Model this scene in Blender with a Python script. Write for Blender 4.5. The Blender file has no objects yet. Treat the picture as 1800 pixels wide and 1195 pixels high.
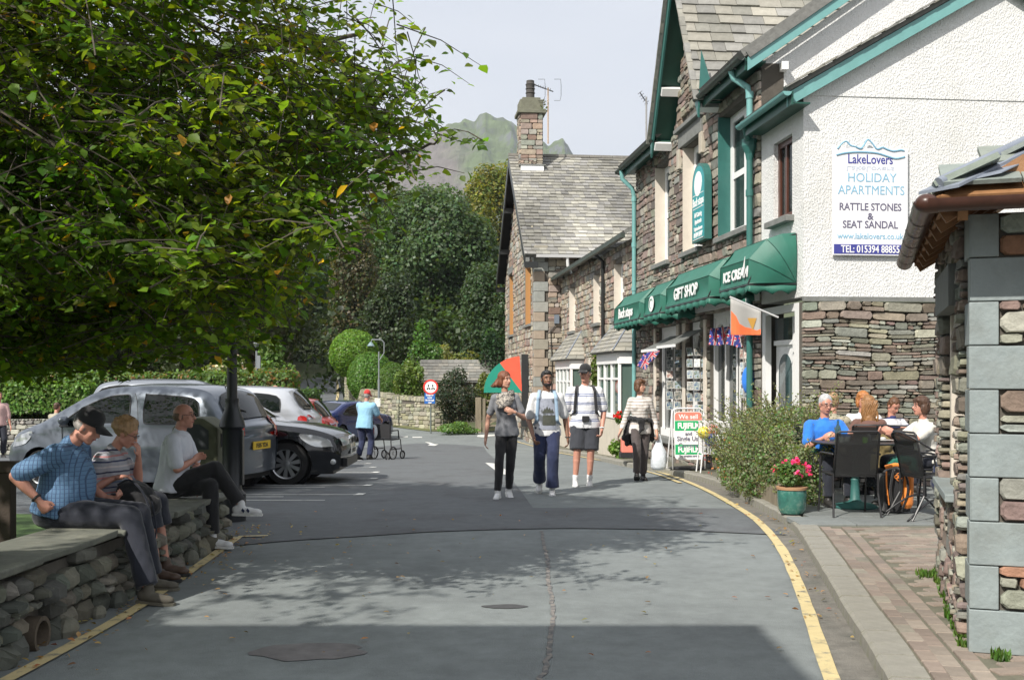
import bpy, bmesh, math, random
import numpy as np
from mathutils import Vector, Matrix, Quaternion, noise
random.seed(7); RNG = np.random.default_rng(7)
R = math.radians
SC = bpy.context.scene
COL = SC.collection
# ---------------------------------------------------------------- camera, sky, sun, exposure
cam_d = bpy.data.cameras.new('camera'); cam = bpy.data.objects.new('camera', cam_d); COL.objects.link(cam)
cam.location = (0, 0, 1.6); cam.rotation_euler = (R(90), 0, 0)
cam_d.sensor_width = 36; cam_d.lens = 38.0; cam_d.shift_y = 62.5 / 1800
cam_d.clip_start = .1; cam_d.clip_end = 9000
SC.camera = cam
SUN_EL = 42.0
sun_h = Vector((-.60, -.80, 0)).normalized()
w = bpy.data.worlds.new('World'); SC.world = w; w.use_nodes = True
wn = w.node_tree.nodes; wl = w.node_tree.links
sky = wn.new('ShaderNodeTexSky'); sky.sky_type = 'NISHITA'; sky.sun_disc = False
sky.sun_elevation = R(SUN_EL); sky.sun_rotation = math.atan2(sun_h.x, sun_h.y) % (2 * math.pi)
sky.air_density = 1.0; sky.dust_density = 3.0; sky.ozone_density = 1.5
tc = wn.new('ShaderNodeTexCoord'); mp = wn.new('ShaderNodeMapping'); mp.inputs['Scale'].default_value = (1.2, 1.2, 4)
nz = wn.new('ShaderNodeTexNoise'); nz.inputs['Scale'].default_value = 1.6; nz.inputs['Detail'].default_value = 6
rp = wn.new('ShaderNodeMapRange'); rp.inputs['From Min'].default_value = .3; rp.inputs['From Max'].default_value = .75
rp.inputs['To Min'].default_value = .70; rp.inputs['To Max'].default_value = .96
mx = wn.new('ShaderNodeMixRGB'); mx.inputs['Color2'].default_value = (6.05, 6.2, 6.55, 1)   # thin high cloud
wl.new(tc.outputs['Generated'], mp.inputs['Vector']); wl.new(mp.outputs['Vector'], nz.inputs['Vector'])
wl.new(nz.outputs['Fac'], rp.inputs['Value']); wl.new(rp.outputs['Result'], mx.inputs['Fac'])
wl.new(sky.outputs['Color'], mx.inputs['Color1']); wl.new(mx.outputs['Color'], wn['Background'].inputs['Color'])
wn['Background'].inputs['Strength'].default_value = .12
sl = bpy.data.lights.new('sun', 'SUN'); so = bpy.data.objects.new('sun', sl); COL.objects.link(so)
sl.energy = 4.6; sl.angle = R(.6); sl.color = (1, .95, .87)
_e = R(SUN_EL)
to_sun = Vector((sun_h.x * math.cos(_e), sun_h.y * math.cos(_e), math.sin(_e)))
so.rotation_euler = (-to_sun).to_track_quat('-Z', 'Y').to_euler(); so.location = (-20, -20, 30)
SC.view_settings.view_transform = 'Standard'; SC.view_settings.look = 'None'
SC.view_settings.gamma = 1; SC.view_settings.use_curve_mapping = False
SC.view_settings.exposure = 0.38
SC.cycles.max_bounces = 6; SC.cycles.transparent_max_bounces = 8
SC.cycles.use_denoising = True
SC.cycles.volume_bounces = 0

# ---------------------------------------------------------------- helpers
def V(*a): return Vector(a)
def P(px, py, Y):                       # photograph pixel + distance -> place in the world
 return Vector(((px - 900) / 1900 * Y, Y, 1.6 - (py - 660) / 1900 * Y))
_GY = [(-60, 0), (12, 0), (16, -.06), (20, -.15), (26, -.42), (32, -.66), (38, -.76), (44, -.70), (50, -.38), (60, .3), (90, 1.25), (130, 2.7), (200, 8), (400, 40), (9000, 40)]
def g(Y):
 for (a, za), (b, zb) in zip(_GY, _GY[1:]):
  if Y <= b: return za + (zb - za) * (Y - a) / (b - a)
 return 40
MATS = {}
def M(name, col=(.5, .5, .5), rough=.6, var=0., vs=4., bump=0., bs=60., attr=False, metal=0., spec=.5, coat=0., stretch=None,
      col2=None, c2s=2., c2lo=.5, c2hi=.65, sheen=0., det=5, bd=.01):
 """procedural material: base colour x noise, an optional second colour in patches, fine relief"""
 if name in MATS: return MATS[name]
 m = bpy.data.materials.new(name); m.use_nodes = True; MATS[name] = m
 n = m.node_tree.nodes; l = m.node_tree.links; b = n['Principled BSDF']
 b.inputs['Roughness'].default_value = rough; b.inputs['Metallic'].default_value = metal
 b.inputs['Specular IOR Level'].default_value = spec; b.inputs['Coat Weight'].default_value = coat
 b.inputs['Sheen Weight'].default_value = sheen
 tc = n.new('ShaderNodeTexCoord'); mp = n.new('ShaderNodeMapping')
 if stretch: mp.inputs['Scale'].default_value = stretch
 l.new(tc.outputs['Object'], mp.inputs['Vector'])
 if attr:
  a = n.new('ShaderNodeAttribute'); a.attribute_name = 'Col'; cur = a.outputs['Color']
 else:
  r_ = n.new('ShaderNodeRGB'); r_.outputs[0].default_value = (*col, 1); cur = r_.outputs[0]
 if col2:
  nz = n.new('ShaderNodeTexNoise'); nz.inputs['Scale'].default_value = c2s; nz.inputs['Detail'].default_value = 8; nz.inputs['Roughness'].default_value = .65
  l.new(mp.outputs[0], nz.inputs['Vector'])
  mr = n.new('ShaderNodeMapRange'); mr.inputs['From Min'].default_value = c2lo; mr.inputs['From Max'].default_value = c2hi
  l.new(nz.outputs['Fac'], mr.inputs['Value'])
  mx = n.new('ShaderNodeMixRGB'); mx.inputs['Color2'].default_value = (*col2, 1)
  l.new(mr.outputs[0], mx.inputs['Fac']); l.new(cur, mx.inputs['Color1']); cur = mx.outputs[0]
 if var:
  nz = n.new('ShaderNodeTexNoise'); nz.inputs['Scale'].default_value = vs; nz.inputs['Detail'].default_value = det; nz.inputs['Roughness'].default_value = .7
  l.new(mp.outputs[0], nz.inputs['Vector'])
  mr = n.new('ShaderNodeMapRange'); mr.inputs['From Min'].default_value = .25; mr.inputs['From Max'].default_value = .75
  mr.inputs['To Min'].default_value = 1 - var; mr.inputs['To Max'].default_value = 1 + var
  l.new(nz.outputs['Fac'], mr.inputs['Value'])
  mu = n.new('ShaderNodeMixRGB'); mu.blend_type = 'MULTIPLY'; mu.inputs['Fac'].default_value = 1
  l.new(cur, mu.inputs['Color1']); l.new(mr.outputs[0], mu.inputs['Color2']); cur = mu.outputs[0]
 l.new(cur, b.inputs['Base Color'])
 if bump:
  nz = n.new('ShaderNodeTexNoise'); nz.inputs['Scale'].default_value = bs; nz.inputs['Detail'].default_value = 4
  l.new(mp.outputs[0], nz.inputs['Vector'])
  bp = n.new('ShaderNodeBump'); bp.inputs['Strength'].default_value = bump; bp.inputs['Distance'].default_value = bd
  l.new(nz.outputs['Fac'], bp.inputs['Height']); l.new(bp.outputs[0], b.inputs['Normal'])
 return m
def leaf_mat(name, trans=.35, rough=.45, gl=.05):
 if name in MATS: return MATS[name]
 m = bpy.data.materials.new(name); m.use_nodes = True; MATS[name] = m
 n = m.node_tree.nodes; l = m.node_tree.links; n.remove(n['Principled BSDF'])
 a = n.new('ShaderNodeAttribute'); a.attribute_name = 'Col'
 d = n.new('ShaderNodeBsdfPrincipled'); d.inputs['Roughness'].default_value = rough; d.inputs['Specular IOR Level'].default_value = .35
 t = n.new('ShaderNodeBsdfTranslucent'); mu = n.new('ShaderNodeMixRGB'); mu.blend_type = 'MULTIPLY'; mu.inputs['Fac'].default_value = 1
 mu.inputs['Color2'].default_value = (2.4, 2.2, .7, 1)
 l.new(a.outputs['Color'], d.inputs['Base Color']); l.new(a.outputs['Color'], mu.inputs['Color1']); l.new(mu.outputs[0], t.inputs['Color'])
 x = n.new('ShaderNodeMixShader'); x.inputs[0].default_value = trans
 l.new(d.outputs[0], x.inputs[1]); l.new(t.outputs[0], x.inputs[2]); l.new(x.outputs[0], n['Material Output'].inputs['Surface'])
 return m
def glass_mat(name, tint=(.02, .025, .025), trans=.35, rough=.03):
 """tinted pane: mirror-like coat over a dark body that lets part of the light through"""
 if name in MATS: return MATS[name]
 m = bpy.data.materials.new(name); m.use_nodes = True; MATS[name] = m
 n = m.node_tree.nodes; l = m.node_tree.links; b = n['Principled BSDF']
 b.inputs['Base Color'].default_value = (*tint, 1); b.inputs['Roughness'].default_value = rough; b.inputs['Specular IOR Level'].default_value = .8
 t = n.new('ShaderNodeBsdfTransparent'); t.inputs['Color'].default_value = (.8, .86, .84, 1)
 x = n.new('ShaderNodeMixShader'); x.inputs[0].default_value = trans
 l.new(b.outputs[0], x.inputs[1]); l.new(t.outputs[0], x.inputs[2]); l.new(x.outputs[0], n['Material Output'].inputs['Surface'])
 return m
def stripes_mat(name, base, bands, axis='Z', rough=.8, var=.06, coord='Object', bump=.2, wob=.03):
 """cloth with bands: list of (from, to, colour) along an object axis"""
 if name in MATS and base is not None: return MATS[name]
 m = M(name, base, rough, var=var, vs=9, bump=bump, bs=90)
 n = m.node_tree.nodes; l = m.node_tree.links; b = n['Principled BSDF']
 cur = b.inputs['Base Color'].links[0].from_socket
 tc = n.new('ShaderNodeTexCoord'); sx = n.new('ShaderNodeSeparateXYZ'); l.new(tc.outputs[coord], sx.inputs[0])
 nz = n.new('ShaderNodeTexNoise'); nz.inputs['Scale'].default_value = 4; l.new(tc.outputs[coord], nz.inputs['Vector'])
 ad = n.new('ShaderNodeMath'); ad.operation = 'MULTIPLY_ADD'; ad.inputs[1].default_value = wob
 l.new(nz.outputs['Fac'], ad.inputs[0]); l.new(sx.outputs[axis], ad.inputs[2])
 for lo, hi, c in bands:
  c_ = n.new('ShaderNodeMath'); c_.operation = 'COMPARE'; c_.inputs[1].default_value = (lo + hi) / 2 + wob / 2; c_.inputs[2].default_value = (hi - lo) / 2
  l.new(ad.outputs[0], c_.inputs[0]); mx = n.new('ShaderNodeMixRGB'); mx.inputs['Color2'].default_value = (*c, 1)
  l.new(c_.outputs[0], mx.inputs['Fac']); l.new(cur, mx.inputs['Color1']); cur = mx.outputs[0]
 l.new(cur, b.inputs['Base Color'])
 return m

ROOTM = {}
def thing(name, label, cat, loc=(0, 0, 0), rz=0., group=None, local=False):
 o = bpy.data.objects.new(name, None); COL.objects.link(o); o.empty_display_size = .2
 o.location = loc; o.rotation_euler = (0, 0, rz)
 o['label'] = label; o['category'] = cat
 if group: o['group'] = group
 if not local: ROOTM[o.name] = (Matrix.Translation(Vector(loc)) @ Matrix.Rotation(rz, 4, 'Z')).inverted()
 return o
def tag(o, label, cat, group=None):
 o['label'] = label; o['category'] = cat
 if group: o['group'] = group
 return o
def link(name, me, parent=None, loc=None, kind=None, label=None):
 o = bpy.data.objects.new(name, me); COL.objects.link(o)
 if parent is not None:
  o.parent = parent
  if parent.name in ROOTM: o.matrix_parent_inverse = ROOTM[parent.name]
 if loc is not None: o.location = loc
 if kind: o['kind'] = kind
 if label: o['label'] = label
 return o
def copy_tree(o, parent=None, pinv=True):
 c = o.copy(); COL.objects.link(c)
 if parent is not None: c.parent = parent
 for ch in list(o.children): copy_tree(ch, c)
 return c

class MB:
 """collects shapes and links them as ONE mesh object"""
 def __init__(s): s.v = []; s.f = []; s.c = []; s.m = []
 def add(s, vs, fs, col=None, mi=0):
  k = len(s.v); s.v.extend([tuple(p) for p in vs])
  for f in fs: s.f.append(tuple(i + k for i in f)); s.c.append(col); s.m.append(mi)
  return s
 def obox(s, c, ax, ay, az, col=None, mi=0):
  c = Vector(c); vs = [c + ax * i + ay * j + az * k for k in (-1, 1) for j in (-1, 1) for i in (-1, 1)]
  s.add(vs, [(0, 2, 3, 1), (4, 5, 7, 6), (0, 1, 5, 4), (2, 6, 7, 3), (0, 4, 6, 2), (1, 3, 7, 5)], col, mi); return s
 def box(s, x0, x1, y0, y1, z0, z1, col=None, mi=0):
  return s.obox(((x0 + x1) / 2, (y0 + y1) / 2, (z0 + z1) / 2), V((x1 - x0) / 2, 0, 0), V(0, (y1 - y0) / 2, 0), V(0, 0, (z1 - z0) / 2), col, mi)
 def bar(s, a, b, w, h=None, up=V(0, 0, 1), col=None, mi=0):
  a = Vector(a); b = Vector(b); d = b - a; L = d.length
  if L < 1e-6: return s
  d /= L; x = d.cross(up)
  if x.length < 1e-4: x = d.cross(V(0, 1, 0))
  x.normalize(); y = x.cross(d); h = h or w
  return s.obox((a + b) / 2, x * (w / 2), d * (L / 2), y * (h / 2), col, mi)
 def tube(s, pts, r, seg=8, caps=True, col=None, closed=False, mi=0, flat=1.):
  pts = [Vector(p) for p in pts]; n = len(pts)
  rs = r if isinstance(r, (list, tuple)) else [r] * n
  rings = []; px = None
  for i in range(n):
   if closed: d = pts[(i + 1) % n] - pts[i - 1]
   else: d = pts[min(i + 1, n - 1)] - pts[max(i - 1, 0)]
   if d.length < 1e-9: d = V(0, 0, 1)
   d.normalize()
   x = px - d * px.dot(d) if px is not None else d.orthogonal()
   if x.length < 1e-5: x = d.orthogonal()
   x.normalize(); px = x; y = d.cross(x)
   rings.append([pts[i] + (x * math.cos(2 * math.pi * k / seg) + y * (flat * math.sin(2 * math.pi * k / seg))) * rs[i] for k in range(seg)])
  vs = [p for q in rings for p in q]; fs = []
  for i in range(n if closed else n - 1):
   a = i * seg; b = ((i + 1) % n) * seg
   for k in range(seg): fs.append((a + k, a + (k + 1) % seg, b + (k + 1) % seg, b + k))
  if caps and not closed: fs.append(tuple(reversed(range(seg)))); fs.append(tuple((n - 1) * seg + k for k in range(seg)))
  return s.add(vs, fs, col, mi)
 def lathe(s, prof, c=(0, 0, 0), seg=20, ax=None, col=None, mi=0, ends=True):
  """prof: (radius, height) pairs; ax: 3x3 matrix turning z to another axis"""
  c = Vector(c); vs = []; fs = []
  for r, h in prof:
   for k in range(seg):
    p = V(r * math.cos(2 * math.pi * k / seg), r * math.sin(2 * math.pi * k / seg), h)
    vs.append(c + (ax @ p if ax else p))
  for i in range(len(prof) - 1):
   for k in range(seg):
    a = i * seg; b = a + seg; fs.append((a + k, a + (k + 1) % seg, b + (k + 1) % seg, b + k))
  if ends and prof[0][0] > 1e-4: fs.append(tuple(reversed(range(seg))))
  if ends and prof[-1][0] > 1e-4: fs.append(tuple((len(prof) - 1) * seg + k for k in range(seg)))
  return s.add(vs, fs, col, mi)
 def ell(s, c, r, rot=None, seg=14, rings=9, col=None, mi=0):
  c = Vector(c); vs = [None]; fs = []
  def q(p):
   p = V(p[0] * r[0], p[1] * r[1], p[2] * r[2]); return c + (rot @ p if rot else p)
  vs = [q((0, 0, -1))]
  for i in range(1, rings):
   t = math.pi * i / rings
   for k in range(seg):
    a = 2 * math.pi * k / seg; vs.append(q((math.sin(t) * math.cos(a), math.sin(t) * math.sin(a), -math.cos(t))))
  vs.append(q((0, 0, 1)))
  for k in range(seg): fs.append((0, 1 + (k + 1) % seg, 1 + k))
  for i in range(rings - 2):
   a = 1 + i * seg; b = a + seg
   for k in range(seg): fs.append((a + k, a + (k + 1) % seg, b + (k + 1) % seg, b + k))
  a = 1 + (rings - 2) * seg
  for k in range(seg): fs.append((a + k, a + (k + 1) % seg, len(vs) - 1))
  return s.add(vs, fs, col, mi)
 def prism(s, poly, off, col=None, mi=0):
  n = len(poly); off = Vector(off); vs = [Vector(p) for p in poly] + [Vector(p) + off for p in poly]
  fs = [tuple(reversed(range(n))), tuple(range(n, 2 * n))] + [(i, (i + 1) % n, n + (i + 1) % n, n + i) for i in range(n)]
  return s.add(vs, fs, col, mi)
 def sheet(s, grid, col=None, mi=0, double=False):
  nr = len(grid); nc = len(grid[0]); vs = [p for r_ in grid for p in r_]
  fs = [(i * nc + j, i * nc + j + 1, (i + 1) * nc + j + 1, (i + 1) * nc + j) for i in range(nr - 1) for j in range(nc - 1)]
  return s.add(vs, fs, col, mi)
 def mesh(s, name, mats, smooth=False, origin=None):
  me = bpy.data.meshes.new(name); vs = s.v
  if origin is not None: vs = [(p[0] - origin[0], p[1] - origin[1], p[2] - origin[2]) for p in vs]
  me.from_pydata(vs, [], s.f)
  for m in (mats if isinstance(mats, (list, tuple)) else [mats]): me.materials.append(m)
  if any(s.m): me.polygons.foreach_set('material_index', s.m)
  if any(c is not None for c in s.c):
   ca = me.color_attributes.new('Col', 'FLOAT_COLOR', 'CORNER'); a = []
   for f, c in zip(s.f, s.c):
    c = c or (.3, .3, .3); a.extend([c[0], c[1], c[2], 1.] * len(f))
   ca.data.foreach_set('color', a)
  if smooth:
   me.polygons.foreach_set('use_smooth', [True] * len(me.polygons))
   if smooth != 'all': me.set_sharp_from_angle(angle=R(40))
  me.update(); return me
 def build(s, name, mats, parent=None, smooth=False, kind=None, label=None, origin=None, bevel=0):
  o = link(name, s.mesh(name, mats, smooth, origin), parent, origin, kind, label)
  if bevel:
   b = o.modifiers.new('bevel', 'BEVEL'); b.width = bevel; b.segments = 2; b.limit_method = 'ANGLE'
  return o

def text(s, size, pos, xdir, ydir, mat, parent, name='lettering', bold=.0, align='CENTER', sx=1., shear=0., ext=.002, space=1., flip=False):
 """flat lettering at a place, as a mesh"""
 cu = bpy.data.curves.new(name, 'FONT'); cu.body = s; cu.size = size; cu.offset = bold; cu.align_x = align; cu.extrude = ext; cu.shear = shear; cu.space_character = space
 cu.resolution_u = 3
 t = bpy.data.objects.new('tmp', cu); COL.objects.link(t)
 bpy.context.view_layer.update()
 me = bpy.data.meshes.new_from_object(t.evaluated_get(bpy.context.evaluated_depsgraph_get()))
 bpy.data.objects.remove(t); bpy.data.curves.remove(cu)
 xd = Vector(xdir).normalized(); yd = Vector(ydir).normalized(); zd = xd.cross(yd)
 n = len(me.vertices); co = np.empty(n * 3); me.vertices.foreach_get('co', co); co = co.reshape(-1, 3)
 out = np.array(pos)[None] + co[:, :1] * sx * np.array(xd)[None] + co[:, 1:2] * np.array(yd)[None] + co[:, 2:3] * np.array(zd)[None]
 me.vertices.foreach_set('co', out.ravel()); me.materials.clear(); me.materials.append(mat); me.update()
 return link(name, me, parent)

# ---- leaves and leaf clumps as one mesh
def leaves(name, pos, nrm, size, cols, mat, parent=None, kind=None, shape='leaf', asp=.62, tilt=None, label=None):
 """pos (N,3), nrm (N,3), size (N,), cols (N,3): one mesh of N folded leaves"""
 N = len(pos); nrm = nrm / (np.linalg.norm(nrm, axis=1, keepdims=True) + 1e-9)
 rnd = RNG.normal(size=(N, 3)) if tilt is None else tilt
 x = np.cross(nrm, rnd); x /= (np.linalg.norm(x, axis=1, keepdims=True) + 1e-9); y = np.cross(nrm, x)
 s = size[:, None]
 if shape == 'leaf':      # stem end, two sides, tip: folded along the midrib
  pts = [(-.5, 0, 0), (-.12, asp * .5, .10), (.22, asp * .38, .08), (.55, 0, -.06), (.22, -asp * .38, .08), (-.12, -asp * .5, .10), (0.02, 0, 0)]
  faces = [(0, 6, 1), (6, 2, 1), (6, 3, 2), (0, 5, 6), (6, 5, 4), (6, 4, 3)]
 elif shape == 'quad':
  pts = [(-.5, -.1, 0), (0, -.45, .1), (.5, .05, 0), (.1, .5, .08)]; faces = [(0, 1, 2), (0, 2, 3)]
 else:                    # tri
  pts = [(-.45, -.3, 0), (.5, -.1, .1), (-.1, .5, 0)]; faces = [(0, 1, 2)]
 k = len(pts)
 vs = np.empty((N, k, 3))
 for i, (a, b, c) in enumerate(pts): vs[:, i] = pos + s * (a * x + b * y + c * nrm)
 F = np.array(faces); nf = len(F)
 idx = (np.arange(N)[:, None, None] * k + F[None]).reshape(-1)
 me = bpy.data.meshes.new(name); me.vertices.add(N * k); me.vertices.foreach_set('co', vs.reshape(-1))
 me.loops.add(len(idx)); me.loops.foreach_set('vertex_index', idx.astype(np.int32))
 me.polygons.add(N * nf); me.polygons.foreach_set('loop_start', np.arange(0, N * nf * 3, 3, dtype=np.int32))
 ca = me.color_attributes.new('Col', 'FLOAT_COLOR', 'CORNER')
 c4 = np.ones((N, nf * 3, 4)); c4[:, :, :3] = np.clip(cols, 0, 1)[:, None, :]; ca.data.foreach_set('color', c4.reshape(-1))
 me.materials.append(mat); me.update(); me.validate()
 return link(name, me, parent, kind=kind, label=label)

def vary(base, n, amt=.25, hue=.1):
 b = np.array(base)[None] * (1 + RNG.normal(size=(n, 1)) * amt).clip(.35, 1.9)
 return b * (1 + RNG.normal(size=(n, 3)) * hue).clip(.5, 1.6)

# ---- wall in its own plane: u along, z up, d outward
class Pl:
 def __init__(s, O, U, N): s.O = Vector(O); s.U = Vector(U).normalized(); s.N = Vector(N).normalized(); s.Z = V(0, 0, 1)
 def pt(s, u, v, d=0.): return s.O + s.U * u + s.Z * v + s.N * d
 def box(s, mb, u0, u1, v0, v1, d0, d1, col=None, mi=0):
  return mb.obox(s.pt((u0 + u1) / 2, (v0 + v1) / 2, (d0 + d1) / 2), s.U * ((u1 - u0) / 2), s.N * ((d1 - d0) / 2), s.Z * ((v1 - v0) / 2), col, mi)
 def poly(s, mb, pts, d0, d1, col=None, mi=0):
  return mb.prism([s.pt(u, v, d0) for u, v in pts], s.N * (d1 - d0), col, mi)
def wall_cells(mb, pl, u0, u1, v0, v1, holes, d0=-.3, d1=0.):
 us = sorted({u0, u1, *[h[0] for h in holes], *[h[1] for h in holes]}); us = [u for u in us if u0 <= u <= u1]
 vs = sorted({v0, v1, *[h[2] for h in holes], *[h[3] for h in holes]}); vs = [v for v in vs if v0 <= v <= v1]
 for a, b in zip(us, us[1:]):
  run = None
  for c, d in zip(vs, vs[1:]):
   m = ((a + b) / 2, (c + d) / 2); hole = any(h[0] < m[0] < h[1] and h[2] < m[1] < h[3] for h in holes)
   if hole:
    if run: pl.box(mb, a, b, run[0], run[1], d0, d1); run = None
   else: run = (run[0], d) if run else (c, d)
  if run: pl.box(mb, a, b, run[0], run[1], d0, d1)
PAL_SHOP = [(.20, .155, .13), (.24, .18, .148), (.165, .135, .118), (.21, .20, .165), (.26, .24, .195), (.18, .185, .16), (.22, .165, .135), (.28, .26, .21)]
PAL_CAFE = [(.21, .20, .155), (.25, .23, .17), (.185, .145, .118), (.21, .16, .13), (.18, .19, .16), (.23, .24, .21), (.29, .285, .24), (.16, .14, .11)]
PAL_FAR = [(.30, .25, .19), (.34, .29, .22), (.26, .22, .18), (.33, .31, .26), (.28, .20, .16), (.27, .27, .24)]
PAL_DRY = [(.12, .12, .095), (.155, .15, .115), (.10, .105, .085), (.19, .18, .14), (.13, .12, .09), (.085, .09, .075)]
CAMP = Vector((0, 0, 1.6))
def stone_geo(pts, depth, pl, lift, cr):
 """one rubble stone: outline pts (u,v), a worn edge and a slightly tilted face"""
 n = len(pts); cu = sum(p[0] for p in pts) / n; cv = sum(p[1] for p in pts) / n
 ru = max(p[0] for p in pts) - cu; rv = max(p[1] for p in pts) - cv
 e = min(ru, rv) * cr; tu = random.uniform(-.12, .12); tv = random.uniform(-.15, .15)
 vs = []
 for u, v in pts: vs.append(pl.pt(u, v, -.02))
 for u, v in pts: vs.append(pl.pt(u, v, lift + depth * .45 + random.uniform(-.004, .004)))
 for u, v in pts:
  a = u - cu; b = v - cv; L = math.hypot(a, b) + 1e-6; k = max(0, 1 - e / L)
  vs.append(pl.pt(cu + a * k, cv + b * k, lift + depth + a * tu * .5 + b * tv + random.uniform(-.003, .003)))
 fs = [(i, (i + 1) % n, n + (i + 1) % n, n + i) for i in range(n)] + [(n + i, n + (i + 1) % n, 2 * n + (i + 1) % n, 2 * n + i) for i in range(n)] + [tuple(2 * n + i for i in range(n))]
 c = pl.pt(cu, cv, 0)
 return c, vs, fs
def stone_wall(parent, pl, u0, u1, vtop, holes, rows=(.07, .17), asp=(1.2, 3.2), pal=PAL_SHOP, depth=.035, nind=120, mat=None, v0=0., gap=.008,
               split=.35, cr=.35, wave=.03, bright=1., umin=None, name='stone'):
 vf = vtop if callable(vtop) else (lambda u: vtop); vmax = max(vf(u0 + (u1 - u0) * k / 30) for k in range(31))
 S = []; v = v0
 while v < vmax - .02:
  h = random.uniform(*rows)
  if v + h > vmax - .04: h = vmax - v
  blocks = sorted([(a, b) for a, b, c, d in holes if c - .3 * h < v + h / 2 < d + .3 * h]); segs = []; x = u0
  for a, b in blocks:
   if a > x: segs.append((x, min(a, u1)))
   x = max(x, b)
  if x < u1: segs.append((x, u1))
  for a, b in segs:
   x = a
   while x < b - .01:
    ww = h * random.uniform(*asp)
    if b - (x + ww) < h * .7: ww = b - x
    ms = [(v, v + h)]
    if random.random() < split and h > rows[0] * 1.15:
     k = random.choice((2, 2, 3)) if h > .12 else 2
     cuts = sorted([v] + [v + h * (q + random.uniform(-.12, .12)) / k for q in range(1, k)] + [v + h]); ms = list(zip(cuts, cuts[1:]))
    for c, d in ms:
     cells = [(x, x + ww)]
     if len(ms) > 1 and random.random() < .4:
      q = x + ww * random.uniform(.3, .7); cells = [(x, q), (q, x + ww)]
     for e, f in cells:
      if d > vf((e + f) / 2) + .02 or f - e < .015: continue
      gg = gap * random.uniform(.5, 1.4); p = []
      cx = min((f - e) * .22, .03) * random.uniform(.4, 1.2); cy = (d - c) * random.uniform(.15, .38)
      for uu, vv in ((e + cx, c), (f - cx * random.uniform(.3, 1.3), c), (f, c + cy), (f, d - cy * random.uniform(.4, 1.2)), (f - cx, d), (e + cx * random.uniform(.3, 1.4), d), (e, d - cy), (e, c + cy * random.uniform(.4, 1.2))):
       uu += gg * (1 if uu < (e + f) / 2 else -1) ; vv += gg * .8 * (1 if vv < (c + d) / 2 else -1)
       vv2 = vv + wave * (noise.noise(V(uu * 1.1, vv * .9, 3)) if wave else 0) + random.uniform(-.003, .003)
       p.append((min(max(uu, u0), u1), vv2))
      S.append(p)
    x += ww
  v += h
 it = []
 for p in S:
  c, vs, fs = stone_geo(p, depth * random.uniform(.55, 1.25), pl, 0, cr)
  k = random.choice(pal); q = random.uniform(.72, 1.28) * bright; col = tuple(min(1, x * q * random.uniform(.95, 1.05)) for x in k)
  sz = (vs[len(p)] - vs[len(p) + len(p) // 2]).length / (c - CAMP).length
  it.append((-sz, c, vs, fs, col))
 it.sort(key=lambda t: t[0])
 mat = mat or M('rubble_stone', attr=True, rough=.85, var=.34, vs=11, bump=.8, bs=40)
 rest = MB()
 for i, (sz, c, vs, fs, col) in enumerate(it):
  if i < nind:
   mb = MB(); mb.add(vs, fs, col); mb.build(name, mat, parent, origin=c)
  else: rest.add(vs, fs, col)
 if rest.v: rest.build(name, mat, parent, kind='stuff')
 return len(it)
def slates(parent, O, U, S, nu, ns, wu, ls, mat, pal, nind=150, inside=None, lift=.006, name='slate', thick=.012, fade=.2):
 """overlapping slates: O at the eave, U along it, S up the slope"""
 U = Vector(U).normalized(); S = Vector(S).normalized(); N = U.cross(S)
 if N.z < 0: N = -N
 it = []
 for j in range(ns):
  wj = wu * random.uniform(.9, 1.1); off = random.uniform(0, wj); u = -off; s0 = j * ls
  while u < nu * wu:
   ww = wj * random.uniform(.7, 1.35)
   a = max(u, 0); b = min(u + ww, nu * wu)
   if b - a > wu * .12 and (inside is None or inside((a + b) / 2, s0 + ls / 2)):
    g_ = .004; lo = s0 - random.uniform(0, .012); hi = s0 + ls * 1.35; t = thick * random.uniform(.8, 1.5)
    ps = []
    for q, (uu, ss, dd) in enumerate(((a + g_, lo, lift + t * 2.2), (b - g_, lo + random.uniform(-.008, .008), lift + t * 2.2), (b - g_, hi, lift), (a + g_, hi, lift))):
     ps.append(Vector(O) + U * uu + S * ss + N * dd)
    lowr = [p + N * (-t * 1.6) for p in ps]
    vs = lowr + ps; fs = [(4, 5, 6, 7), (0, 1, 5, 4), (1, 2, 6, 5), (3, 0, 4, 7), (0, 3, 2, 1)]
    k = random.choice(pal); w_ = 1 + fade * noise.noise(V(a * .5, s0 * .35, 1.7)) * 2; q_ = random.uniform(.82, 1.18) * w_
    c = sum(ps, V(0, 0, 0)) / 4
    it.append((ww / (c - CAMP).length * -1, c, vs, fs, tuple(x * q_ for x in k)))
   u += ww
 it.sort(key=lambda t: t[0]); rest = MB()
 for i, (_, c, vs, fs, col) in enumerate(it):
  if i < nind: mb = MB(); mb.add(vs, fs, col); mb.build(name, mat, parent, origin=c)
  else: rest.add(vs, fs, col)
 if rest.v: rest.build(name, mat, parent, kind='stuff')
def pane_mat(): return glass_mat('window_glass', (.03, .04, .042), .5)
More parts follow.
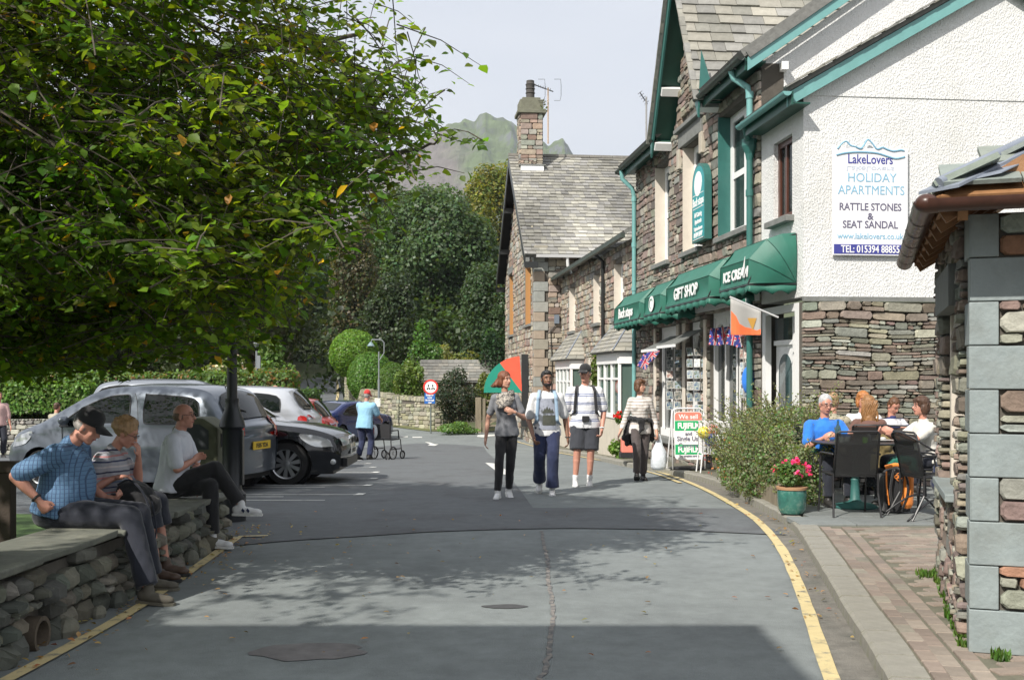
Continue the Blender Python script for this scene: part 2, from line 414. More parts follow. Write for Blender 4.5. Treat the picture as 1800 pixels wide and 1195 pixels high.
def window(parent, pl, u0, u1, v0, v1, rec=.18, frame=None, fw=.06, bars_u=(), bars_v=(), sill=None, sill_d=.12, glass=None, lining=None, lin_mat=None, curtain=None):
 f = MB(); d0, d1 = -rec - .06, -rec
 pl.box(f, u0, u0 + fw, v0, v1, d0, d1); pl.box(f, u1 - fw, u1, v0, v1, d0, d1)
 pl.box(f, u0 + fw, u1 - fw, v0, v0 + fw, d0, d1 + .002); pl.box(f, u0 + fw, u1 - fw, v1 - fw, v1, d0, d1 + .002)
 for b in bars_u: pl.box(f, b - fw * .4, b + fw * .4, v0 + fw, v1 - fw, d0 + .005, d1 - .004)
 for b in bars_v: pl.box(f, u0 + fw, u1 - fw, b - fw * .4, b + fw * .4, d0 + .008, d1 - .008)
 w_ = f.build('window', frame, parent)
 gl = MB(); pl.box(gl, u0 + fw * .8, u1 - fw * .8, v0 + fw * .8, v1 - fw * .8, -rec - .035, -rec - .028); gl.build('pane', glass or pane_mat(), w_)
 if curtain:
  c = MB(); n = 24; a, b = u0 + fw, u1 - fw
  rows_ = [[pl.pt(a + (b - a) * k / n, z, -rec - .14 + .02 * math.sin(k * 1.9)) for k in range(n + 1)] for z in (v0 + .05, v1 - .05)]
  c.sheet(rows_); c.build('curtain', curtain, w_)
 if sill:
  s_ = MB(); pl.box(s_, u0 - .08, u1 + .08, v0 - .09, v0 - .001, -rec, sill_d); s_.build('sill', sill, w_, bevel=.008)
 if lin_mat:
  q = MB(); t = .012
  pl.box(q, u0 - t, u0 - .001, v0, v1, -rec, .02) if 0 else None
  pl.box(q, u1 + .001, u1 + .03, v0, v1, -rec, .045); pl.box(q, u0 - .03, u0 - .001, v0, v1, -rec, .045)
  q.build('reveal', lin_mat, w_)
 return w_
def drape(name, poly, mat, dz=0., parent=None, kind='structure', step=1.0, gf=None, label=None):
 """a flat outline (x,y) laid on the ground"""
 bm = bmesh.new(); vs = [bm.verts.new((x, y, 0)) for x, y in poly]; bm.faces.new(vs)
 y0 = min(p[1] for p in poly); y1 = max(p[1] for p in poly); y = math.floor(y0) + step
 ys = []
 while y < y1: ys.append(y); y += step if y < 70 else step * 8
 for y in ys: bmesh.ops.bisect_plane(bm, geom=bm.verts[:] + bm.edges[:] + bm.faces[:], plane_co=(0, y, 0), plane_no=(0, 1, 0))
 bmesh.ops.triangulate(bm, faces=bm.faces[:])
 for v in bm.verts: v.co.z = (gf or g)(v.co.y) + dz
 me = bpy.data.meshes.new(name); bm.to_mesh(me); bm.free(); me.materials.append(mat)
 if me.polygons and me.polygons[0].normal.z < 0: me.flip_normals()
 return link(name, me, parent, kind=kind, label=label)
def ribbon(pts, wd):
 """outline of a painted line through (x,y) points, wd wide"""
 L = []; Rr = []
 for i, p in enumerate(pts):
  a = pts[max(i - 1, 0)]; b = pts[min(i + 1, len(pts) - 1)]; dx, dy = b[0] - a[0], b[1] - a[1]; n = math.hypot(dx, dy); nx, ny = -dy / n, dx / n
  w_ = wd * (1 + .12 * noise.noise(V(p[0] * 3, p[1] * 3, 0)))
  L.append((p[0] + nx * w_ / 2, p[1] + ny * w_ / 2)); Rr.append((p[0] - nx * w_ / 2, p[1] - ny * w_ / 2))
 return L + Rr[::-1]
def smooth_line(pts, n=8):
 out = []
 for i in range(len(pts) - 1):
  p0 = pts[max(i - 1, 0)]; p1 = pts[i]; p2 = pts[i + 1]; p3 = pts[min(i + 2, len(pts) - 1)]
  for k in range(n):
   t = k / n; out.append(tuple(.5 * ((2 * p1[j]) + (-p0[j] + p2[j]) * t + (2 * p0[j] - 5 * p1[j] + 4 * p2[j] - p3[j]) * t * t + (-p0[j] + 3 * p1[j] - 3 * p2[j] + p3[j]) * t ** 3) for j in range(len(p1))))
 out.append(tuple(pts[-1])); return out
def haze_box():
 m = bpy.data.materials.new('haze_air'); m.use_nodes = True; n = m.node_tree.nodes; l = m.node_tree.links; n.remove(n['Principled BSDF']); v = n.new('ShaderNodeVolumePrincipled'); v.inputs['Density'].default_value = .00020; v.inputs['Color'].default_value = (.80, .86, .95, 1); v.inputs['Anisotropy'].default_value = .2
 l.new(v.outputs[0], n['Material Output'].inputs['Volume']); mb = MB(); mb.box(-3600, 3600, -80, 6100, -3, 460); mb.build('haze', m, kind='stuff')
# ================================================================ setting: terrain, roads, pavement
m_ground = M('meadow_soil', (.07, .085, .035), .95, var=.4, vs=.8, bump=.5, bs=8)
m_old = M('old_asphalt', (.188, .208, .206), .9, var=.22, vs=5, bump=.7, bs=110, det=12, col2=(.148, .164, .164), c2s=.8, c2lo=.40, c2hi=.66, bd=.006)
m_new = M('new_asphalt', (.112, .122, .128), .88, var=.2, vs=6, bump=.6, bs=120, det=12, col2=(.09, .094, .098), c2s=1.1, bd=.006)
for m_, c_ in ((m_old, (.34, .34, .32)), (m_new, (.22, .22, .22))):     # pale grit in the tar
 n = m_.node_tree.nodes; l = m_.node_tree.links; b = n['Principled BSDF']; s_ = b.inputs['Base Color'].links[0].from_socket
 t_ = n.new('ShaderNodeTexCoord'); v_ = n.new('ShaderNodeTexVoronoi'); v_.inputs['Scale'].default_value = 55; l.new(t_.outputs['Object'], v_.inputs['Vector'])
 r_ = n.new('ShaderNodeMapRange'); r_.inputs['From Min'].default_value = .16; r_.inputs['From Max'].default_value = .08; l.new(v_.outputs['Distance'], r_.inputs['Value'])
 x_ = n.new('ShaderNodeMixRGB'); x_.inputs['Color2'].default_value = (*c_, 1); k_ = n.new('ShaderNodeMath'); k_.operation = 'MULTIPLY'; k_.inputs[1].default_value = .6
 l.new(r_.outputs[0], k_.inputs[0]); l.new(k_.outputs[0], x_.inputs['Fac']); l.new(s_, x_.inputs['Color1']); l.new(x_.outputs[0], b.inputs['Base Color'])
m_kerb = M('kerb_concrete', (.25, .24, .205), .9, var=.22, vs=5, bump=.4, bs=70, col2=(.17, .17, .12), c2s=3)
m_gutterdirt = M('roadside_grit', (.165, .155, .135), .95, var=.35, vs=6, bump=.7, bs=90, col2=(.11, .11, .095), c2s=2.2, bd=.012)
def T(x, y):
 if y < 46: base = g(y) - .05
 else: base = g(y) - (.10 if y < 60 else .3)
 if y > 60:
  k = min(1, (y - 60) / 60); lane = -10.5 - (y - 60) * .178
  d = abs(x - lane); s = max(0, min(1, (d - 3.2) / 9)); base += s * k * (3 + .02 * (y - 60)) * (1 + .3 * noise.noise(V(x / 30, y / 30, 0)))
 if x < -14 and y > 36: base += min(1, (-14 - x) / 20) * min(1, (y - 36) / 20) * 2
 return base
def axis(lim, n, near, c=0):
 a = np.linspace(-1, 1, n); return c + np.sinh(a * near) / math.sinh(near) * lim
xs = axis(3500, 170, 7.5); ys = np.concatenate([np.linspace(-60, 120, 61), np.geomspace(126, 6000, 26)])
mb = MB(); mb.sheet([[V(x, y, T(x, y)) for x in xs] for y in ys]); mb.build('ground_terrain', m_ground, kind='structure', smooth='all')
wx = lambda Y: 5.525 - .105 * Y       # street wall line of the shop and the terrace
road = [(-45, -25), (9, -25), (9, 3), (3.3, 5), (3.3, 12), (3.4, 18), (2.9, 20.5), (2.2, 28), (1.0, 36.5), (-.2, 44.6), (-3.4, 44.4), (-5.2, 46.4), (-7.4, 49), (-9.2, 59.6), (-11.9, 60.4), (-10.8, 50), (-10.2, 44), (-9.5, 33), (-11, 28), (-45, 27)]
drape('road', road, m_old, 0.0)
lane = [(-7.6, 47), (-9.0, 58), (-14.4, 90), (-20.6, 130), (-29, 195), (-36, 260), (-40, 260), (-33, 195), (-24, 130), (-17.3, 90), (-12.1, 58), (-10.6, 47)]
drape('lane', lane, m_new, .012)  # darker surface colour stands in for tree shade on the lane
def gp(px, py, dz=0.):                  # where a photograph pixel falls on the ground
 Y = 10.
 for _ in range(60): Y += .6 * (1900 * (1.6 - g(Y) - dz) / max(py - 660, 1) - Y)
 return ((px - 900) / 1900 * Y, Y)
newp = [gp(*p) for p in ((735, 779), (800, 781), (850, 785), (880, 815), (905, 850), (937, 893), (1100, 892), (1298, 894), (1338, 921), (1385, 941), (1290, 937), (1150, 931), (1000, 929), (880, 931), (760, 935), (650, 942), (520, 950), (440, 957), (330, 968))]
drape('asphalt_resurfacing', newp + [(-3.5, 9.3), (-14, 9.3), (-14, 29), (-6.5, 31)], m_new, .006)
# tar seam at the edge of the new surface and the long joint down the middle
m_tar = M('tar_seam', (.055, .055, .056), .7, var=.3, vs=30)
seam = smooth_line([gp(*p) for p in ((335, 968), (440, 957), (520, 950), (650, 942), (760, 935), (880, 931), (1000, 929), (1150, 931), (1290, 937), (1380, 941))], 10)
drape('tar_seam', ribbon(seam, .018), m_tar, .010)
jt = [gp(*p) for p in ((953, 933), (957, 955), (962, 985), (966, 1020), (971, 1060), (972, 1090), (970, 1130), (960, 1170), (955, 1195), (950, 1230))]
jt = smooth_line([(x + random.uniform(-.012, .012), y) for x, y in jt], 14); jt = [(x + .012 * noise.noise(V(y * 9, 0, 0)) * 2, y) for x, y in jt]
m_joint = M('worn_joint', (.22, .20, .18), .9, col2=(.12, .12, .12), c2s=14, c2lo=.45, c2hi=.55)
drape('road_joint', ribbon(jt, .03), m_joint, .005)
jt2 = 0 and smooth_line([gp(*p) for p in ((480, 1178), (620, 1168), (760, 1158), (880, 1156), (960, 1158))], 10)
m_oil = M('oil_stain', (.135, .125, .122), .7, var=.4, vs=6)
for px, py, a, b in ((543, 1145, .33, .2), (888, 1066, .16, .07)):
 cx, cy = gp(px, py); drape('road_patch', [(cx + a * math.cos(t) * (1 + .3 * noise.noise(V(math.cos(t) * 2, math.sin(t) * 2, px))), cy + b * math.sin(t) * (1 + .3 * noise.noise(V(math.cos(t) * 2, math.sin(t) * 2, px + 5)))) for t in np.linspace(0, 6.2, 22)], m_oil if px < 600 else m_tar, .004)
# ---- gritty gutter strip between yellow line and kerb
yl = smooth_line([(1.30, 3.5), (1.53, 4.8), (1.68, 5.68), (1.86, 6.6), (2.06, 7.6), (2.31, 8.94), (2.5, 10.1), (2.66, 11.5), (2.75, 13.05), (2.79, 15.6), (2.70, 18.6), (2.30, 23), (1.6, 29), (.6, 36), (.1, 39)], 8)
kerb = smooth_line([(1.25, 3.2), (1.62, 4.4), (1.88, 5.4), (2.24, 7.4), (2.49, 8.77), (2.81, 10.56), (2.93, 11.6), (3.0, 13.5), (3.06, 15.2), (3.04, 16.7), (2.88, 18), (2.66, 19.2), (2.28, 21.5), (1.83, 28), (1.06, 33), (.72, 36.4)], 8)
drape('roadside_strip', [(x + .02, y) for x, y in yl if y < 37] + [(x + .03, y) for x, y in kerb[::-1]], m_gutterdirt, .003)
def paint(name, col, lo, hi, under=(.13, .135, .13), sc=9):
 m = M(name, col, .75, var=.12, vs=8, bump=.3, bs=120, col2=under, c2s=sc, c2lo=lo, c2hi=hi); return m
m_yel = paint('yellow_paint', (.56, .46, .24), .54, .70); m_whp = paint('white_paint', (.66, .66, .62), .56, .74)
drape('yellow_line', ribbon(yl, .088), m_yel, .014, step=.5)
drape('yellow_line', ribbon([p for p in yl if 17 < p[1] < 36], .001) if 0 else ribbon(smooth_line([(2.62, 16.8), (2.54, 18.6), (2.4, 19.8)], 6), .07), m_yel, .014)
ly = smooth_line([(-2.74, 4.6), (-2.64, 5.7), (-2.57, 7.3), (-2.62, 8.9), (-2.70, 10.66)], 8)
drape('yellow_line', ribbon(ly, .085), m_yel, .014); drape('yellow_line', ribbon([(-2.70, 10.66), (-2.42, 10.72)], .06), m_yel, .018)
drape('yellow_line', ribbon(smooth_line([(-8.6, 47.5), (-9.3, 57), (-11.6, 72), (-14.6, 90)], 6), .14), m_yel, .03)
for i, (px, py) in enumerate(((639, 870), (652, 854), (662, 842), (665, 831), (660, 822), (651, 815.5), (634, 810))):
 x, y = gp(px, py); L = (1.15, 1.0, .95, .9, .9, .9, .8)[i] * 1.6
 mb = MB(); drape('parking_line', [(x - L, y - .025), (x - .02, y - .025), (x - .02, y + .02), (x - L, y + .02)], m_whp, .011)
 drape('parking_tick', [(x - .13, y - .12), (x, y - .10), (x + .02, y + .14), (x - .09, y + .13)], m_whp, .015)
for px, py, L in ((500, 857, 1.2), (470, 880, 1.5), (420, 874, 1.2)):
 x, y = gp(px, py); drape('parking_line', [(x - L / 2, y - .03), (x + L / 2, y - .03), (x + L / 2, y + .03), (x - L / 2, y + .03)], m_whp, .011)
def dpoly(name, pts, m, dz): return drape(name, [gp(*p) for p in pts], m, dz)
dpoly('road_arrow', ((853, 814), (868, 815), (893, 829), (902, 826), (902, 838), (878, 833), (872, 830)), m_whp, .013)
dpoly('road_arrow', ((747, 777), (756, 778), (764, 781), (771, 781), (764, 784), (752, 783), (756, 781)), m_whp, .013)
dpoly('road_arrow', ((840, 765), (915, 762), (915, 764), (862, 767), (850, 769), (838, 768)), m_whp, .013)
for px, py in ((700, 767), (725, 768)): dpoly('give_way_mark', ((px, py), (px + 17, py), (px + 17, py + 1.6), (px, py + 1.6)), m_whp, .012)
# grass at the left behind the low wall and beyond the car park
m_lawn = M('lawn_grass', (.06, .115, .025), .9, var=.3, vs=3, bump=.6, bs=60)
drape('lawn', [(-40, 5), (-3.2, 5), (-3.3, 10.6), (-4.3, 12.3), (-9, 12.7), (-14, 13), (-14, 26), (-45, 26)], m_lawn, .02)
drape('verge', [(-5.3, 46.2), (-3.4, 44.2), (-.3, 44.4), (-.3, 45.5), (-3.4, 45.6), (-8.6, 60), (-9.4, 60)], M('verge_grass', (.12, .13, .05), .9, var=.4, vs=2), .02)
# ---- pavement: slab, kerb stones, pavers
PVH = .10
m_pav = M('paving_bed', (.13, .125, .09), .95, var=.3, vs=9, bump=.5, bs=80)
gz = lambda y: g(y) + PVH
pin = [(x + .2, y) for x, y in kerb]
drape('pavement', [p for p in pin if p[1] < 36.2] + [(1.6, 36.2), (wx(25), 25), (wx(15), 15), (12, 15.6), (12, -2), (3.5, -2), (1.9, 3)], m_pav, PVH - .012)
pav = bpy.data.objects['pavement']
run = 0; stone = []; kk = kerb
for i in range(0, len(kk) - 1):
 a, b = kk[i], kk[i + 1]; n = max(1, int(round(math.hypot(b[0] - a[0], b[1] - a[1]) / (.6 if a[1] < 11 else .45))))
 for j in range(n):
  p = [a[k] + (b[k] - a[k]) * (j + .012) / n for k in (0, 1)]; q = [a[k] + (b[k] - a[k]) * (j + .988) / n for k in (0, 1)]
  dx, dy = q[0] - p[0], q[1] - p[1]; L = math.hypot(dx, dy); nx, ny = dy / L, -dx / L
  wd = .20 if p[1] < 11 else .16; tilt = random.uniform(-.006, .006); t0 = gz(p[1]) + tilt; t1 = gz(q[1]) + tilt + random.uniform(-.004, .004); e = .018
  sec = [(0, -.25, 1), (0, -e, 1), (e, 0, 1), (wd, 0, 1), (wd, -.25, 1)]
  vs = []
  for (x, y), tz in ((p, t0), (q, t1)):
   for o_, h_, _ in sec: vs.append((x + nx * o_, y + ny * o_, tz + h_))
  mb = MB(); mb.add(vs, [(0, 1, 2, 3, 4), (9, 8, 7, 6, 5)] + [(k, k + 5, k + 6, k + 1) for k in range(4)])
  mb.build('kerb_stone', m_kerb, pav, origin=vs[2])
# pavers: basket-weave field, running border
PAL_PAV = [(.235, .19, .155), (.25, .20, .165), (.215, .18, .15), (.26, .22, .18), (.225, .205, .165)]
m_paver = M('paver_brick', attr=True, rough=.9, var=.2, vs=9, bump=.5, bs=120, col2=(.14, .155, .07), c2s=3.5, c2lo=.66, c2hi=.8)
def kx(y):
 for a, b in zip(kerb, kerb[1:]):
  if a[1] <= y <= b[1]: return a[0] + (b[0] - a[0]) * (y - a[1]) / (b[1] - a[1])
 return kerb[0][0]
kU = V(.31, .95, 0)
def kiosk_x(y): return 2.5 + (y - 5.88) * .31 / .95 if y > 5.8 else 99
PV = []
def paver(cx, cy, ax, ay, l, w_):
 pts = [(cx + ax[0] * i * l / 2 + ay[0] * j * w_ / 2, cy + ax[1] * i * l / 2 + ay[1] * j * w_ / 2) for i, j in ((-1, -1), (1, -1), (1, 1), (-1, 1))]
 if any(p[0] < kx(p[1]) + .205 or p[1] > 10.75 or p[1] < 3.6 for p in pts): return
 if min(p[0] for p in pts) > 4.4 or all(p[0] > kiosk_x(p[1]) + .15 for p in pts): return
 PV.append(pts)
LL, WW = .21, .105
# rows laid across the footway with staggered ends near the corner, square to the kerb beyond
def place_rows(y0, y1, ang, x0, x1, cond):
 c, s = math.cos(ang), math.sin(ang); A = (c, s); B = (-s, c); nrow = int((y1 - y0) / WW) + 30
 for r_ in range(-25, nrow):
  for k in range(-4, int((x1 - x0) / LL) + 6):
   u = (k + .5 * (r_ % 2)) * LL; v_ = r_ * WW; cx = x0 + A[0] * u + B[0] * v_; cy = y0 + A[1] * u + B[1] * v_
   if cond(cx, cy): paver(cx, cy, A, B, LL - .008, WW - .008)
edge = lambda y: kx(y) + .95
def border(lo, hi, rev=0):
 y = 3.7
 k = 0
 while y < 10.8:
  t = math.atan2(kx(y + .3) - kx(y - .3), .6)
  for q in range(3):
   x = kx(y) + .272 + q * WW; A = (math.sin(t), math.cos(t)); paver(x, y + (q % 2) * .1, A, (A[1], -A[0]), LL - .008, WW - .008)
  y += LL
border(0, 0)
place_rows(4.0, 10.6, R(8), 1.6, 4.6, lambda x, y: x > kx(y) + .60)
PV.sort(key=lambda p: p[0][1]); rest = MB()
for i, p in enumerate(PV):
 zt = gz(p[0][1]) + random.uniform(-.002, .003); q = random.uniform(.8, 1.15); col = tuple(c * q for c in random.choice(PAL_PAV)); cx = sum(a[0] for a in p) / 4; cy = sum(a[1] for a in p) / 4
 tp = [(cx + (a[0] - cx) * .955, cy + (a[1] - cy) * .955, zt) for a in p]; lo = [(a[0], a[1], zt - .007) for a in p]; bt = [(a[0], a[1], zt - .03) for a in p]
 fs = [(8, 9, 10, 11)] + [(k, (k + 1) % 4, 4 + (k + 1) % 4, 4 + k) for k in range(4)] + [(4 + k, 4 + (k + 1) % 4, 8 + (k + 1) % 4, 8 + k) for k in range(4)]
 if i < 300: mb = MB(); mb.add(bt + lo + tp, fs, col); mb.build('paver', m_paver, pav, origin=(cx, cy, zt))
 else: rest.add(bt + lo + tp, fs, col)
if rest.v: rest.build('paver', m_paver, pav, kind='stuff')
# slate patio flags in front of the tea tables
m_flag = M('slate_flag', attr=True, rough=.7, var=.2, vs=5, bump=.35, bs=30)
y = 10.86
while y < 15.2:
 hh = random.uniform(.4, .65); x = kx(min(y, 36)) + .22 if y > 11.3 else kx(y) + .04
 while x < 7.5:
  ww = random.uniform(.45, .95); z = g(y) + PVH + .012 + random.uniform(-.003, .003); q = random.uniform(.85, 1.12)
  mb = MB(); mb.box(x + .006, x + ww - .006, y + .006, min(y + hh, 15.3) - .006, z - .05, z, col=(.19 * q, .205 * q, .20 * q))
  mb.build('flagstone', m_flag, pav, origin=(x + ww / 2, y + hh / 2, z), bevel=.006)
  x += ww
 y += hh
# moss and grass tufts at the foot of the kiosk, fallen leaves
def tufts(name, spots, label=None, col=(.085, .16, .03), hh=.055, n=90, rad=.08):
 pos = []; 
 for (x, y, z, k) in spots:
  m = int(n * k); a = RNG.uniform(0, 6.28, m); r_ = np.sqrt(RNG.uniform(0, 1, m)) * rad * k
  pos.append(np.stack([x + r_ * np.cos(a), y + r_ * np.sin(a), np.full(m, z) + RNG.uniform(0, hh * .5, m)], 1))
 pos = np.concatenate(pos); N = len(pos); nr = RNG.normal(size=(N, 3)) * (1, 1, .25); tl = np.tile([0, 0, 1.], (N, 1)) + RNG.normal(size=(N, 3)) * .25
 tl = np.cross(nr, tl)
 return leaves(name, pos, nr, RNG.uniform(.5, 1.2, N) * hh * 1.3, vary(col, N, .3), leaf_mat('leaf'), kind='stuff', asp=.18, tilt=tl)
tufts('grass_tufts', [(3.12 + random.uniform(-.05, .2), 7.95 + random.uniform(-.15, .15), .1, 1.0) for _ in range(9)] + [(2.75, 6.75, .1, .6), (2.72, 6.5, .1, .5), (2.6, 5.75, .1, .6), (2.72, 5.6, .1, .5)] +
      [(kiosk_x(y) - .03, y, .1, .45) for y in np.arange(6, 8.4, .22)])
lp = []
for _ in range(430):
 r_ = random.random()
 if r_ < .62: y = random.uniform(5.2, 11.5); x = -2.9 + abs(random.gauss(0, .28)) + .05
 elif r_ < .8: y = random.uniform(7, 14); x = kx(y) - abs(random.gauss(0, .14)) - .04
 else: y = random.uniform(6, 13); x = random.uniform(-2.6, 2.2)
 lp.append((x, y, g(y) + .022))
lp = np.array(lp); nr = RNG.normal(size=lp.shape) * .25 + (0, 0, 1)
leaves('fallen_leaves', lp, nr, RNG.uniform(.022, .05, len(lp)), vary((.30, .20, .09), len(lp), .4, .15), leaf_mat('leaf'), kind='stuff')
# ---- mountain
m_rock = M('fell_rock', attr=True, rough=.95, var=.25, vs=.04, bump=.0)
prof = [(-900, 90), (-500, 190), (-250, 262), (-170, 300), (-125, 325), (-100, 340), (-68, 356), (-50, 358), (-36, 368), (-20, 356), (0, 350), (25, 338), (50, 322), (70, 330), (85, 308), (105, 285), (150, 235), (240, 170), (400, 120), (900, 60)]
def crest(x):
 for (a, za), (b, zb) in zip(prof, prof[1:]):
  if x <= b: return za + (zb - za) * (x - a) / (b - a)
 return 60
rows_ = []; cols_ = []
MX = np.concatenate([np.linspace(-900, -180, 40), np.linspace(-175, 190, 200), np.linspace(200, 900, 36)]); MYs = np.linspace(700, 1700, 130)
for y in MYs:
 rr = []
 for x in MX:
  t = (y - 700) / 800; t2 = min(1, max(0, t)); prof_t = t2 ** 1.5 if t <= 1 else 1 - (t - 1) * 2.2
  c = crest(x + 18 * noise.noise(V(x / 60, y / 90, 2)) * (1 - t2)); z = c * prof_t
  rg = noise.ridged_multi_fractal(V(x / 90, y / 120, 0), 1, 2, 6, 1, 2) - 1
  z += rg * 15 * t2 * min(1, c / 250) * (1 if abs(t - 1) > .02 else .35) + noise.noise(V(x / 9, y / 9, 0)) * 4 * t2
  rr.append(V(x, y, max(z, -2)))
 rows_.append(rr)
mb = MB(); mb.sheet(rows_)
for i, f in enumerate(mb.f):
 a, b, c = (Vector(mb.v[k]) for k in f[:3]); nn = (b - a).cross(c - a).normalized(); st = abs(nn.z); x, y, z = mb.v[f[0]]
 q = noise.noise(V(x / 40, y / 60, z / 30)); gr = (.085, .115, .05); rk = (.11, .12, .12); br = (.12, .105, .095)
 k = min(1, max(0, (.66 - st) * 5 + q * .9)); col = [gr[j] * (1 - k) + rk[j] * k for j in range(3)]
 sc = max(0, min(1, (-x / 60 - (z - 170) / 140 + .6 * q) * 1.6)); col = [col[j] * (1 - sc) + br[j] * sc for j in range(3)]
 mb.c[i] = tuple(v * (1 + .3 * noise.noise(V(x / 12, y / 12, z / 12))) for v in col)
mb.build('fell_mountain', m_rock, kind='structure')
# ================================================================ buildings
m_back = M('wall_mortar', (.10, .09, .075), .95, var=.3, vs=8)
m_render = M('white_roughcast', (.70, .70, .69), .9, var=.07, vs=3, bump=1.0, bs=52, bd=.026, col2=(.62, .615, .585), c2s=1.1, c2lo=.52, c2hi=.8, stretch=(1, 1, .6))
m_cream = M('cream_paint', (.60, .54, .46), .7, var=.08, vs=6, bump=.1)
m_white = M('white_gloss_paint', (.78, .78, .77), .4, var=.04, vs=5)
m_wcil = M('white_sill_paint', (.70, .70, .68), .6, var=.08)
m_teal = M('teal_gloss_paint', (.035, .135, .12), .4, var=.12, vs=5)
m_tealp = M('pale_teal_paint', (.15, .34, .33), .45, var=.12, vs=5)
m_dgreen = M('dark_green_paint', (.012, .07, .05), .4, var=.15, vs=5)
m_blackp = M('black_gutter', (.02, .022, .022), .4, var=.2)
m_slate = M('roof_slate', attr=True, rough=.72, var=.25, vs=7, bump=.45, bs=40, col2=(.26, .26, .22), c2s=1.6, c2lo=.6, c2hi=.75)
m_sill = M('slate_sill', (.17, .175, .165), .75, var=.25, vs=6, bump=.4)
m_brown = M('brown_joinery', (.085, .03, .018), .35, var=.1)
m_wood = M('weathered_wood', (.20, .17, .12), .85, var=.35, vs=9, stretch=(1, 1, .15), bump=.5, bs=70)
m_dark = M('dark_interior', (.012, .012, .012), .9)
m_lead = M('lead_flashing', (.19, .215, .26), .6, var=.15, vs=4, bump=.2, bs=20)
PAL_SL = [(.235, .225, .19), (.20, .195, .17), (.26, .25, .215), (.18, .18, .165), (.24, .235, .22)]
PAL_SLG = [(.27, .26, .22), (.23, .225, .195), (.31, .295, .25), (.25, .245, .225)]
uy = lambda Y: Y * 1.0055
UST = V(-.105, 1, 0).normalized(); NST = V(-1, -.105, 0).normalized(); ACR = V(1, .105, 0).normalized()
ST = Pl((5.525, 0, 0), UST, NST)                    # plane of the street front of shop and terrace
def stp(Y, z, d=0.): return ST.pt(uy(Y), z, d)

# ---------------------------------------------------------------- the shop
shop = thing('shop_building', 'long stone shop with steep slate gable, white sash windows and four green awnings', 'shop', (4, 20, -.2))
y0, y1 = uy(16.45), uy(25.02)
W1 = (uy(16.95), uy(18.55), 3.95, 6.02); W2 = (uy(19.65), uy(20.85), 3.95, 5.98); W3 = (uy(21.95), uy(23.1), 3.95, 6.02)
G1 = (uy(17.15), uy(19.15), .35, 2.72); G2 = (uy(19.75), uy(20.5), .35, 2.6); G3 = (uy(21.3), uy(22.9), .35, 2.6); PORCH = (uy(14.75), uy(16.62), -.3, 2.72)
holes = [W1, W2, W3, G1, G2, G3]
mb = MB(); wall_cells(mb, ST, y0, y1, -.4, 6.35, holes, -.35, 0)
gY0, gY1, gYa, gZa = 18.62, 21.78, 20.2, 9.2
ST.poly(mb, [(uy(gY0 + .1), 6.35), (uy(gYa), gZa - .1), (uy(gY1 - .1), 6.35)], -.35, 0)
mb.build('wall', m_back, shop)
def shop_top(u):
 Y = u / 1.0055
 if gY0 < Y < gY1: return max(6.33, gZa - .15 - abs(Y - gYa) * (gZa - 6.35) / 1.58)
 return 6.33
stone_wall(shop, ST, y0, y1, shop_top, holes + [(uy(19.55), uy(20.95), 5.98, 6.6)], rows=(.08, .2), asp=(1.1, 2.6), pal=PAL_SHOP, depth=.05, nind=300, v0=-.2, split=.3, cr=.3)
# upstairs sashes
for k, (u0, u1, v0, v1) in enumerate((W1, W2, W3)):
 window(shop, ST, u0 + .02, u1 - .02, v0, v1, rec=.17, frame=m_white, fw=.13, bars_v=((v0 + v1) / 2,), bars_u=((u0 + u1) / 2,) if k == 0 else (), sill=m_sill, curtain=M('net_curtain', (.7, .7, .68), .9))
 mb = MB(); ST.box(mb, u1 - .018, u1, v0, v1, -.17, .045)
 mb.build('reveal', m_tealp if 0 else (m_teal if k == 0 else m_cream), shop, label='green painted window reveal' if k == 0 else 'cream painted window reveal')
mb = MB(); ST.box(mb, uy(19.45), uy(21.05), 5.99, 6.28, 0, .09); ST.box(mb, uy(19.4), uy(21.1), 6.28, 6.36, 0, .17); mb.build('lintel', m_sill, shop, bevel=.01)
mb = MB(); ST.box(mb, uy(19.38), uy(19.56), 5.6, 5.98, .0, .1); ST.box(mb, uy(20.94), uy(21.12), 5.6, 5.98, .0, .1); mb.build('corbel', M('cream_stone', (.42, .38, .31), .8, var=.15, bump=.3), shop, bevel=.01)
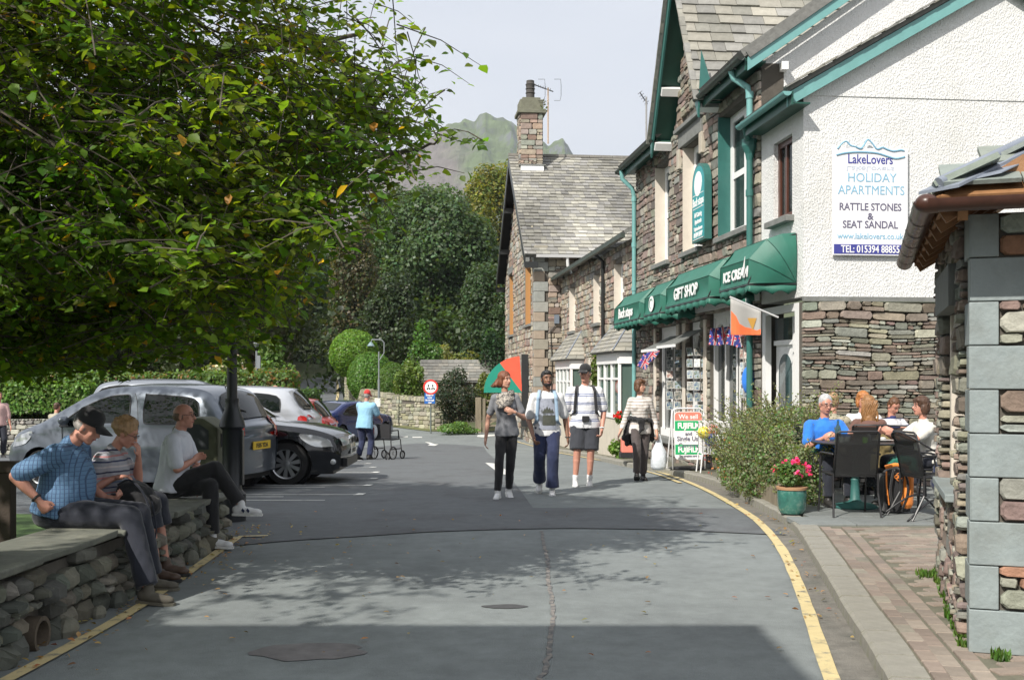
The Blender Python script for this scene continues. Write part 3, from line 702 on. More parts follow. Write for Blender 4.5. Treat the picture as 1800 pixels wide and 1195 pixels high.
# main roof (seen from below), eaves gutters
def slab(mb, pts, n, t, mi=0): mb.prism(pts, Vector(n).normalized() * t, mi=mi)
nm = (V(-.7, 0, 1)).normalized()
for (a, b, nme) in ((16.25, 18.62, 0), (21.78, 25.3, 1)):
 mb = MB(); e = .33
 p = [stp(a, 6.38, e), stp(b, 6.38, e), stp(b, 6.38, e) + (ACR * 4.6 + V(0, 0, 4.6 * .7)), stp(a, 6.38, e) + (ACR * 4.6 + V(0, 0, 4.6 * .7))]
 mb.prism(p, V(-.57, 0, .82) * .12); mb.build('roof', m_slate_plain if 0 else M('slate_edge', (.15, .15, .14), .8, var=.3, vs=12, bump=.4), shop)
 mb = MB(); ST.box(mb, uy(a), uy(b), 6.18, 6.36, .30, .33); mb.build('fascia', m_dgreen, shop)
 mb = MB(); ST.box(mb, uy(a), uy(b), 6.30, 6.33, .0, .30); mb.build('soffit', m_dgreen, shop)
 gm = MB(); pr = [(0.065 * math.cos(t), .065 * math.sin(t)) for t in np.linspace(math.pi, 2 * math.pi, 9)]
 A = [stp(a - .05, 6.36 + h, .40 + d) for d, h in pr]; B = [stp(b + .05, 6.36 + h, .40 + d) for d, h in pr]; gm.sheet([A, B]); A2 = [stp(a - .05, 6.36 + h * .85, .40 + d * .85) for d, h in pr]; B2 = [stp(b + .05, 6.36 + h * .85, .40 + d * .85) for d, h in pr]; gm.sheet([B2, A2])
 gt = gm.build('gutter', M('old_gutter', (.05, .065, .055), .5, var=.4, vs=6), shop, smooth=True)
 br = MB(); y = a + .3
 while y < b: br.bar(stp(y, 6.28, .36), stp(y, 6.34, .46), .03); y += .8
 br.build('bracket', m_blackp, gt)
# cross gable: two steep slopes running back from the street
gw = 4.8; ov = .42
for sgn, foot in ((-1, gY0), (1, gY1)):
 f0 = stp(foot + sgn * .12, 6.25, ov); a0 = stp(gYa, gZa, ov); S_ = (a0 - f0).normalized(); L = (a0 - f0).length; Nn = ACR.cross(S_); Nn = Nn if Nn.z > 0 else -Nn
 mb = MB(); slab(mb, [f0, a0, a0 + ACR * gw, f0 + ACR * gw], Nn, .05); mb.build('roof_boarding', m_dgreen, shop)
 mb = MB(); mb.prism([f0 - V(0, 0, .26) + Nn * .02, a0 - V(0, 0, .26) + Nn * .02, a0 + Nn * .05, f0 + Nn * .05], ACR * .035); mb.build('bargeboard', m_teal, shop)
 for hgt, ww in ((.02, .36), (1.12, .30)):
  q = f0 + S_ * hgt - Nn * .1; mb = MB(); mb.bar(q + ACR * .05, q + ACR * .44, .16, .13, up=Nn); mb.build('purlin_end', m_white, shop, bevel=.006)
 if sgn < 0: slates(shop, f0 + Nn * .055, ACR, S_, int(gw / .34), int(L / .23), .34, .235, m_slate, PAL_SLG, nind=200, thick=.014, fade=.1)
 else:
  mb = MB(); slab(mb, [f0 + Nn * .052 - ACR * .02, a0 + Nn * .052 - ACR * .02, a0 + ACR * gw + Nn * .052, f0 + ACR * gw + Nn * .052], Nn, .045); mb.build('roof', M('slate_edge'), shop)
 vg = MB(); k = 0
 while k * .22 < L - .1: vg.obox(f0 + S_ * (k * .22 + .12) + Nn * .075 - ACR * .03, ACR * .05, S_ * .115, Nn * (.012 + .006 * (k % 3)), col=random.choice(PAL_SL)); k += 1
 vg.build('verge_slates', m_slate, shop, kind='stuff')
# green triangle of boarding beside the gable and a stone dormer behind
f0 = stp(gY0 - .1, 6.25, ov)
mb = MB(); mb.prism([f0 + V(.02, -.03, 0), f0 + V(.02, -.03, .9) + ACR * .05, f0 + ACR * .32 + V(0, -.03, .1)], V(0, .03, 0)); mb.build('barge_return', m_teal, shop)
dm = MB(); dO = P(1410, 30, 20.6); DP = Pl((dO.x, 20.2, 0), ACR, V(.105, -1, 0)); DP.box(dm, .0, 1.6, 7.5, 9.6, -.8, 0); dd = dm.build('dormer', m_back, shop)
stone_wall(shop, DP, 0, 1.6, 9.6, [(.28, .62, 8.2, 9.5)], rows=(.14, .24), pal=PAL_SLG, depth=.02, nind=12, v0=8.2, mat=m_slate, split=0)
mb = MB(); DP.box(mb, .28, .62, 8.2, 9.5, 0, .05); mb.build('window', m_brown, shop); mb = MB(); DP.box(mb, .33, .57, 8.3, 9.4, .052, .056); mb.build('pane', pane_mat(), shop)
# white gable end of the shop above the lower wing
GW = Pl(stp(16.45, 0, 0), ACR, V(.105, -1, 0))
mb = MB(); GW.poly(mb, [(0, 5.0), (7, 5.0), (7, 7.6), (4.4, 9.42), (0, 6.36)], -.3, 0); mb.build('gable_wall', m_render, shop)
vL = ACR * 5 + V(0, 0, 3.5); s0 = stp(16.20, 6.33, .30)
mb = MB(); mb.prism([s0 - V(0, 0, .17), s0 + vL - V(0, 0, .17), s0 + vL + V(0, 0, .03), s0 + V(0, 0, .03)], V(0, .03, 0)); mb.build('bargeboard', m_tealp, shop)
mb = MB(); mb.bar(s0 + V(0, -.01, .06), s0 + vL + V(0, -.01, .06), .10, .035, up=V(0, 1, 0)); mb.build('verge', M('slate_edge'), shop)
mb = MB(); c = GW.pt(.32, 6.28, .08); mb.obox(c, V(.05, 0, 0), V(0, .09, 0), V(0, 0, .06)); mb.build('purlin_end', m_white, shop)
# aerial standing behind the near eave
ae = thing('tv_aerial', 'thin grey aerial pole above the left end of the shop eave', 'aerial', stp(24.8, 6.3, -.3))
b0 = P(1136, 250, 25.2); mb = MB(); mb.tube([b0 - V(0, 0, .9), b0 + V(0, 0, 1.05)], .022); mb.build('pole', M('galvanised', (.3, .3, .3), .5, metal=.6), ae)
mb = MB(); t = b0 + V(0, 0, 1.0); mb.tube([t + V(-.17, -.2, .1), t + V(.05, .2, -.06)], .012); [mb.tube([t + V(-.17 + .05 * k, -.2 + .09 * k, .1 - .035 * k) - V(.05, 0, 0.04), t + V(-.17 + .05 * k, -.2 + .09 * k, .1 - .035 * k) + V(.05, 0, .04)], .006) for k in range(5)]; mb.build('antenna', m_blackp, ae)

# shopfront: tall panelled windows with round-headed lights
m_shopglass = glass_mat('shop_glass', (.05, .06, .06), .10)
def shop_window(h, n, name='shop_window'):
 u0, u1, v0, v1 = h; f = MB(); d0, d1 = -.16, -.06
 ST.box(f, u0, u1, v0, v0 + .16, d0, d1 + .03); ST.box(f, u0, u1, v1 - .12, v1, d0, d1)
 ST.box(f, u0, u0 + .07, v0 + .16, v1 - .12, d0, d1); ST.box(f, u1 - .07, u1, v0 + .16, v1 - .12, d0, d1)
 wd = (u1 - u0 - .14) / n
 for i in range(1, n): ST.box(f, u0 + .07 + wd * i - .035, u0 + .07 + wd * i + .035, v0 + .16, v1 - .12, d0, d1)
 for i in range(n):      # arch heads
  a = u0 + .07 + wd * i + .035; b = a + wd - .07; r_ = (b - a) / 2; cz = v1 - .22 - r_; pts = [(a, v1 - .12), (a, cz)] + [(a + r_ - r_ * math.cos(t), cz + r_ * math.sin(t)) for t in np.linspace(0, math.pi, 9)] + [(b, cz), (b, v1 - .12)]
  for p, q in zip(pts[1:-2], pts[2:-1]): ST.poly(f, [(p[0], p[1]), (q[0], q[1]), (q[0], v1 - .12), (p[0], v1 - .12)] if q[0] - p[0] > 1e-4 else [(p[0], p[1]), (p[0] + .001, p[1]), (p[0] + .001, v1 - .12), (p[0], v1 - .12)], d0 + .01, d1 - .01)
 w_ = f.build(name, m_white, shop)
 for i in range(n):
  gl = MB(); a = u0 + .07 + wd * i; ST.box(gl, a + .02, a + wd - .02, v0 + .12, v1 - .1, d0 + .03, d0 + .04); gl.build('pane', m_shopglass, w_)
  cc = MB(); a += .05; nn = 10; cc.sheet([[ST.pt(a + (wd - .1) * k / nn, z, d0 - .05 + .015 * math.sin(k * 2.1)) for k in range(nn + 1)] for z in (v0 + .1, v1 - .15)]); cc.build('curtain', M('net_curtain'), w_)
 s_ = MB(); ST.box(s_, u0 - .1, u1 + .1, v0 - .12, v0 - .002, -.16, .14); s_.build('sill', m_sill, w_, bevel=.01)
 return w_
shop_window(G1, 3); shop_window(G2, 1); shop_window(G3, 2)
for uu, ww in ((uy(16.98), .14), (uy(19.2), .16), (uy(20.6), .2), (uy(21.05), .2), (uy(22.98), .14)):
 mb = MB(); ST.box(mb, uu, uu + ww, .2, 2.6, .04, .075); mb.build('pilaster', m_cream, shop, bevel=.006)
mb = MB(); ST.box(mb, y0, y1, 2.74, 2.86, .03, .09); mb.build('fascia', m_white, shop)
# plaque between the upstairs windows
pq = thing('hanging_plaque', 'arched teal plaque with white writing between the upstairs windows', 'sign', stp(19.2, 4.4, .2))
a = P(1228, 417, 19.55); pu = uy(19.05)
def arch(u0, u1, v0, v1, n=12):
 r_ = (u1 - u0) / 2; return [(u0, v0), (u1, v0), (u1, v1 - r_ * .9)] + [(u0 + r_ + r_ * math.cos(t), v1 - r_ * .9 + r_ * .9 * math.sin(t)) for t in np.linspace(0, math.pi, n)][1:-1] + [(u0, v1 - r_ * .9)]
qu0, qu1, qv0, qv1 = uy(18.80), uy(19.62), 3.98, 5.36
mb = MB(); ST.poly(mb, arch(qu0, qu1, qv0, qv1), .08, .20); mb.build('frame', m_teal, pq)
mb = MB(); ST.poly(mb, arch(qu0 + .05, qu1 - .05, qv0 + .05, qv1 - .05), .19, .206); mb.build('panel', M('plaque_teal', (.02, .27, .29), .4), pq)
mw = M('sign_white', (.8, .8, .78), .5)
mb = MB(); cu = (qu0 + qu1) / 2; ST.poly(mb, [(cu + .24 * math.cos(t), 5.0 + .22 * math.sin(t)) for t in np.linspace(0, 6.28, 21)[:-1]], .206, .211)
mb.build('roundel', mw, pq)
for t_, z, s in (('Beck steps', 4.62, .21), ('Self Catering', 4.42, .115), ('Apartments', 4.30, .115), ('Telephone Grasmere', 4.18, .09), ('015394 35107', 4.06, .12)):
 text(t_, s, ST.pt(cu, z, .208), -UST, V(0, 0, 1), mw, pq, sx=.78 if len(t_) < 15 else .68, bold=.004)
for z in (4.81, 4.57, 4.02): mb = MB(); ST.box(mb, qu0 + .08, qu1 - .08, z, z + .012, .206, .209); mb.build('line', mw, pq)
# downpipes
def pipe(parent, pts, r=.045, mat=None, name='downpipe', collars=()):
 mb = MB(); mb.tube(pts, r, 10); o = mb.build(name, mat, parent, smooth=True)
 for c in collars:
  m = MB(); m.tube([Vector(c) - V(0, 0, .05), Vector(c) + V(0, 0, .05)], r * 1.25, 10); m.build('collar', mat, o, smooth=True)
 return o
a = 24.9
pipe(shop, [stp(a, 6.3, .40), stp(a, 6.12, .38), stp(a, 5.9, .14), stp(a, 5.7, .1), stp(a, -.3, .1)], .05, m_tealp, collars=[stp(a, z, .1) for z in (5.65, 4.6, 3.6)])
a = 16.62
dp = pipe(shop, [stp(a + .15, 6.32, .38), stp(a + .15, 6.2, .34), stp(a, 6.02, .16), stp(a, 5.85, .13), stp(a, 5.2, .13)], .05, m_tealp, collars=[stp(a, 5.9, .13)])
pipe(shop, [stp(a, 5.1, .13), stp(a, 4.2, .13), stp(a, 2.6, .13), stp(a, -.1, .13)], .05, m_teal, collars=[stp(a, 4.4, .13), stp(a, 2.4, .13)])
mb = MB(); mb.lathe([(.05, -.22), (.07, -.12), (.12, 0), (.12, .1)], stp(a, 5.12, .13), 10); mb.build('rainwater_hopper', m_teal, dp)
mb = MB(); mb.tube([stp(16.35, 5.42, .32), stp(16.45, 5.3, .25), stp(a - .02, 5.15, .14)], .045); mb.build('swan_neck', m_teal, dp, smooth=True)

# ---------------------------------------------------------------- white wing with the letting sign
wing = thing('rendered_building', 'white roughcast house gable over a coursed stone ground floor, with teal bargeboard', 'house', (4, 14.75, 0))
GA = Pl(stp(14.75, 0, 0), ACR, V(.105, -1, 0)); EZ = 5.5; SLP = .578; hw = 2.78
mb = MB(); WW_ = (uy(15.17), uy(15.92), 3.85, 5.0)
wall_cells(mb, ST, uy(14.75), uy(16.45), 2.68, 5.42, [WW_], -.3, 0)
GA.poly(mb, [(0.301, 2.68), (7.5, 2.68), (7.5, 5.42), (.301, 5.42)], -.3, 0)
GA.poly(mb, [(0.0, 5.42), (7.5, 5.42), (2 * hw, EZ), (hw, EZ + hw * SLP), (0, EZ)], -.3, .012)
mb.build('wall', m_render, wing)
mb = MB(); GA.box(mb, -.012, 7.5, 2.615, 2.675, -.02, .035); mb.build('drip_course', m_sill, wing)
window(wing, ST, *WW_[:2], *WW_[2:], rec=.07, frame=m_brown, fw=.085, bars_u=((WW_[0] + WW_[1]) / 2 + .06,), sill=m_sill, curtain=M('pale_blind', (.5, .5, .45), .9))
mb = MB(); mb.box(0, 1, 0, 1, 0, 1) if 0 else None
# stone ground floor of the wing, seen over the tea tables
wall_cells(mb, GA, .301, 7.5, -.3, 2.61, [], -.3, -.02); wall_cells(mb, ST, uy(14.75), uy(14.96), -.3, 2.61, [], -.3, -.02)
mb.build('wall', m_back, wing)
n_ = stone_wall(wing, GA, -.02, 3.2, 2.6, [], rows=(.05, .155), asp=(1.6, 4.2), pal=PAL_CAFE, depth=.06, nind=300, v0=.0, split=.45, cr=.3, gap=.006, wave=.05, bright=1.05)
# roof, verge, barge
for sg in (-1, 1):
 ap = GA.pt(hw, EZ + hw * SLP + .08, .15); ft = GA.pt(hw + sg * (hw + .28), EZ - .28 * SLP + .08, .15); bk = V(.105, -1, 0) * -1
 S_ = (ap - ft).normalized(); bdir = UST
 Nn = S_.cross(bdir); Nn = Nn if Nn.z > 0 else -Nn
 mb = MB(); mb.prism([ft, ap, ap + bdir * 1.95, ft + bdir * 1.95], Nn * .06); mb.build('roof', M('slate_edge'), wing)
 mb = MB(); mb.prism([ft - V(0, 0, .20), ap - V(0, 0, .20), ap - V(0, 0, .012), ft - V(0, 0, .012)], UST * .03); mb.build('bargeboard', m_tealp, wing)
 mb = MB(); mb.prism([ft - V(0, 0, .03) + UST * .03, ap - V(0, 0, .03) + UST * .03, ap + UST * .15 - V(0, 0, .03), ft + UST * .15 - V(0, 0, .03)], V(0, 0, .02)); mb.build('soffit', M('blue_soffit', (.05, .13, .16), .5), wing)
 vg = MB(); k = 0; L = (ap - ft).length
 while k * .2 < L: vg.obox(ft + S_ * (k * .2 + .1) + Nn * (.07 + .01 * (k % 2)) - UST * .02, UST * .06, S_ * .115, Nn * .012, col=random.choice(PAL_SL)); k += 1
 vg.build('verge_slates', m_slate, wing, kind='stuff')
mb = MB(); mb.lathe([(.0, 0), (.05, .1), (.03, .4), (0, .55)], GA.pt(hw, EZ + hw * SLP + .1, .2), 8); mb.build('finial', m_tealp, wing)
mb = MB(); ST.box(mb, uy(14.48), uy(16.40), 5.22, 5.40, .24, .27); mb.build('fascia', m_dgreen, wing)
mb = MB(); ST.box(mb, uy(14.5), uy(16.40), 5.24, 5.262, .0, .24); mb.build('soffit', m_dgreen, wing)
pr = [(0.06 * math.cos(t), .06 * math.sin(t)) for t in np.linspace(math.pi, 2 * math.pi, 9)]; gm = MB()
gm.sheet([[stp(y, 5.39 + h, .335 + d) for d, h in pr] for y in (14.45, 16.5)]); gm.sheet([[stp(y, 5.39 + h * .85, .335 + d * .85) for d, h in pr] for y in (16.5, 14.45)])
gm.poly = None; gm.add([stp(14.45, 5.39 + h, .335 + d) for d, h in pr], [tuple(range(9))]); gm.build('gutter', m_tealp, wing, smooth=True)
# porch with glazed door at the corner under the last awning
por = MB()
wall_cells(por, ST, uy(14.96), uy(16.62), -.2, 2.61, [(uy(15.10), uy(16.3), -.2, 2.5)], -.10, -.01); por.build('porch_frame', m_white, wing)
dr = MB(); ST.box(dr, uy(15.5), uy(16.28), -.1, 2.05, -.22, -.17); dO_ = dr.build('door', m_white, wing)
for (a, b, c, d) in ((15.62, 16.16, 1.05, 1.92),):
 gl = MB(); ST.poly(gl, arch(uy(a), uy(b), c, d), -.17, -.165); gl.build('pane', glass_mat('door_glass', (.10, .13, .14), .1), dO_)
mb = MB(); mb.tube([ST.pt(uy(15.58), 1.0, -.16), ST.pt(uy(15.58), 1.12, -.13)], .014); mb.build('handle', M('brass', (.5, .38, .15), .3, metal=1), dO_)
mb = MB(); ST.box(mb, uy(15.12), uy(15.46), 1.0, 2.45, -.16, -.15); ST.box(mb, uy(15.5), uy(16.28), 2.12, 2.45, -.16, -.15); mb.build('side_light', m_shopglass, wing)
mb = MB(); ST.box(mb, uy(15.12), uy(15.5), -.1, .98, -.17, -.14); ST.box(mb, uy(15.46), uy(15.5), .98, 2.45, -.17, -.13); ST.box(mb, uy(15.5), uy(16.28), 2.05, 2.12, -.2, -.13); mb.build('door_surround', m_white, wing)
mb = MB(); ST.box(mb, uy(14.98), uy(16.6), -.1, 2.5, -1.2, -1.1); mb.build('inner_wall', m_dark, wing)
# ivy sprig on the stone wall
pos = np.array([tuple(GA.pt(3.0 - .25 * abs(random.gauss(0, .5)), 1.45 + random.uniform(-.28, .45), .09 + random.uniform(0, .06))) for _ in range(46)])
iv = leaves('foliage', pos, RNG.normal(size=pos.shape) * .4 + (0, -1, .4), RNG.uniform(.05, .10, 46), vary((.12, .26, .03), 46, .25), leaf_mat('leaf'), kind='stuff')
ivt = thing('climbing_plant', 'bright green creeper sprig on the stone wall near the kiosk corner', 'plant', GA.pt(3.0, 1.3, .05)); iv.parent = ivt; iv.matrix_parent_inverse = ROOTM[ivt.name]
mb = MB(); mb.tube([GA.pt(3.05, .2, .08), GA.pt(3.0, 1.0, .1), GA.pt(2.9, 1.5, .1), GA.pt(2.95, 1.85, .08)], .008, 5); mb.build('stem', m_wood, ivt)

# letting sign
ls = thing('letting_sign', 'large white letting board with blue lettering on the roughcast gable', 'sign', P(1530, 450, 14.9))
SP = Pl(P(1461, 449, 14.775), ACR, V(.105, -1, 0)); k = 14.80 / 1900; sw, sh = 138 * k, 188 * k
mb = MB(); SP.box(mb, 0, sw, 0, sh, .02, .045); mb.build('board', M('sign_board', (.74, .74, .76), .4, var=.02), ls, bevel=.004)
m_navy = M('sign_navy', (.045, .05, .26), .5); m_lb = M('sign_light_blue', (.22, .42, .56), .5); m_gp = M('sign_grey_purple', (.12, .11, .17), .5); m_pl = M('sign_faint', (.50, .54, .62), .5)
mb = MB(); SP.box(mb, .02, sw - .005, .02, .15, .045, .049); mb.build('telephone_band', m_navy, ls)
Zp = V(0, 0, 1)
def sgn(t, s, px, py, m, sx=1, bold=.003, d=.047, space=1.): text(t, s, SP.pt((px - 1461) * k, (449 - py) * k, d), ACR, Zp, m, ls, sx=sx, bold=bold, space=space)
sgn('TEL: 015394 88855', .14, 1530, 444, M('sign_white'), .76, .002, .05)
sgn('www.lakelovers.co.uk', .115, 1530, 420, m_lb, .92, .001)
sgn('SEAT SANDAL', .142, 1530, 401, m_gp, .88, .002); sgn('&', .13, 1530, 386, m_gp); sgn('RATTLE STONES', .142, 1530, 370, m_gp, .85, .002)
sgn('APARTMENTS', .175, 1532, 342, m_lb, .88, .0); sgn('HOLIDAY', .175, 1533, 320, m_lb, .93, .0)
sgn('LakeLovers', .18, 1530, 288, m_navy, .78, .002)
text('LakeLovers', .10, SP.pt((1530 - 1461) * k, (449 - 293) * k, .046), ACR, -Zp, m_pl, ls, sx=1.5, bold=.001)
for pts, m, r_ in ((((1470, 263), (1478, 254), (1486, 250), (1494, 257), (1503, 259), (1512, 262), (1518, 256), (1525, 246), (1533, 252), (1542, 262), (1552, 259), (1560, 262), (1572, 265), (1585, 263), (1592, 264)), m_lb, .012),
                   (((1468, 274), (1485, 270), (1510, 268), (1540, 269), (1560, 274), (1575, 278), (1588, 276), (1593, 274)), m_lb, .012)):
 mb = MB(); ps = smooth_line([(u, v) for u, v in pts], 5)
 ps3 = [SP.pt((u - 1461) * k, (449 - v) * k, .049) for u, v in ps]; mb.tube(ps3, r_, 6); mb.build('emblem', m, ls)

# ---------------------------------------------------------------- awnings
m_can = M('green_canvas', (.022, .135, .095), .55, var=.16, vs=2.5, bump=.15, bs=8, spec=.5, col2=(.05, .17, .13), c2s=3, c2lo=.55, c2hi=.8)
def awning(Y0, Y1, top, bot, proj, label, words=None, size=.3, logo=False, back=None, m=m_can, pl=ST, uf=uy):
 t = thing('shop_awning', label, 'awning', pl.pt(uf((Y0 + Y1) / 2), bot, 0), group='green awnings over the shopfront')
 h = top - bot; u0, u1 = uf(Y0), uf(Y1); inset = .12
 prof = [(.02, top), (proj * .32, top - h * .02), (proj * .62, top - h * .12), (proj * .985, bot + h * .50), (proj, bot + .02)]     # d, z of the ribs
 def rib(i, s):      # corner of rib i at the near (s=0) or far (s=1) end of the straight front
  d, z = prof[i]; e = inset * (d / proj)
  return ((u0 + e) if s == 0 else (u1 - e), z, d)
 A = [pl.pt(*rib(i, 0)) for i in range(5)]; B = [pl.pt(*rib(i, 1)) for i in range(5)]
 P0 = pl.pt(u0, bot + .03, .01); P1 = pl.pt(u1, bot + .03, .01)
 # front panels sag a little between the ribs
 def panel(a0, b0, a1, b1, n=22, mrows=6, bulge=.0):
  nn = (b0 - a0).cross(a1 - a0).normalized(); nn = nn if nn.dot(pl.N + V(0, 0, .6)) > 0 else -nn
  return [[(a0 * (1 - s) + b0 * s) * (1 - r_) + (a1 * (1 - s) + b1 * s) * r_ - nn * (.025 * math.sin(math.pi * r_) * (1 + .4 * noise.noise(V(s * 6, r_ * 3, Y0)))) for s in np.linspace(0, 1, n)] for r_ in np.linspace(0, 1, mrows)]
 for i in range(4):
  mb = MB(); mb.sheet(panel(A[i], B[i], A[i + 1], B[i + 1])); mb.build('canopy_panel', m, t, smooth='all')
  for (q0, q1, pv) in ((A[i], A[i + 1], P0), (B[i], B[i + 1], P1)):
   mb = MB(); nn = (q1 - q0).cross(pv - q0).normalized()
   rows_ = []
   for r_ in np.linspace(0, 1, 6): rows_.append([(q0 * (1 - s) + q1 * s) * (1 - r_) + pv * r_ + UST * ((-1 if pv is P0 else 1) * .11 * math.sin(math.pi * r_ ** .8)) * (.3 + .7 * math.sin(math.pi * (i + s) / 4)) for s in np.linspace(0, 1, 5)])
   mb.sheet(rows_); mb.build('canopy_end', m, t, smooth='all')
 # seams (piping)
 for i in (2, 3, 4):
  gb = lambda i, t_, sg: UST * (sg * .112 * math.sin(math.pi * (1 - t_) ** .8)) * (.3 + .7 * math.sin(math.pi * i / 4)); mb = MB(); mb.tube([P0.lerp(A[i], t_) + gb(i, t_, -1) for t_ in np.linspace(0, 1, 7)] + [B[i].lerp(P1, t_) + gb(i, 1 - t_, 1) for t_ in np.linspace(0, 1, 7)], .0055, 5); mb.build('piping', m_dgreen, t)
 # scalloped valance hanging from the lowest rib
 path = [P0, A[4], B[4], P1]; mb = MB(); 
 for a, b in zip(path, path[1:]):
  L = (b - a).length; ns = max(2, int(round(L / .2))); n = ns * 6; outw = (b - a).cross(V(0, 0, 1)).normalized(); top_r = []; mid = []; low = []
  if outw.dot(pl.N) < 0 and abs(outw.dot(pl.N)) > .5: outw = -outw
  for q in range(n + 1):
   p = a + (b - a) * q / n; ph = q / 6 * math.pi * 2; sc = .035 * (1 - math.cos(ph)) / 2; wv = .022 * math.sin(ph * .5 + 1) * 1
   top_r.append(p); mid.append(p + V(0, 0, -.08) + outw * wv * .5); low.append(p + V(0, 0, -.16 + .05 * abs(math.cos(ph / 2)) * 1.0) + outw * wv)
  mb.sheet([top_r, mid, low])
 vl = mb.build('valance', m, t, smooth='all'); so_ = vl.modifiers.new('cloth', 'SOLIDIFY'); so_.thickness = .006
 fr = MB(); fr.tube([P0 - V(0, 0, .02), A[4] - V(0, 0, .02), B[4] - V(0, 0, .02), P1 - V(0, 0, .02)], .012, 6); fr.tube([pl.pt(u0, top - .02, .01), A[2] - V(0, 0, .03), A[4]], .012, 6); fr.tube([pl.pt(u1, top - .02, .01), B[2] - V(0, 0, .03), B[4]], .012, 6); fr.build('frame', m_blackp, t)
 if words:
  a, b = A[3], B[3]; a1, b1 = A[4], B[4]; up = (a - a1).normalized(); nn = UST.cross(up); nn = nn if nn.dot(pl.N) > 0 else -nn
  for s_, wd_, sc, hx in words:
   c = (a1 * (1 - s_) + b1 * s_) + up * hx; text(wd_, sc, c + nn * .012, -UST, up, M('sign_white'), t, sx=1.15, bold=.008, shear=.0, ext=.003)
 if logo:
  a1, b1 = A[4], B[4]; up = (A[3] - a1).normalized(); nn = UST.cross(up); nn = nn if nn.dot(pl.N) > 0 else -nn; c = (a1 + b1) / 2 + up * .19 + nn * .012
  mb = MB(); mb.prism([c + UST * (-.2 * math.cos(t_)) + up * (.15 * math.sin(t_)) for t_ in np.linspace(0, 6.28, 21)[:-1]], nn * .004); mb.build('roundel', M('sign_white'), t)
  mb = MB(); mb.tube([c + nn * .006 + UST * (-.12 * math.cos(t_)) + up * (.09 * math.sin(t_)) for t_ in np.linspace(.6, 4.4, 12)], .01, 5); mb.build('emblem', m, t)
 return t
aw1 = awning(14.98, 16.55, 3.58, 2.86, .66, 'largest green awning lettered ice cream beside the white corner', words=[(.42, 'ICE CREAM', .20, .10)])
a_ = aw1; c = ST.pt(uy(15.2), 3.10, .685)
mb = MB(); mb.prism([c + UST * .05 + V(0, 0, -.13), c + UST * .03 + V(0, 0, .03), c - UST * .05 + V(0, 0, .16), c - UST * .02 + V(0, 0, -.01)], NST * .006); mb.build('cone_emblem', M('sign_white'), aw1)
awning(16.92, 19.85, 3.52, 2.82, .66, 'long green awning lettered gift shop in the middle of the shopfront', words=[(.5, 'GIFT SHOP', .27, .09)])
awning(20.0, 21.5, 3.46, 2.76, .68, 'narrow green awning with a white roundel beside the gift shop awning', logo=True)
awning(21.75, 24.5, 3.44, 2.74, .68, 'green awning lettered Beck steps at the far end of the shop', words=[(.5, 'Beck steps', .29, .09)])
# ice cream flag on a slanting pole
fl = thing('ice_cream_flag', 'orange printed ice cream flag, cloth greyed for awning shade, hanging from a slanting pole under the awning', 'flag', P(1320, 590, 15.3))
a, b = P(1283, 522, 15.0), P(1368, 558, 15.05); mb = MB(); mb.tube([a, b], .014, 8); mb.build('pole', M('grey_pole', (.55, .55, .55), .5), fl)
m_fl = M('flag_cloth_shaded', (.36, .35, .33), .8, var=.06); m_flo = M('flag_orange', (.85, .16, .05), .75, var=.12, vs=10)  # grey of the cloth holds the shade of the awning above it
fl_ = lambda px, py, dz=0: P(px, py, 15.0 + .02 * math.sin(px * .12) + dz)
mb = MB(); mb.sheet([[fl_(1284 + (1338 - 1284) * s, (524 + (547 - 524) * s) * (1 - r_) + 589 * r_) for s in np.linspace(0, 1, 12)] for r_ in np.linspace(0, 1, 8)])
o_ = mb.build('cloth', m_fl, fl, smooth='all'); o_.modifiers.new('c', 'SOLIDIFY').thickness = .004
for px, py, name, m_ in ((0, 0, 'orange_print', m_flo),):
 mb = MB(); top = [(1285, 546), (1294, 556), (1300, 569), (1310, 575), (1320, 577), (1330, 581), (1337, 578)]; mb.sheet([[fl_(x, y, -.008) for x, y in top], [fl_(x, (y + 588.5) / 2, -.008) for x, y in top], [fl_(x, 588.5, -.008) for x, y in top]]); mb.build(name, m_, fl)
mb = MB(); mb.prism([fl_(1314, 559, -.012), fl_(1330, 559, -.012), fl_(1323, 581, -.012)], V(0, .002, 0)); mb.build('cone_print', M('cone_gold', (.50, .27, .05), .7), fl)

# ---------------------------------------------------------------- stone terrace beyond the shop
ter = thing('stone_terrace', 'low stone terrace with slate-roofed bay windows between shop and tall house', 'house', (2.2, 31, -.5))
TW = [(uy(26.4), uy(27.5), 3.05, 4.42), (uy(29.5), uy(30.4), 3.05, 4.42), (uy(33.6), uy(34.7), 3.0, 4.4)]; t0, t1 = uy(25.06), uy(36.45)
GH = [(uy(25.3), uy(28.0), .1, 2.2), (uy(29.4), uy(30.4), -.7, 1.75), (uy(32.2), uy(35.2), .1, 2.1)]
mb = MB(); wall_cells(mb, ST, t0, t1, -1, 4.85, TW + GH, -.35, 0); mb.build('wall', m_back, ter)
stone_wall(ter, ST, t0, t1, 4.83, TW + GH, rows=(.11, .24), asp=(1.1, 2.4), pal=PAL_FAR, depth=.05, nind=200, v0=-.8, split=.2, cr=.3)
for k, h in enumerate(TW):
 window(ter, ST, h[0] + .02, h[1] - .02, h[2], h[3], rec=.14, frame=m_white, fw=.1, bars_v=((h[2] + h[3]) / 2,), sill=m_sill, curtain=M('net_curtain'))
 mb = MB(); ST.box(mb, h[1] - .018, h[1], h[2], h[3], -.14, .045); mb.build('reveal', m_cream, ter)
mb = MB(); p = [stp(25.0, 4.87, .28), stp(36.7, 4.87, .28)]; q_ = ACR * 3.6 + V(0, 0, 2.3); mb.prism([p[0], p[1], p[1] + q_, p[0] + q_], V(-.5, 0, .85) * .09); mb.build('roof', M('slate_edge'), ter)
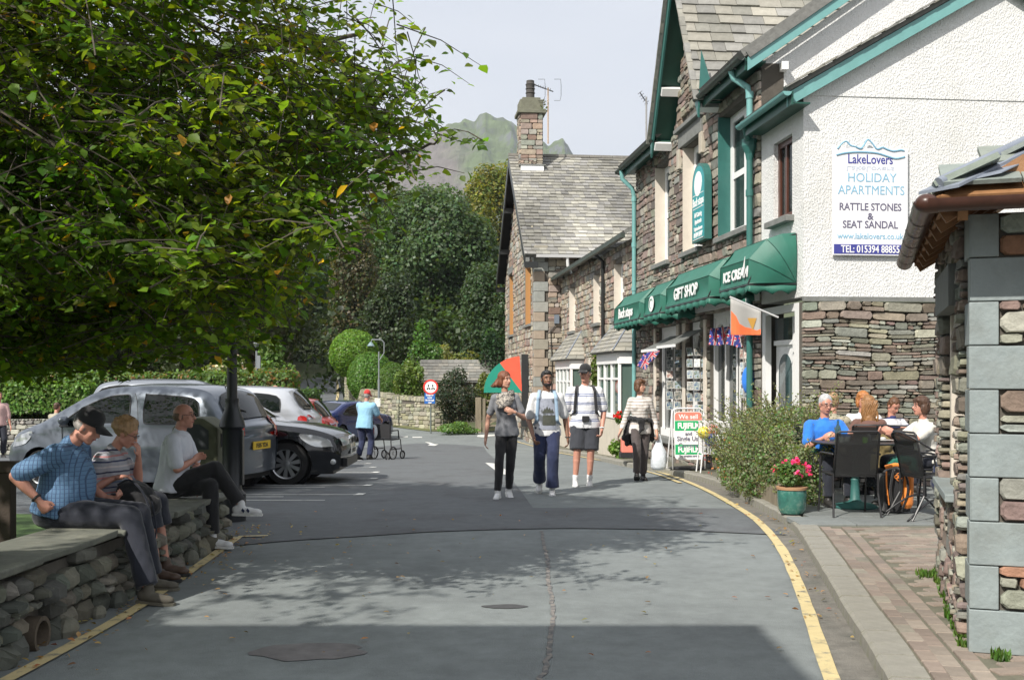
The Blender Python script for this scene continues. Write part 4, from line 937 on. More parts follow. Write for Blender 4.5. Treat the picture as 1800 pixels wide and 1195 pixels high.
mb = MB(); mb.bar(stp(25.0, 4.84, .34), stp(36.7, 4.84, .34), .1, .1); mb.build('gutter', M('old_gutter'), ter)
pipe(ter, [stp(28.7, 4.8, .3), stp(28.7, 4.62, .1), stp(28.7, -.6, .1)], .05, m_blackp)
def bay(Ya, Yb, d, zs, zt, zr, thing_, wide):
 u0, u1 = uy(Ya), uy(Yb); c = .28
 corners = [(u0, 0), (u0 + .05, d), (u1 - c, d), (u1, 0)]
 base = MB(); base.prism([ST.pt(u, -.9, dd) for u, dd in corners], V(0, 0, .9 + zs)); o = base.build('bay_base', M('cream_roughcast', (.50, .46, .38), .9, var=.12, bump=.5), thing_)
 f = MB(); 
 hd = MB()
 for (a, b) in zip(corners, corners[1:]):
  A = ST.pt(a[0], 0, a[1]); B = ST.pt(b[0], 0, b[1]); L = (B - A).length; U = (B - A).normalized(); N = V(-U.y, U.x, 0); N = N if N.dot(NST - UST * .2) > 0 else -N; pl = Pl(A, U, N)
  nb = max(1, int(round(L / .85))); gls = []
  for q in range(nb + 1): pl.box(f, max(0, L * q / nb - .05), min(L, L * q / nb + .05), zs, zt, -.06, .012)
  pl.box(f, 0, L, zs - .03, zs + .07, -.06, .03); pl.box(f, 0, L, zt - .1, zt + .15, -.06, .035)
  pl.box(f, 0, L, (zs + zt) / 2 + .2, (zs + zt) / 2 + .25, -.05, .0) if L > .5 else None
  gl = MB(); pl.box(gl, .05, L - .05, zs + .05, zt - .08, -.04, -.034); gls = gl.build('pane', glass_mat('bay_glass', (.10, .15, .13), .12), o)
 f.build('bay_frame', m_white, o)
 lid = MB(); lid.prism([ST.pt(u, zt + .12, dd) for u, dd in ((u0 - .02, 0), (u0 + .03, d), (u1 - c, d), (u1 + .02, 0))], V(0, 0, .05)); lid.build('bay_ceiling', m_white, o)
 e = [(u0 - .12, 0), (u0 - .05, d + .16), (u1 - c + .08, d + .16), (u1 + .15, 0)]; zE = zt + .16
 R0 = ST.pt(u0 + .55, zr, .01); R1 = ST.pt(u1 - .55, zr, .01); E = [ST.pt(u, zE, dd) for u, dd in e]; E[0] = ST.pt(e[0][0], zE, .01); E[3] = ST.pt(e[3][0], zE, .01)
 rf = MB(); 
 for tri in ([E[0], E[1], R0], [E[1], E[2], R1, R0], [E[2], E[3], R1]):
  n = (tri[1] - tri[0]).cross(tri[2] - tri[0]).normalized(); n = n if n.z > 0 else -n; rf.prism(tri, n * .03)
 ro = rf.build('bay_roof', M('slate_edge'), thing_)
 sl_ = MB()
 for (a, b, r0, r1) in ((E[0], E[1], R0, R0), (E[1], E[2], R0, R1), (E[2], E[3], R1, R1)):
  n = (b - a).cross((r0 + r1) / 2 - a).normalized(); n = n if n.z > 0 else -n; rows_ = 7
  for j in range(rows_):
   t_ = j / rows_; t2 = (j + 1.2) / rows_; p0, p1 = a.lerp(r0, t_), b.lerp(r1, t_); q0, q1 = a.lerp(r0, min(1, t2)), b.lerp(r1, min(1, t2)); nn = max(1, int((p1 - p0).length / .26))
   for i in range(nn):
    s0, s1 = (i + .02) / nn, (i + .98) / nn; pts = [p0.lerp(p1, s0) + n * .06, p0.lerp(p1, s1) + n * .055, q0.lerp(q1, s1) + n * .036, q0.lerp(q1, s0) + n * .036]
    lo = [p - n * .018 for p in pts]; q_ = random.uniform(.85, 1.15)
    mb = MB(); mb.add(lo + pts, [(4, 5, 6, 7), (0, 1, 5, 4), (1, 2, 6, 5), (3, 0, 4, 7)], tuple(x * q_ for x in random.choice(PAL_SLG))); mb.build('slate', m_slate, ro, origin=pts[0])
 for r_, e_ in ((R0, E[1]), (R1, E[2])): mb = MB(); mb.tube([r_ + V(0, 0, .06), e_ + V(0, 0, .06)], .02, 6); mb.build('hip', m_lead, ro)
 return o
bay(25.12, 28.1, .40, .62, 1.98, 2.85, ter, 1); bay(32.0, 35.3, .42, .5, 1.9, 2.9, ter, 1)
mb = MB(); ST.box(mb, uy(29.42), uy(30.38), -.7, 1.72, -.12, -.06); mb.build('door', m_white, ter); mb = MB(); ST.box(mb, uy(29.25), uy(29.4), -.7, 1.9, 0.05, .1); ST.box(mb, uy(30.4), uy(30.55), -.7, 1.9, 0.05, .1); ST.box(mb, uy(29.25), uy(30.55), 1.9, 2.05, .05, .16); mb.build('door_surround', m_cream, ter)

# ---------------------------------------------------------------- tall stone house with chimney
hs = thing('stone_house', 'tall stone house with big slate roof and chimney at the end of the row', 'house', (1.5, 41.5, -.8))
HS = Pl((4.6325, 0, 0), UST, NST); HF = Pl((.8, 36.5, 0), ACR, V(.105, -1, 0)); hE, hA, hYm = 5.85, 9.95, 41.5
HWs = [(uy(37.5), uy(39.2), 3.4, 5.55), (uy(43.4), uy(44.8), 3.25, 5.7)]; h0, h1 = uy(36.5), uy(46.5)
mb = MB(); wall_cells(mb, HS, h0 + .3, h1, -1.2, hE, HWs, -.35, 0); HS.poly(mb, [(h0 + .3, hE), (uy(hYm), hA - .15), (h1, hE)], -.35, 0)
wall_cells(mb, HF, 0, 5, -1.2, hE, [], -.3, 0); mb.build('wall', m_back, hs)
htop = lambda u: hE + max(0, (hA - hE - .15) * (1 - abs(u - uy(hYm)) / (uy(hYm) - h0))) if u > h0 else hE
stone_wall(hs, HS, h0 + .05, h1, htop, HWs, rows=(.14, .28), asp=(1.1, 2.4), pal=PAL_FAR, depth=.05, nind=140, v0=-1, split=.2, cr=.3)
stone_wall(hs, HF, .42, 1.45, hE - .1, [], rows=(.13, .26), asp=(1.1, 2.6), pal=PAL_FAR, depth=.05, nind=110, v0=-1, split=.3, cr=.3)
stone_wall(hs, HF, 1.45, 5, hE - .1, [], rows=(.13, .26), asp=(1.1, 2.6), pal=PAL_FAR, depth=.05, nind=60, v0=4.6, split=.3, cr=.3)
z = -1; k = 0
while z < hE - .1:
 hh = random.uniform(.26, .36); L = .42 if k % 2 else .30; q = random.uniform(.9, 1.1); mb = MB(); HF.box(mb, -.06, L, z, z + hh - .012, -(.3 if k % 2 else .45), .06, col=random.choice([(.30, .30, .27), (.28, .26, .21), (.32, .26, .2), (.26, .27, .25)]))
 mb.build('quoin', M('quoin_stone', attr=True, rough=.8, var=.18, vs=6, bump=.3), hs, bevel=.012); z += hh; k += 1
for h in HWs: window(hs, HS, h[0], h[1], h[2], h[3], rec=.12, frame=M('ochre_joinery', (.42, .22, .08), .6), fw=.1, bars_v=((h[2] + h[3]) / 2,), bars_u=((h[0] + h[1]) / 2,), sill=m_sill)
for h in HWs: mb = MB(); HS.box(mb, h[1] - .02, h[1], h[2], h[3], -.12, .05); HS.box(mb, h[0] - .1, h[1] + .1, h[3] + .03, h[3] + .3, .02, .09); mb.build('lintel', M('ochre_joinery') if 0 else m_sill, hs)
for h in HWs: mb = MB(); HS.box(mb, h[1] - .03, h[1] - .001, h[2], h[3], -.12, .03); mb.build('reveal', M('ochre_joinery'), hs)
# roof: slope towards the camera with slates
eo = HF.pt(-.42, hE - .25, .32); ridge0 = HF.pt(-.42, hA, -(hYm - 36.5)); S_ = (ridge0 - eo).normalized(); L = (ridge0 - eo).length; Wd = 5.3; Nn = ACR.cross(S_); Nn = Nn if Nn.z > 0 else -Nn
mb = MB(); mb.prism([eo, eo + ACR * Wd, ridge0 + ACR * Wd, ridge0], Nn * .05)
e2 = HF.pt(-.42, hE - .25, -(10.3)); mb.prism([ridge0 + V(0, 0, -.01), ridge0 + ACR * Wd + V(0, 0, -.01), e2 + ACR * Wd, e2], V(0, .5, .8).normalized() * .05); rf = mb.build('roof', M('slate_edge'), hs)
slates(hs, eo + Nn * .055, ACR, S_, int(Wd / .27) + 1, int(L / .22), .27, .222, m_slate, [(.27, .262, .225), (.23, .222, .195), (.30, .29, .25), (.25, .245, .23), (.21, .205, .19)], nind=300, thick=.016, fade=.32)
mb = MB(); k = 0
while k * .45 < Wd: mb.obox(ridge0 + ACR * (k * .45 + .22) + V(0, 0, .09), ACR * .22, V(0, .12, 0), V(0, 0, .05), col=(.2, .19, .17)); k += 1
mb.build('ridge_tiles', m_slate, hs, kind='stuff')
for (a, b) in ((eo, ridge0), (ridge0, e2)):
 mb = MB(); mb.prism([a - V(0, 0, .34), b - V(0, 0, .34), b - V(0, 0, .0), a - V(0, 0, .0)], ACR * .04); mb.build('bargeboard', m_blackp, hs)
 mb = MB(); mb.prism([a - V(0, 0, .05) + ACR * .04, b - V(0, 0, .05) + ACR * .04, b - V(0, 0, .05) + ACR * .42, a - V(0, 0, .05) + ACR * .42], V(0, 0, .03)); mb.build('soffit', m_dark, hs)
for t_ in (.0, .33, .66, 1):
 q = eo.lerp(ridge0, t_); mb = MB(); mb.bar(q + V(0, 0, -.3) + ACR * .02, q + V(0, 0, -.3) + ACR * .45, .18, .2); mb.build('purlin_end', m_blackp, hs)
 q = e2.lerp(ridge0, t_); mb = MB(); mb.bar(q + V(0, 0, -.3) + ACR * .02, q + V(0, 0, -.3) + ACR * .45, .18, .2); mb.build('purlin_end', m_blackp, hs) if t_ < 1 else None
mb = MB(); mb.bar(eo + V(0, -.06, .0) + ACR * .4, eo + V(0, -.06, 0) + ACR * 4.2, .11, .1); mb.build('gutter', M('grey_gutter', (.42, .42, .42), .5), hs)
pipe(hs, [HF.pt(1.02, 5.6, .36), HF.pt(1.05, 5.3, .3), HF.pt(1.25, 4.9, .1), HF.pt(1.25, 4.6, .1), HF.pt(1.25, -1, .1)], .055, m_white)
mb = MB(); HF.box(mb, .62, .78, 3.35, 3.65, .06, .16); mb.build('junction_box', M('grey_box', (.15, .18, .22), .5), hs); mb = MB(); mb.tube([HF.pt(.7, 3.35, .1), HF.pt(.5, 3.1, .08), HF.pt(.55, 2.0, .08), HF.pt(.52, .8, .08), HF.pt(.6, 0, .08)], .016, 5); mb.build('cable', m_blackp, hs)
# chimney
cx = P(932, 290, 41.0); CHO = Pl((.32, 40.6, 0), ACR, V(.105, -1, 0)); CHS = Pl((.32, 40.6, 0), UST, NST); cw = .85
mb = MB(); CHO.box(mb, 0.02, cw, 9.0, 11.45, -.9, -.02); ch = mb.build('chimney', m_back, hs)
stone_wall(ch, CHO, 0, cw, 11.45, [], rows=(.13, .24), asp=(1.3, 3), pal=PAL_FAR, depth=.04, nind=40, v0=9.35, split=.3, cr=.2, wave=.0, mat=M('rubble_stone'))
stone_wall(ch, CHS, 0, .9, 11.45, [], rows=(.13, .24), asp=(1.3, 3), pal=PAL_FAR, depth=.04, nind=30, v0=9.5, split=.3, cr=.2, wave=.0, mat=M('rubble_stone'))
m_moss = M('mossy_cap', (.15, .15, .11), .9, var=.3, vs=5, bump=.5)
mb = MB(); CHO.box(mb, -.12, cw + .12, 11.45, 11.58, -1.02, .12); CHO.box(mb, -.02, cw + .02, 11.58, 11.98, -.92, .02); CHO.box(mb, .08, cw - .08, 11.98, 12.08, -.82, -.08); mb.build('cap', m_moss, ch, bevel=.02)
mb = MB(); mb.lathe([(.16, 0), (.16, .22), (.19, .25), (.16, .28), (.16, .38), (.19, .41), (.16, .44), (.17, .55), (.19, .58), (.15, .62), (.15, .72), (.12, .73)], CHO.pt(cw / 2, 12.07, -.45), 14); mb.build('chimney_pot', M('dark_pot', (.06, .055, .05), .8), ch, smooth=True)
mb = MB(); CHO.box(mb, .0, cw + .02, 9.28, 9.48, .03, .10); mb.build('flashing', m_white, ch); mb = MB(); CHO.box(mb, -.06, cw + .1, 9.48, 9.52, -.1, .13); mb.build('drip_slate', m_sill, ch)
an = thing('chimney_aerial', 'television aerial strapped beside the house chimney', 'aerial', CHO.pt(cw + .15, 11, 0))
mb = MB(); a = CHO.pt(cw + .18, 10.3, .1); mb.tube([a, a + V(0, 0, 2.1)], .028, 6); mb.build('pole', M('rusty_pole', (.45, .33, .24), .7), an)
mb = MB(); t_ = a + V(0, 0, 2.0); mb.tube([t_ + V(-.55, -.1, .2), t_ + V(.2, .1, -.02)], .02, 5)
for q in range(8): c = t_ + V(-.55 + .09 * q, -.1, .2 - .028 * q); mb.tube([c - V(0, .18, 0), c + V(0, .18, 0)], .01, 4)
for dx in (-.25, .35):
 mb.tube([t_ + V(dx - .12, 0, .42), t_ + V(dx + .12, 0, .42), t_ + V(dx + .14, 0, .2), t_ + V(dx + .14, 0, -.2), t_ + V(dx + .1, 0, -.38), t_ + V(dx - .12, 0, -.38)], .009, 4)
mb.build('antenna', m_blackp, an)
pos = np.array([tuple(CHO.pt(cw + random.uniform(-.1, .2), 11.75 + random.uniform(-.25, .2), random.uniform(-.3, .2))) for _ in range(40)])
mw_ = leaves('moss_clump', pos, RNG.normal(size=pos.shape), RNG.uniform(.06, .12, 40), vary((.12, .13, .05), 40), leaf_mat('leaf'), parent=ch, kind='stuff', shape='quad')
mb = MB(); mb.tube([HF.pt(.2, 2.3, .07), HF.pt(.24, 2.3, .07)], .01); 
# green and orange awning on the far house
oa = thing('striped_awning', 'small green and orange quadrant awning on the tall house', 'awning', P(905, 690, 38.5))
ac = P(918, 690, 38.2); m_or = M('orange_canvas', (.72, .10, .05), .7, var=.08); m_tg = M('jade_canvas', (.005, .23, .16), .7, var=.08)
top = P(921, 622, 39.3); q_ = []
def fan(a0, a1, m, name):
 mb = MB(); rr = 1.35; rows_ = []
 for t_ in np.linspace(a0, a1, 6):
  p = V(-1.35 * math.cos(t_), 0, 1.28 * math.sin(t_)); rows_.append([ac + p * s + V(0, .9 * w_, 0) for s, w_ in ((1, 0), (1, 1))])
 mb.sheet(rows_); 
 side = [ac] + [ac + V(-1.35 * math.cos(t_), 0, 1.28 * math.sin(t_)) for t_ in np.linspace(a0, a1, 6)]; mb.add(side, [tuple(range(len(side)))])
 o = mb.build(name, m, oa); o.modifiers.new('c', 'SOLIDIFY').thickness = .01
fan(0, .62, m_tg, 'green_panel'); fan(.62, .95, m_tg, 'green_panel'); fan(.95, 1.5, m_or, 'orange_panel')
mb = MB(); mb.box(ac.x - .02, ac.x + .22, 38.1, 39.2, -.2, 2.35); mb.build('side_board', m_blackp, oa)
# ================================================================ kiosk at the right
kio = thing('stone_kiosk', 'rubble stone kiosk with grey slate quoins and brown gutter at the pavement edge', 'kiosk', (2.5, 5.88, .1))
KA = Pl((2.5, 5.88, 0), (.31, .95, 0), (-.95, .31, 0)); KB = Pl((2.5, 5.88, 0), (.95, -.31, 0), (-.31, -.95, 0)); kT = 2.48
m_quoin = M('slate_quoin', (.225, .262, .262), .6, var=.16, vs=5, bump=.45, bs=30, col2=(.165, .18, .165), c2s=2.2, c2lo=.48, c2hi=.75)
KW = (.80, 1.85, .88, 2.02)
mb = MB(); wall_cells(mb, KA, .02, 2.5, -.1, kT, [KW], -.3, -.03); wall_cells(mb, KB, .3, 3.2, -.1, kT, [], -.3, -.03); mb.build('wall', m_back, kio)
stone_wall(kio, KA, .30, 2.5, kT, [KW], rows=(.06, .15), asp=(1.0, 2.2), pal=PAL_CAFE + PAL_SHOP[:3], depth=.045, nind=200, v0=.08, split=.35, cr=.3, gap=.010)
z = .1; k = 0
while z < kT - .02:
 hh = .238; lg = k % 2 == 0; lb = .52 if lg else .135; la = .12 if lg else .26; o_ = random.uniform(-.004, .004)
 mb = MB(); vs = [KB.pt(0, z, .012 + o_), KB.pt(lb, z, .012 + o_), KB.pt(lb, z, -.15), KB.pt(.15, z, -.15) , KA.pt(la, z, -.1), KA.pt(la, z, .012 + o_), KA.pt(-.012, z, .012 + o_)]
 mb.prism(vs, V(0, 0, hh - .006)); mb.build('quoin', m_quoin, kio, bevel=.005)
 if not lg:
  stone_wall(kio, Pl(KB.pt(0, 0, 0), KB.U, KB.N), lb, 2.6, z + hh, [], rows=(.055, .13), asp=(1.8, 3.6), pal=[(.30, .16, .10), (.24, .17, .14), (.27, .27, .22), (.22, .24, .22), (.31, .30, .24)], depth=.03, nind=12, v0=z + .004, split=.2, cr=.25, wave=0, gap=.007)
 else:
  stone_wall(kio, Pl(KB.pt(0, 0, 0), KB.U, KB.N), lb, 2.6, z + hh, [], rows=(.07, .13), asp=(1.8, 3.6), pal=PAL_CAFE, depth=.03, nind=6, v0=z + .004, split=.2, cr=.25, wave=0, gap=.007)
 z += hh; k += 1
mb = MB(); KA.box(mb, 2.32, 2.52, .1, kT, -.2, .01); mb.build('quoin', m_quoin, kio, bevel=.005)
mb = MB(); KA.box(mb, KW[1] - .12, KW[1], KW[2], KW[3], -.28, -.02); KA.box(mb, KW[0], KW[1], KW[3] - .1, KW[3], -.28, -.1); mb.build('window_reveal', m_cream, kio)
mb = MB(); KA.box(mb, KW[0] + .0, KW[1] - .12, KW[2], KW[3] - .1, -.26, -.24); mb.build('window', M('window_glass2', (.05, .05, .045), .1), kio)
mb = MB(); KA.box(mb, KW[0] - .1, KW[1] + .1, KW[2] - .05, KW[2] - .001, -.2, .09); mb.build('sill', m_quoin, kio, bevel=.006)
mb = MB(); KA.box(mb, KW[0] - .1, KW[1] + .12, KW[3] + .003, KW[3] + .26, -.02, .07); mb.build('lintel', M('split_slate', (.14, .15, .14), .8, var=.3, vs=12, stretch=(1, 1, .3), bump=.8, bs=30), kio)
# roof with hip, lead roll, rafters and brown gutter
m_bgut = M('brown_gutter', (.06, .026, .018), .34, var=.3, vs=9, spec=.4); m_raft = M('rafter_pine', (.26, .13, .055), .6, var=.25, vs=12, stretch=(1, 1, 1), bump=.2)
ov = .36; zE = 2.50; rise = .60
c0 = KA.pt(0, 0, 0) + KA.N * .19 + KB.N * ov; c0.z = zE
cA = c0 + KA.U * 3.3; cB = c0 + KB.U * 3.9; apx = c0 + (KA.U + KB.U) * 1.9 + V(0, 0, 1.9 * rise)
ra = cA + KB.U * 1.9 + V(0, 0, 1.9 * rise) ; ra = c0 + KA.U * 3.3 + KB.U * 1.9 + V(0, 0, 1.9 * rise); rb = c0 + KB.U * 3.9 + KA.U * 1.9 + V(0, 0, 1.9 * rise)
mb = MB(); mb.prism([c0, cA, ra, apx], V(-.4, .1, .9).normalized() * .03); mb.prism([c0, apx, rb, cB], V(-.1, -.4, .9).normalized() * .03); mb.build('roof_boarding', m_raft, kio)
m_gsl = M('green_slate', attr=True, rough=.6, var=.2, vs=6, bump=.4, bs=30)
for (o, U, cc, other, Nn_) in ((c0, KB.U, cB, apx, 0), (c0, KA.U, cA, apx, 1)):
 inn = KA.U if Nn_ == 0 else KB.U; S_ = (inn + V(0, 0, rise)).normalized(); Lr = 1.9 * math.sqrt(1 + rise * rise)
 slates(kio, o + V(0, 0, .065), U, S_, 13, 9, .30, Lr / 9, m_gsl, [(.22, .26, .22), (.26, .29, .25), (.20, .23, .21), (.28, .30, .25)], nind=60, thick=.014, inside=lambda a, s: a > s / math.sqrt(1 + rise * rise) - .10)
mb = MB(); hd = (apx - c0).normalized(); mb.tube([c0 + V(0, 0, .095), apx + V(0, 0, .095)], .030, 10); mb.obox((c0 + apx) / 2 + V(0, 0, .062), hd * ((apx - c0).length / 2), hd.cross(V(0, 0, 1)).normalized() * .13, V(0, 0, .008)); hp = mb.build('lead_hip', m_lead, kio, smooth=True)
for sd, U in ((1, KA.U), (-1, KB.U)):
 S_ = (U + 0 * U); mb = MB(); a = c0 + V(0, 0, .075); inn = KB.U if sd == 1 else KA.U; mb.prism([a, apx + V(0, 0, .075), apx + U * .25 + V(0, 0, .055), a + U * .3 + V(0, 0, .055)], V(0, 0, .006)); mb.build('lead_flashing', m_lead, hp)
def gutter(par, a, b, r_, mat, n=12):
 d = (b - a).normalized(); side = d.cross(V(0, 0, 1)).normalized(); mb = MB()
 for q in (1, .9):
  rows_ = [[p + side * (r_ * q * math.cos(t_)) + V(0, 0, r_ * q * math.sin(t_)) for t_ in np.linspace(math.pi, 2 * math.pi, n)] for p in (a, b)]; mb.sheet(rows_ if q == 1 else rows_[::-1])
 mb.add([a + side * (r_ * math.cos(t_)) + V(0, 0, r_ * math.sin(t_)) for t_ in np.linspace(math.pi, 2 * math.pi, n)], [tuple(range(n))])
 return mb.build('gutter', mat, par, smooth=True)
gc = c0 + (KA.N + KB.N) * .06 + V(0, 0, .0)
for U, Lg in ((KA.U, 3.2), (KB.U, 3.9)):
 g_ = gutter(kio, gc + U * .02, gc + U * Lg, .062, m_bgut); other = KB.N if U == KA.U else KA.N
 s_ = .03
 while s_ < Lg: 
  c = gc + U * s_; mb = MB(); side = U.cross(V(0, 0, 1)).normalized()
  pts = [c + side * (.067 * math.cos(t_)) + V(0, 0, .067 * math.sin(t_)) for t_ in np.linspace(math.pi, 2 * math.pi, 9)]; rows_ = [[p + U * w_ for p in pts] for w_ in (-.025, .025)]; mb.sheet(rows_); mb.build('gutter_joint', m_bgut, g_, smooth=True); s_ += .55
gk = MB(); gk.ell(gc - V(0, 0, .016), (.060, .060, .05)); gk.build('gutter_corner', m_bgut, kio, smooth=True)
for U, inn, Lg in ((KA.U, KB.U, 3.2), (KB.U, KA.U, 3.6)):
 s_ = .12
 while s_ < Lg:
  a = c0 + U * s_ + inn * .02 - V(0, 0, .055); mb = MB(); mb.bar(a, a + inn * .42 + V(0, 0, .42 * rise), .05, .10); mb.build('rafter', m_raft, kio); s_ += .40
 mb = MB(); mb.prism([c0 + inn * .015 - V(0, 0, .03), c0 + U * Lg + inn * .015 - V(0, 0, .03), c0 + U * Lg + inn * .015 + V(0, 0, .03), c0 + inn * .015 + V(0, 0, .03)], inn * .02); mb.build('fascia', m_bgut if 0 else m_raft, kio)

# house standing behind the camera on the left, whose roof shades the near road
bh = thing('roadside_house', 'rendered house with slate roof beside the road behind the viewpoint', 'house', (-7, -2, 0))
mb = MB(); mb.box(-12, -2.4, -8, 1.65, -.2, 5.9); mb.build('wall', m_render, bh)
e_ = [V(-2.35, 1.70, 5.9), V(-2.35, -8.05, 5.9), V(-12.1, -8.05, 5.9), V(-12.1, 1.70, 5.9)]; r0 = V(-7.2, -3.1, 7.85); r1 = V(-7.3, -3.2, 7.85)
mb = MB(); mb.add(e_ + [r0, r1], [(0, 1, 4), (1, 2, 5, 4), (2, 3, 5), (3, 0, 4, 5), (0, 3, 2, 1)]); mb.build('roof', M('slate_edge'), bh)
for x in (-4.5, -7.2, -9.8):
 mb = MB(); mb.box(x - .5, x + .5, 1.652, 1.70, 3.4, 4.8); w_ = mb.build('window', m_white, bh); mb = MB(); mb.box(x - .42, x + .42, 1.702, 1.708, 3.48, 4.72); mb.build('pane', pane_mat(), w_)

# ================================================================ low wall on the left
lw = thing('low_stone_wall', 'low dry stone wall with big slate capping slabs along the left of the road', 'wall', (-3.1, 8, 0))
LW = Pl((-2.83, 5.0, 0), (0, 1, 0), (1, 0, 0)); ltop = lambda u: .52 - .022 * (u - 1)
DR = (1.22, 1.50, -.1, .22)
mb = MB(); mb.prism([(-2.85, 3.5, -.1), (-2.85, 10.5, -.1), (-2.85, 10.5, .38), (-2.85, 3.5, .5)], V(-.5, 0, 0)); mb.build('core', m_back, lw)
m_dry = M('dry_stone', attr=True, rough=.9, var=.25, vs=9, bump=.6, bs=35, col2=(.24, .25, .19), c2s=7, c2lo=.62, c2hi=.72)
stone_wall(lw, LW, -.8, 5.52, lambda u: ltop(u) + .015, [DR], rows=(.09, .19), asp=(.9, 1.6), pal=PAL_DRY, depth=.11, nind=260, v0=-.05, split=.12, cr=.75, gap=.006, wave=.06, mat=m_dry)
stone_wall(lw, Pl((-2.80, 10.52, 0), (-1, 0, 0), (0, 1, 0)), 0, .5, .42, [], rows=(.09, .16), asp=(.9, 1.6), pal=PAL_DRY, depth=.06, nind=12, mat=m_dry, cr=.6)
m_cap = M('cap_slab', (.135, .14, .115), .85, var=.25, vs=4, bump=.5, bs=25, col2=(.20, .20, .16), c2s=2.5)
y = 4.0
while y < 10.4:
 L = random.uniform(.7, 1.25); L = min(L, 10.62 - y); z0 = ltop(y - 5) - .01; z1 = ltop(y + L - 5) - .01; ja = random.uniform(-.03, .03); pts = []
 a = [(-2.72 + ja, y + .01), (-2.74 + random.uniform(-.03, .03), y + L * .5), (-2.72 + random.uniform(-.03, .03), y + L - .01), (-3.26, y + L - .01), (-3.30, y + L * .5), (-3.26, y + .01)]
 lo = [(p[0] - (.012 if p[0] > -3 else 0), p[1], (z0 if p[1] < y + L * .3 else z1)) for p in a]; hi = [(p[0], p[1], (z0 if p[1] < y + L * .3 else z1) + .05 + random.uniform(-.006, .006)) for p in a]
 mb = MB(); mb.add(lo + hi, [tuple(reversed(range(6))), tuple(range(6, 12))] + [(i, (i + 1) % 6, 6 + (i + 1) % 6, 6 + i) for i in range(6)]); mb.build('cap_slab', m_cap, lw, bevel=.012); y += L
for i in range(16):
 z = .52 + .09 * (i // 3) + .02; yy = 5.75 + .2 * (i % 3) + random.uniform(-.04, .04); mb = MB(); mb.ell((-3.12 + random.uniform(-.05, .05), yy, z + .03), (.15, .13, .07), seg=7, rings=5, col=random.choice(PAL_DRY)); mb.build('stone', m_dry, lw)
dp_ = thing('drain_pipe', 'round clay drain pipe opening at the foot of the low wall', 'pipe', (-2.85, 6.36, .08))
mb = MB(); ax = Matrix.Rotation(R(90), 3, 'Y'); mb.lathe([(.085, -.3), (.085, .10), (.112, .10), (.112, -.3)], (-2.86, 6.36, .075), 22, ax); mb.build('rim', M('clay_pipe', (.10, .078, .055), .8, var=.25, vs=8, bump=.3), dp_, smooth=True)
mb = MB(); mb.lathe([(.0, 0), (.09, 0)], (-3.1, 6.36, .075), 22, ax); mb.build('inside', m_dark, dp_)
# boulders below the wall
for i in range(9):
 y = 6.7 + i * .42; mb = MB(); r_ = random.uniform(.05, .085); mb.ell((-2.74, y + random.uniform(-.1, .1), g(y) + r_ * .5), (r_ * .9, r_ * 1.3, r_), seg=9, rings=6, col=random.choice(PAL_DRY)); mb.build('stone', m_dry, lw)

# ================================================================ trees and hedges
lm = leaf_mat('leaf'); m_bark = M('tree_bark', (.07, .058, .042), .9, var=.35, vs=9, stretch=(1, 1, .3), bump=.8, bs=30)
def blob_leaves(blobs, n, size, col, spread=.22, flat=.0, inner=.25, up=.35):
 """points over lobes (x,y,z,rx,ry,rz): positions, normals, colours"""
 w_ = np.array([b[3] * b[5] for b in blobs]); w_ = w_ / w_.sum(); k = RNG.choice(len(blobs), n, p=w_); B = np.array(blobs)[k]
 d = RNG.normal(size=(n, 3)); d /= np.linalg.norm(d, axis=1, keepdims=True)
 r_ = 1 - np.abs(RNG.normal(size=(n, 1))) * spread; r_ = np.where(RNG.uniform(size=(n, 1)) < inner, RNG.uniform(.3, 1, (n, 1)), r_)
 pos = B[:, :3] + d * r_ * B[:, 3:6]; nr = d + RNG.normal(size=(n, 3)) * .55 + (0, 0, up)
 c = vary(col, n, .22, .08) * (1 + .12 * np.sin(k * 2.3))[:, None]
 return pos, nr, RNG.uniform(.6, 1.35, n) * size, c
def lobes(cx, cy, cz, rx, ry, rz, n, k=.38):
 out = [(cx, cy, cz, rx * .78, ry * .78, rz * .80)]
 for i in range(n):
  a = random.uniform(0, 6.28); e = math.asin(random.uniform(-.75, 1)); s = random.uniform(.6, .8)
  out.append((cx + rx * s * math.cos(a) * math.cos(e), cy + ry * s * math.sin(a) * math.cos(e), cz + rz * s * math.sin(e), rx * k * random.uniform(.7, 1.2), ry * k * random.uniform(.7, 1.2), rz * k * random.uniform(.6, 1.0)))
 return out
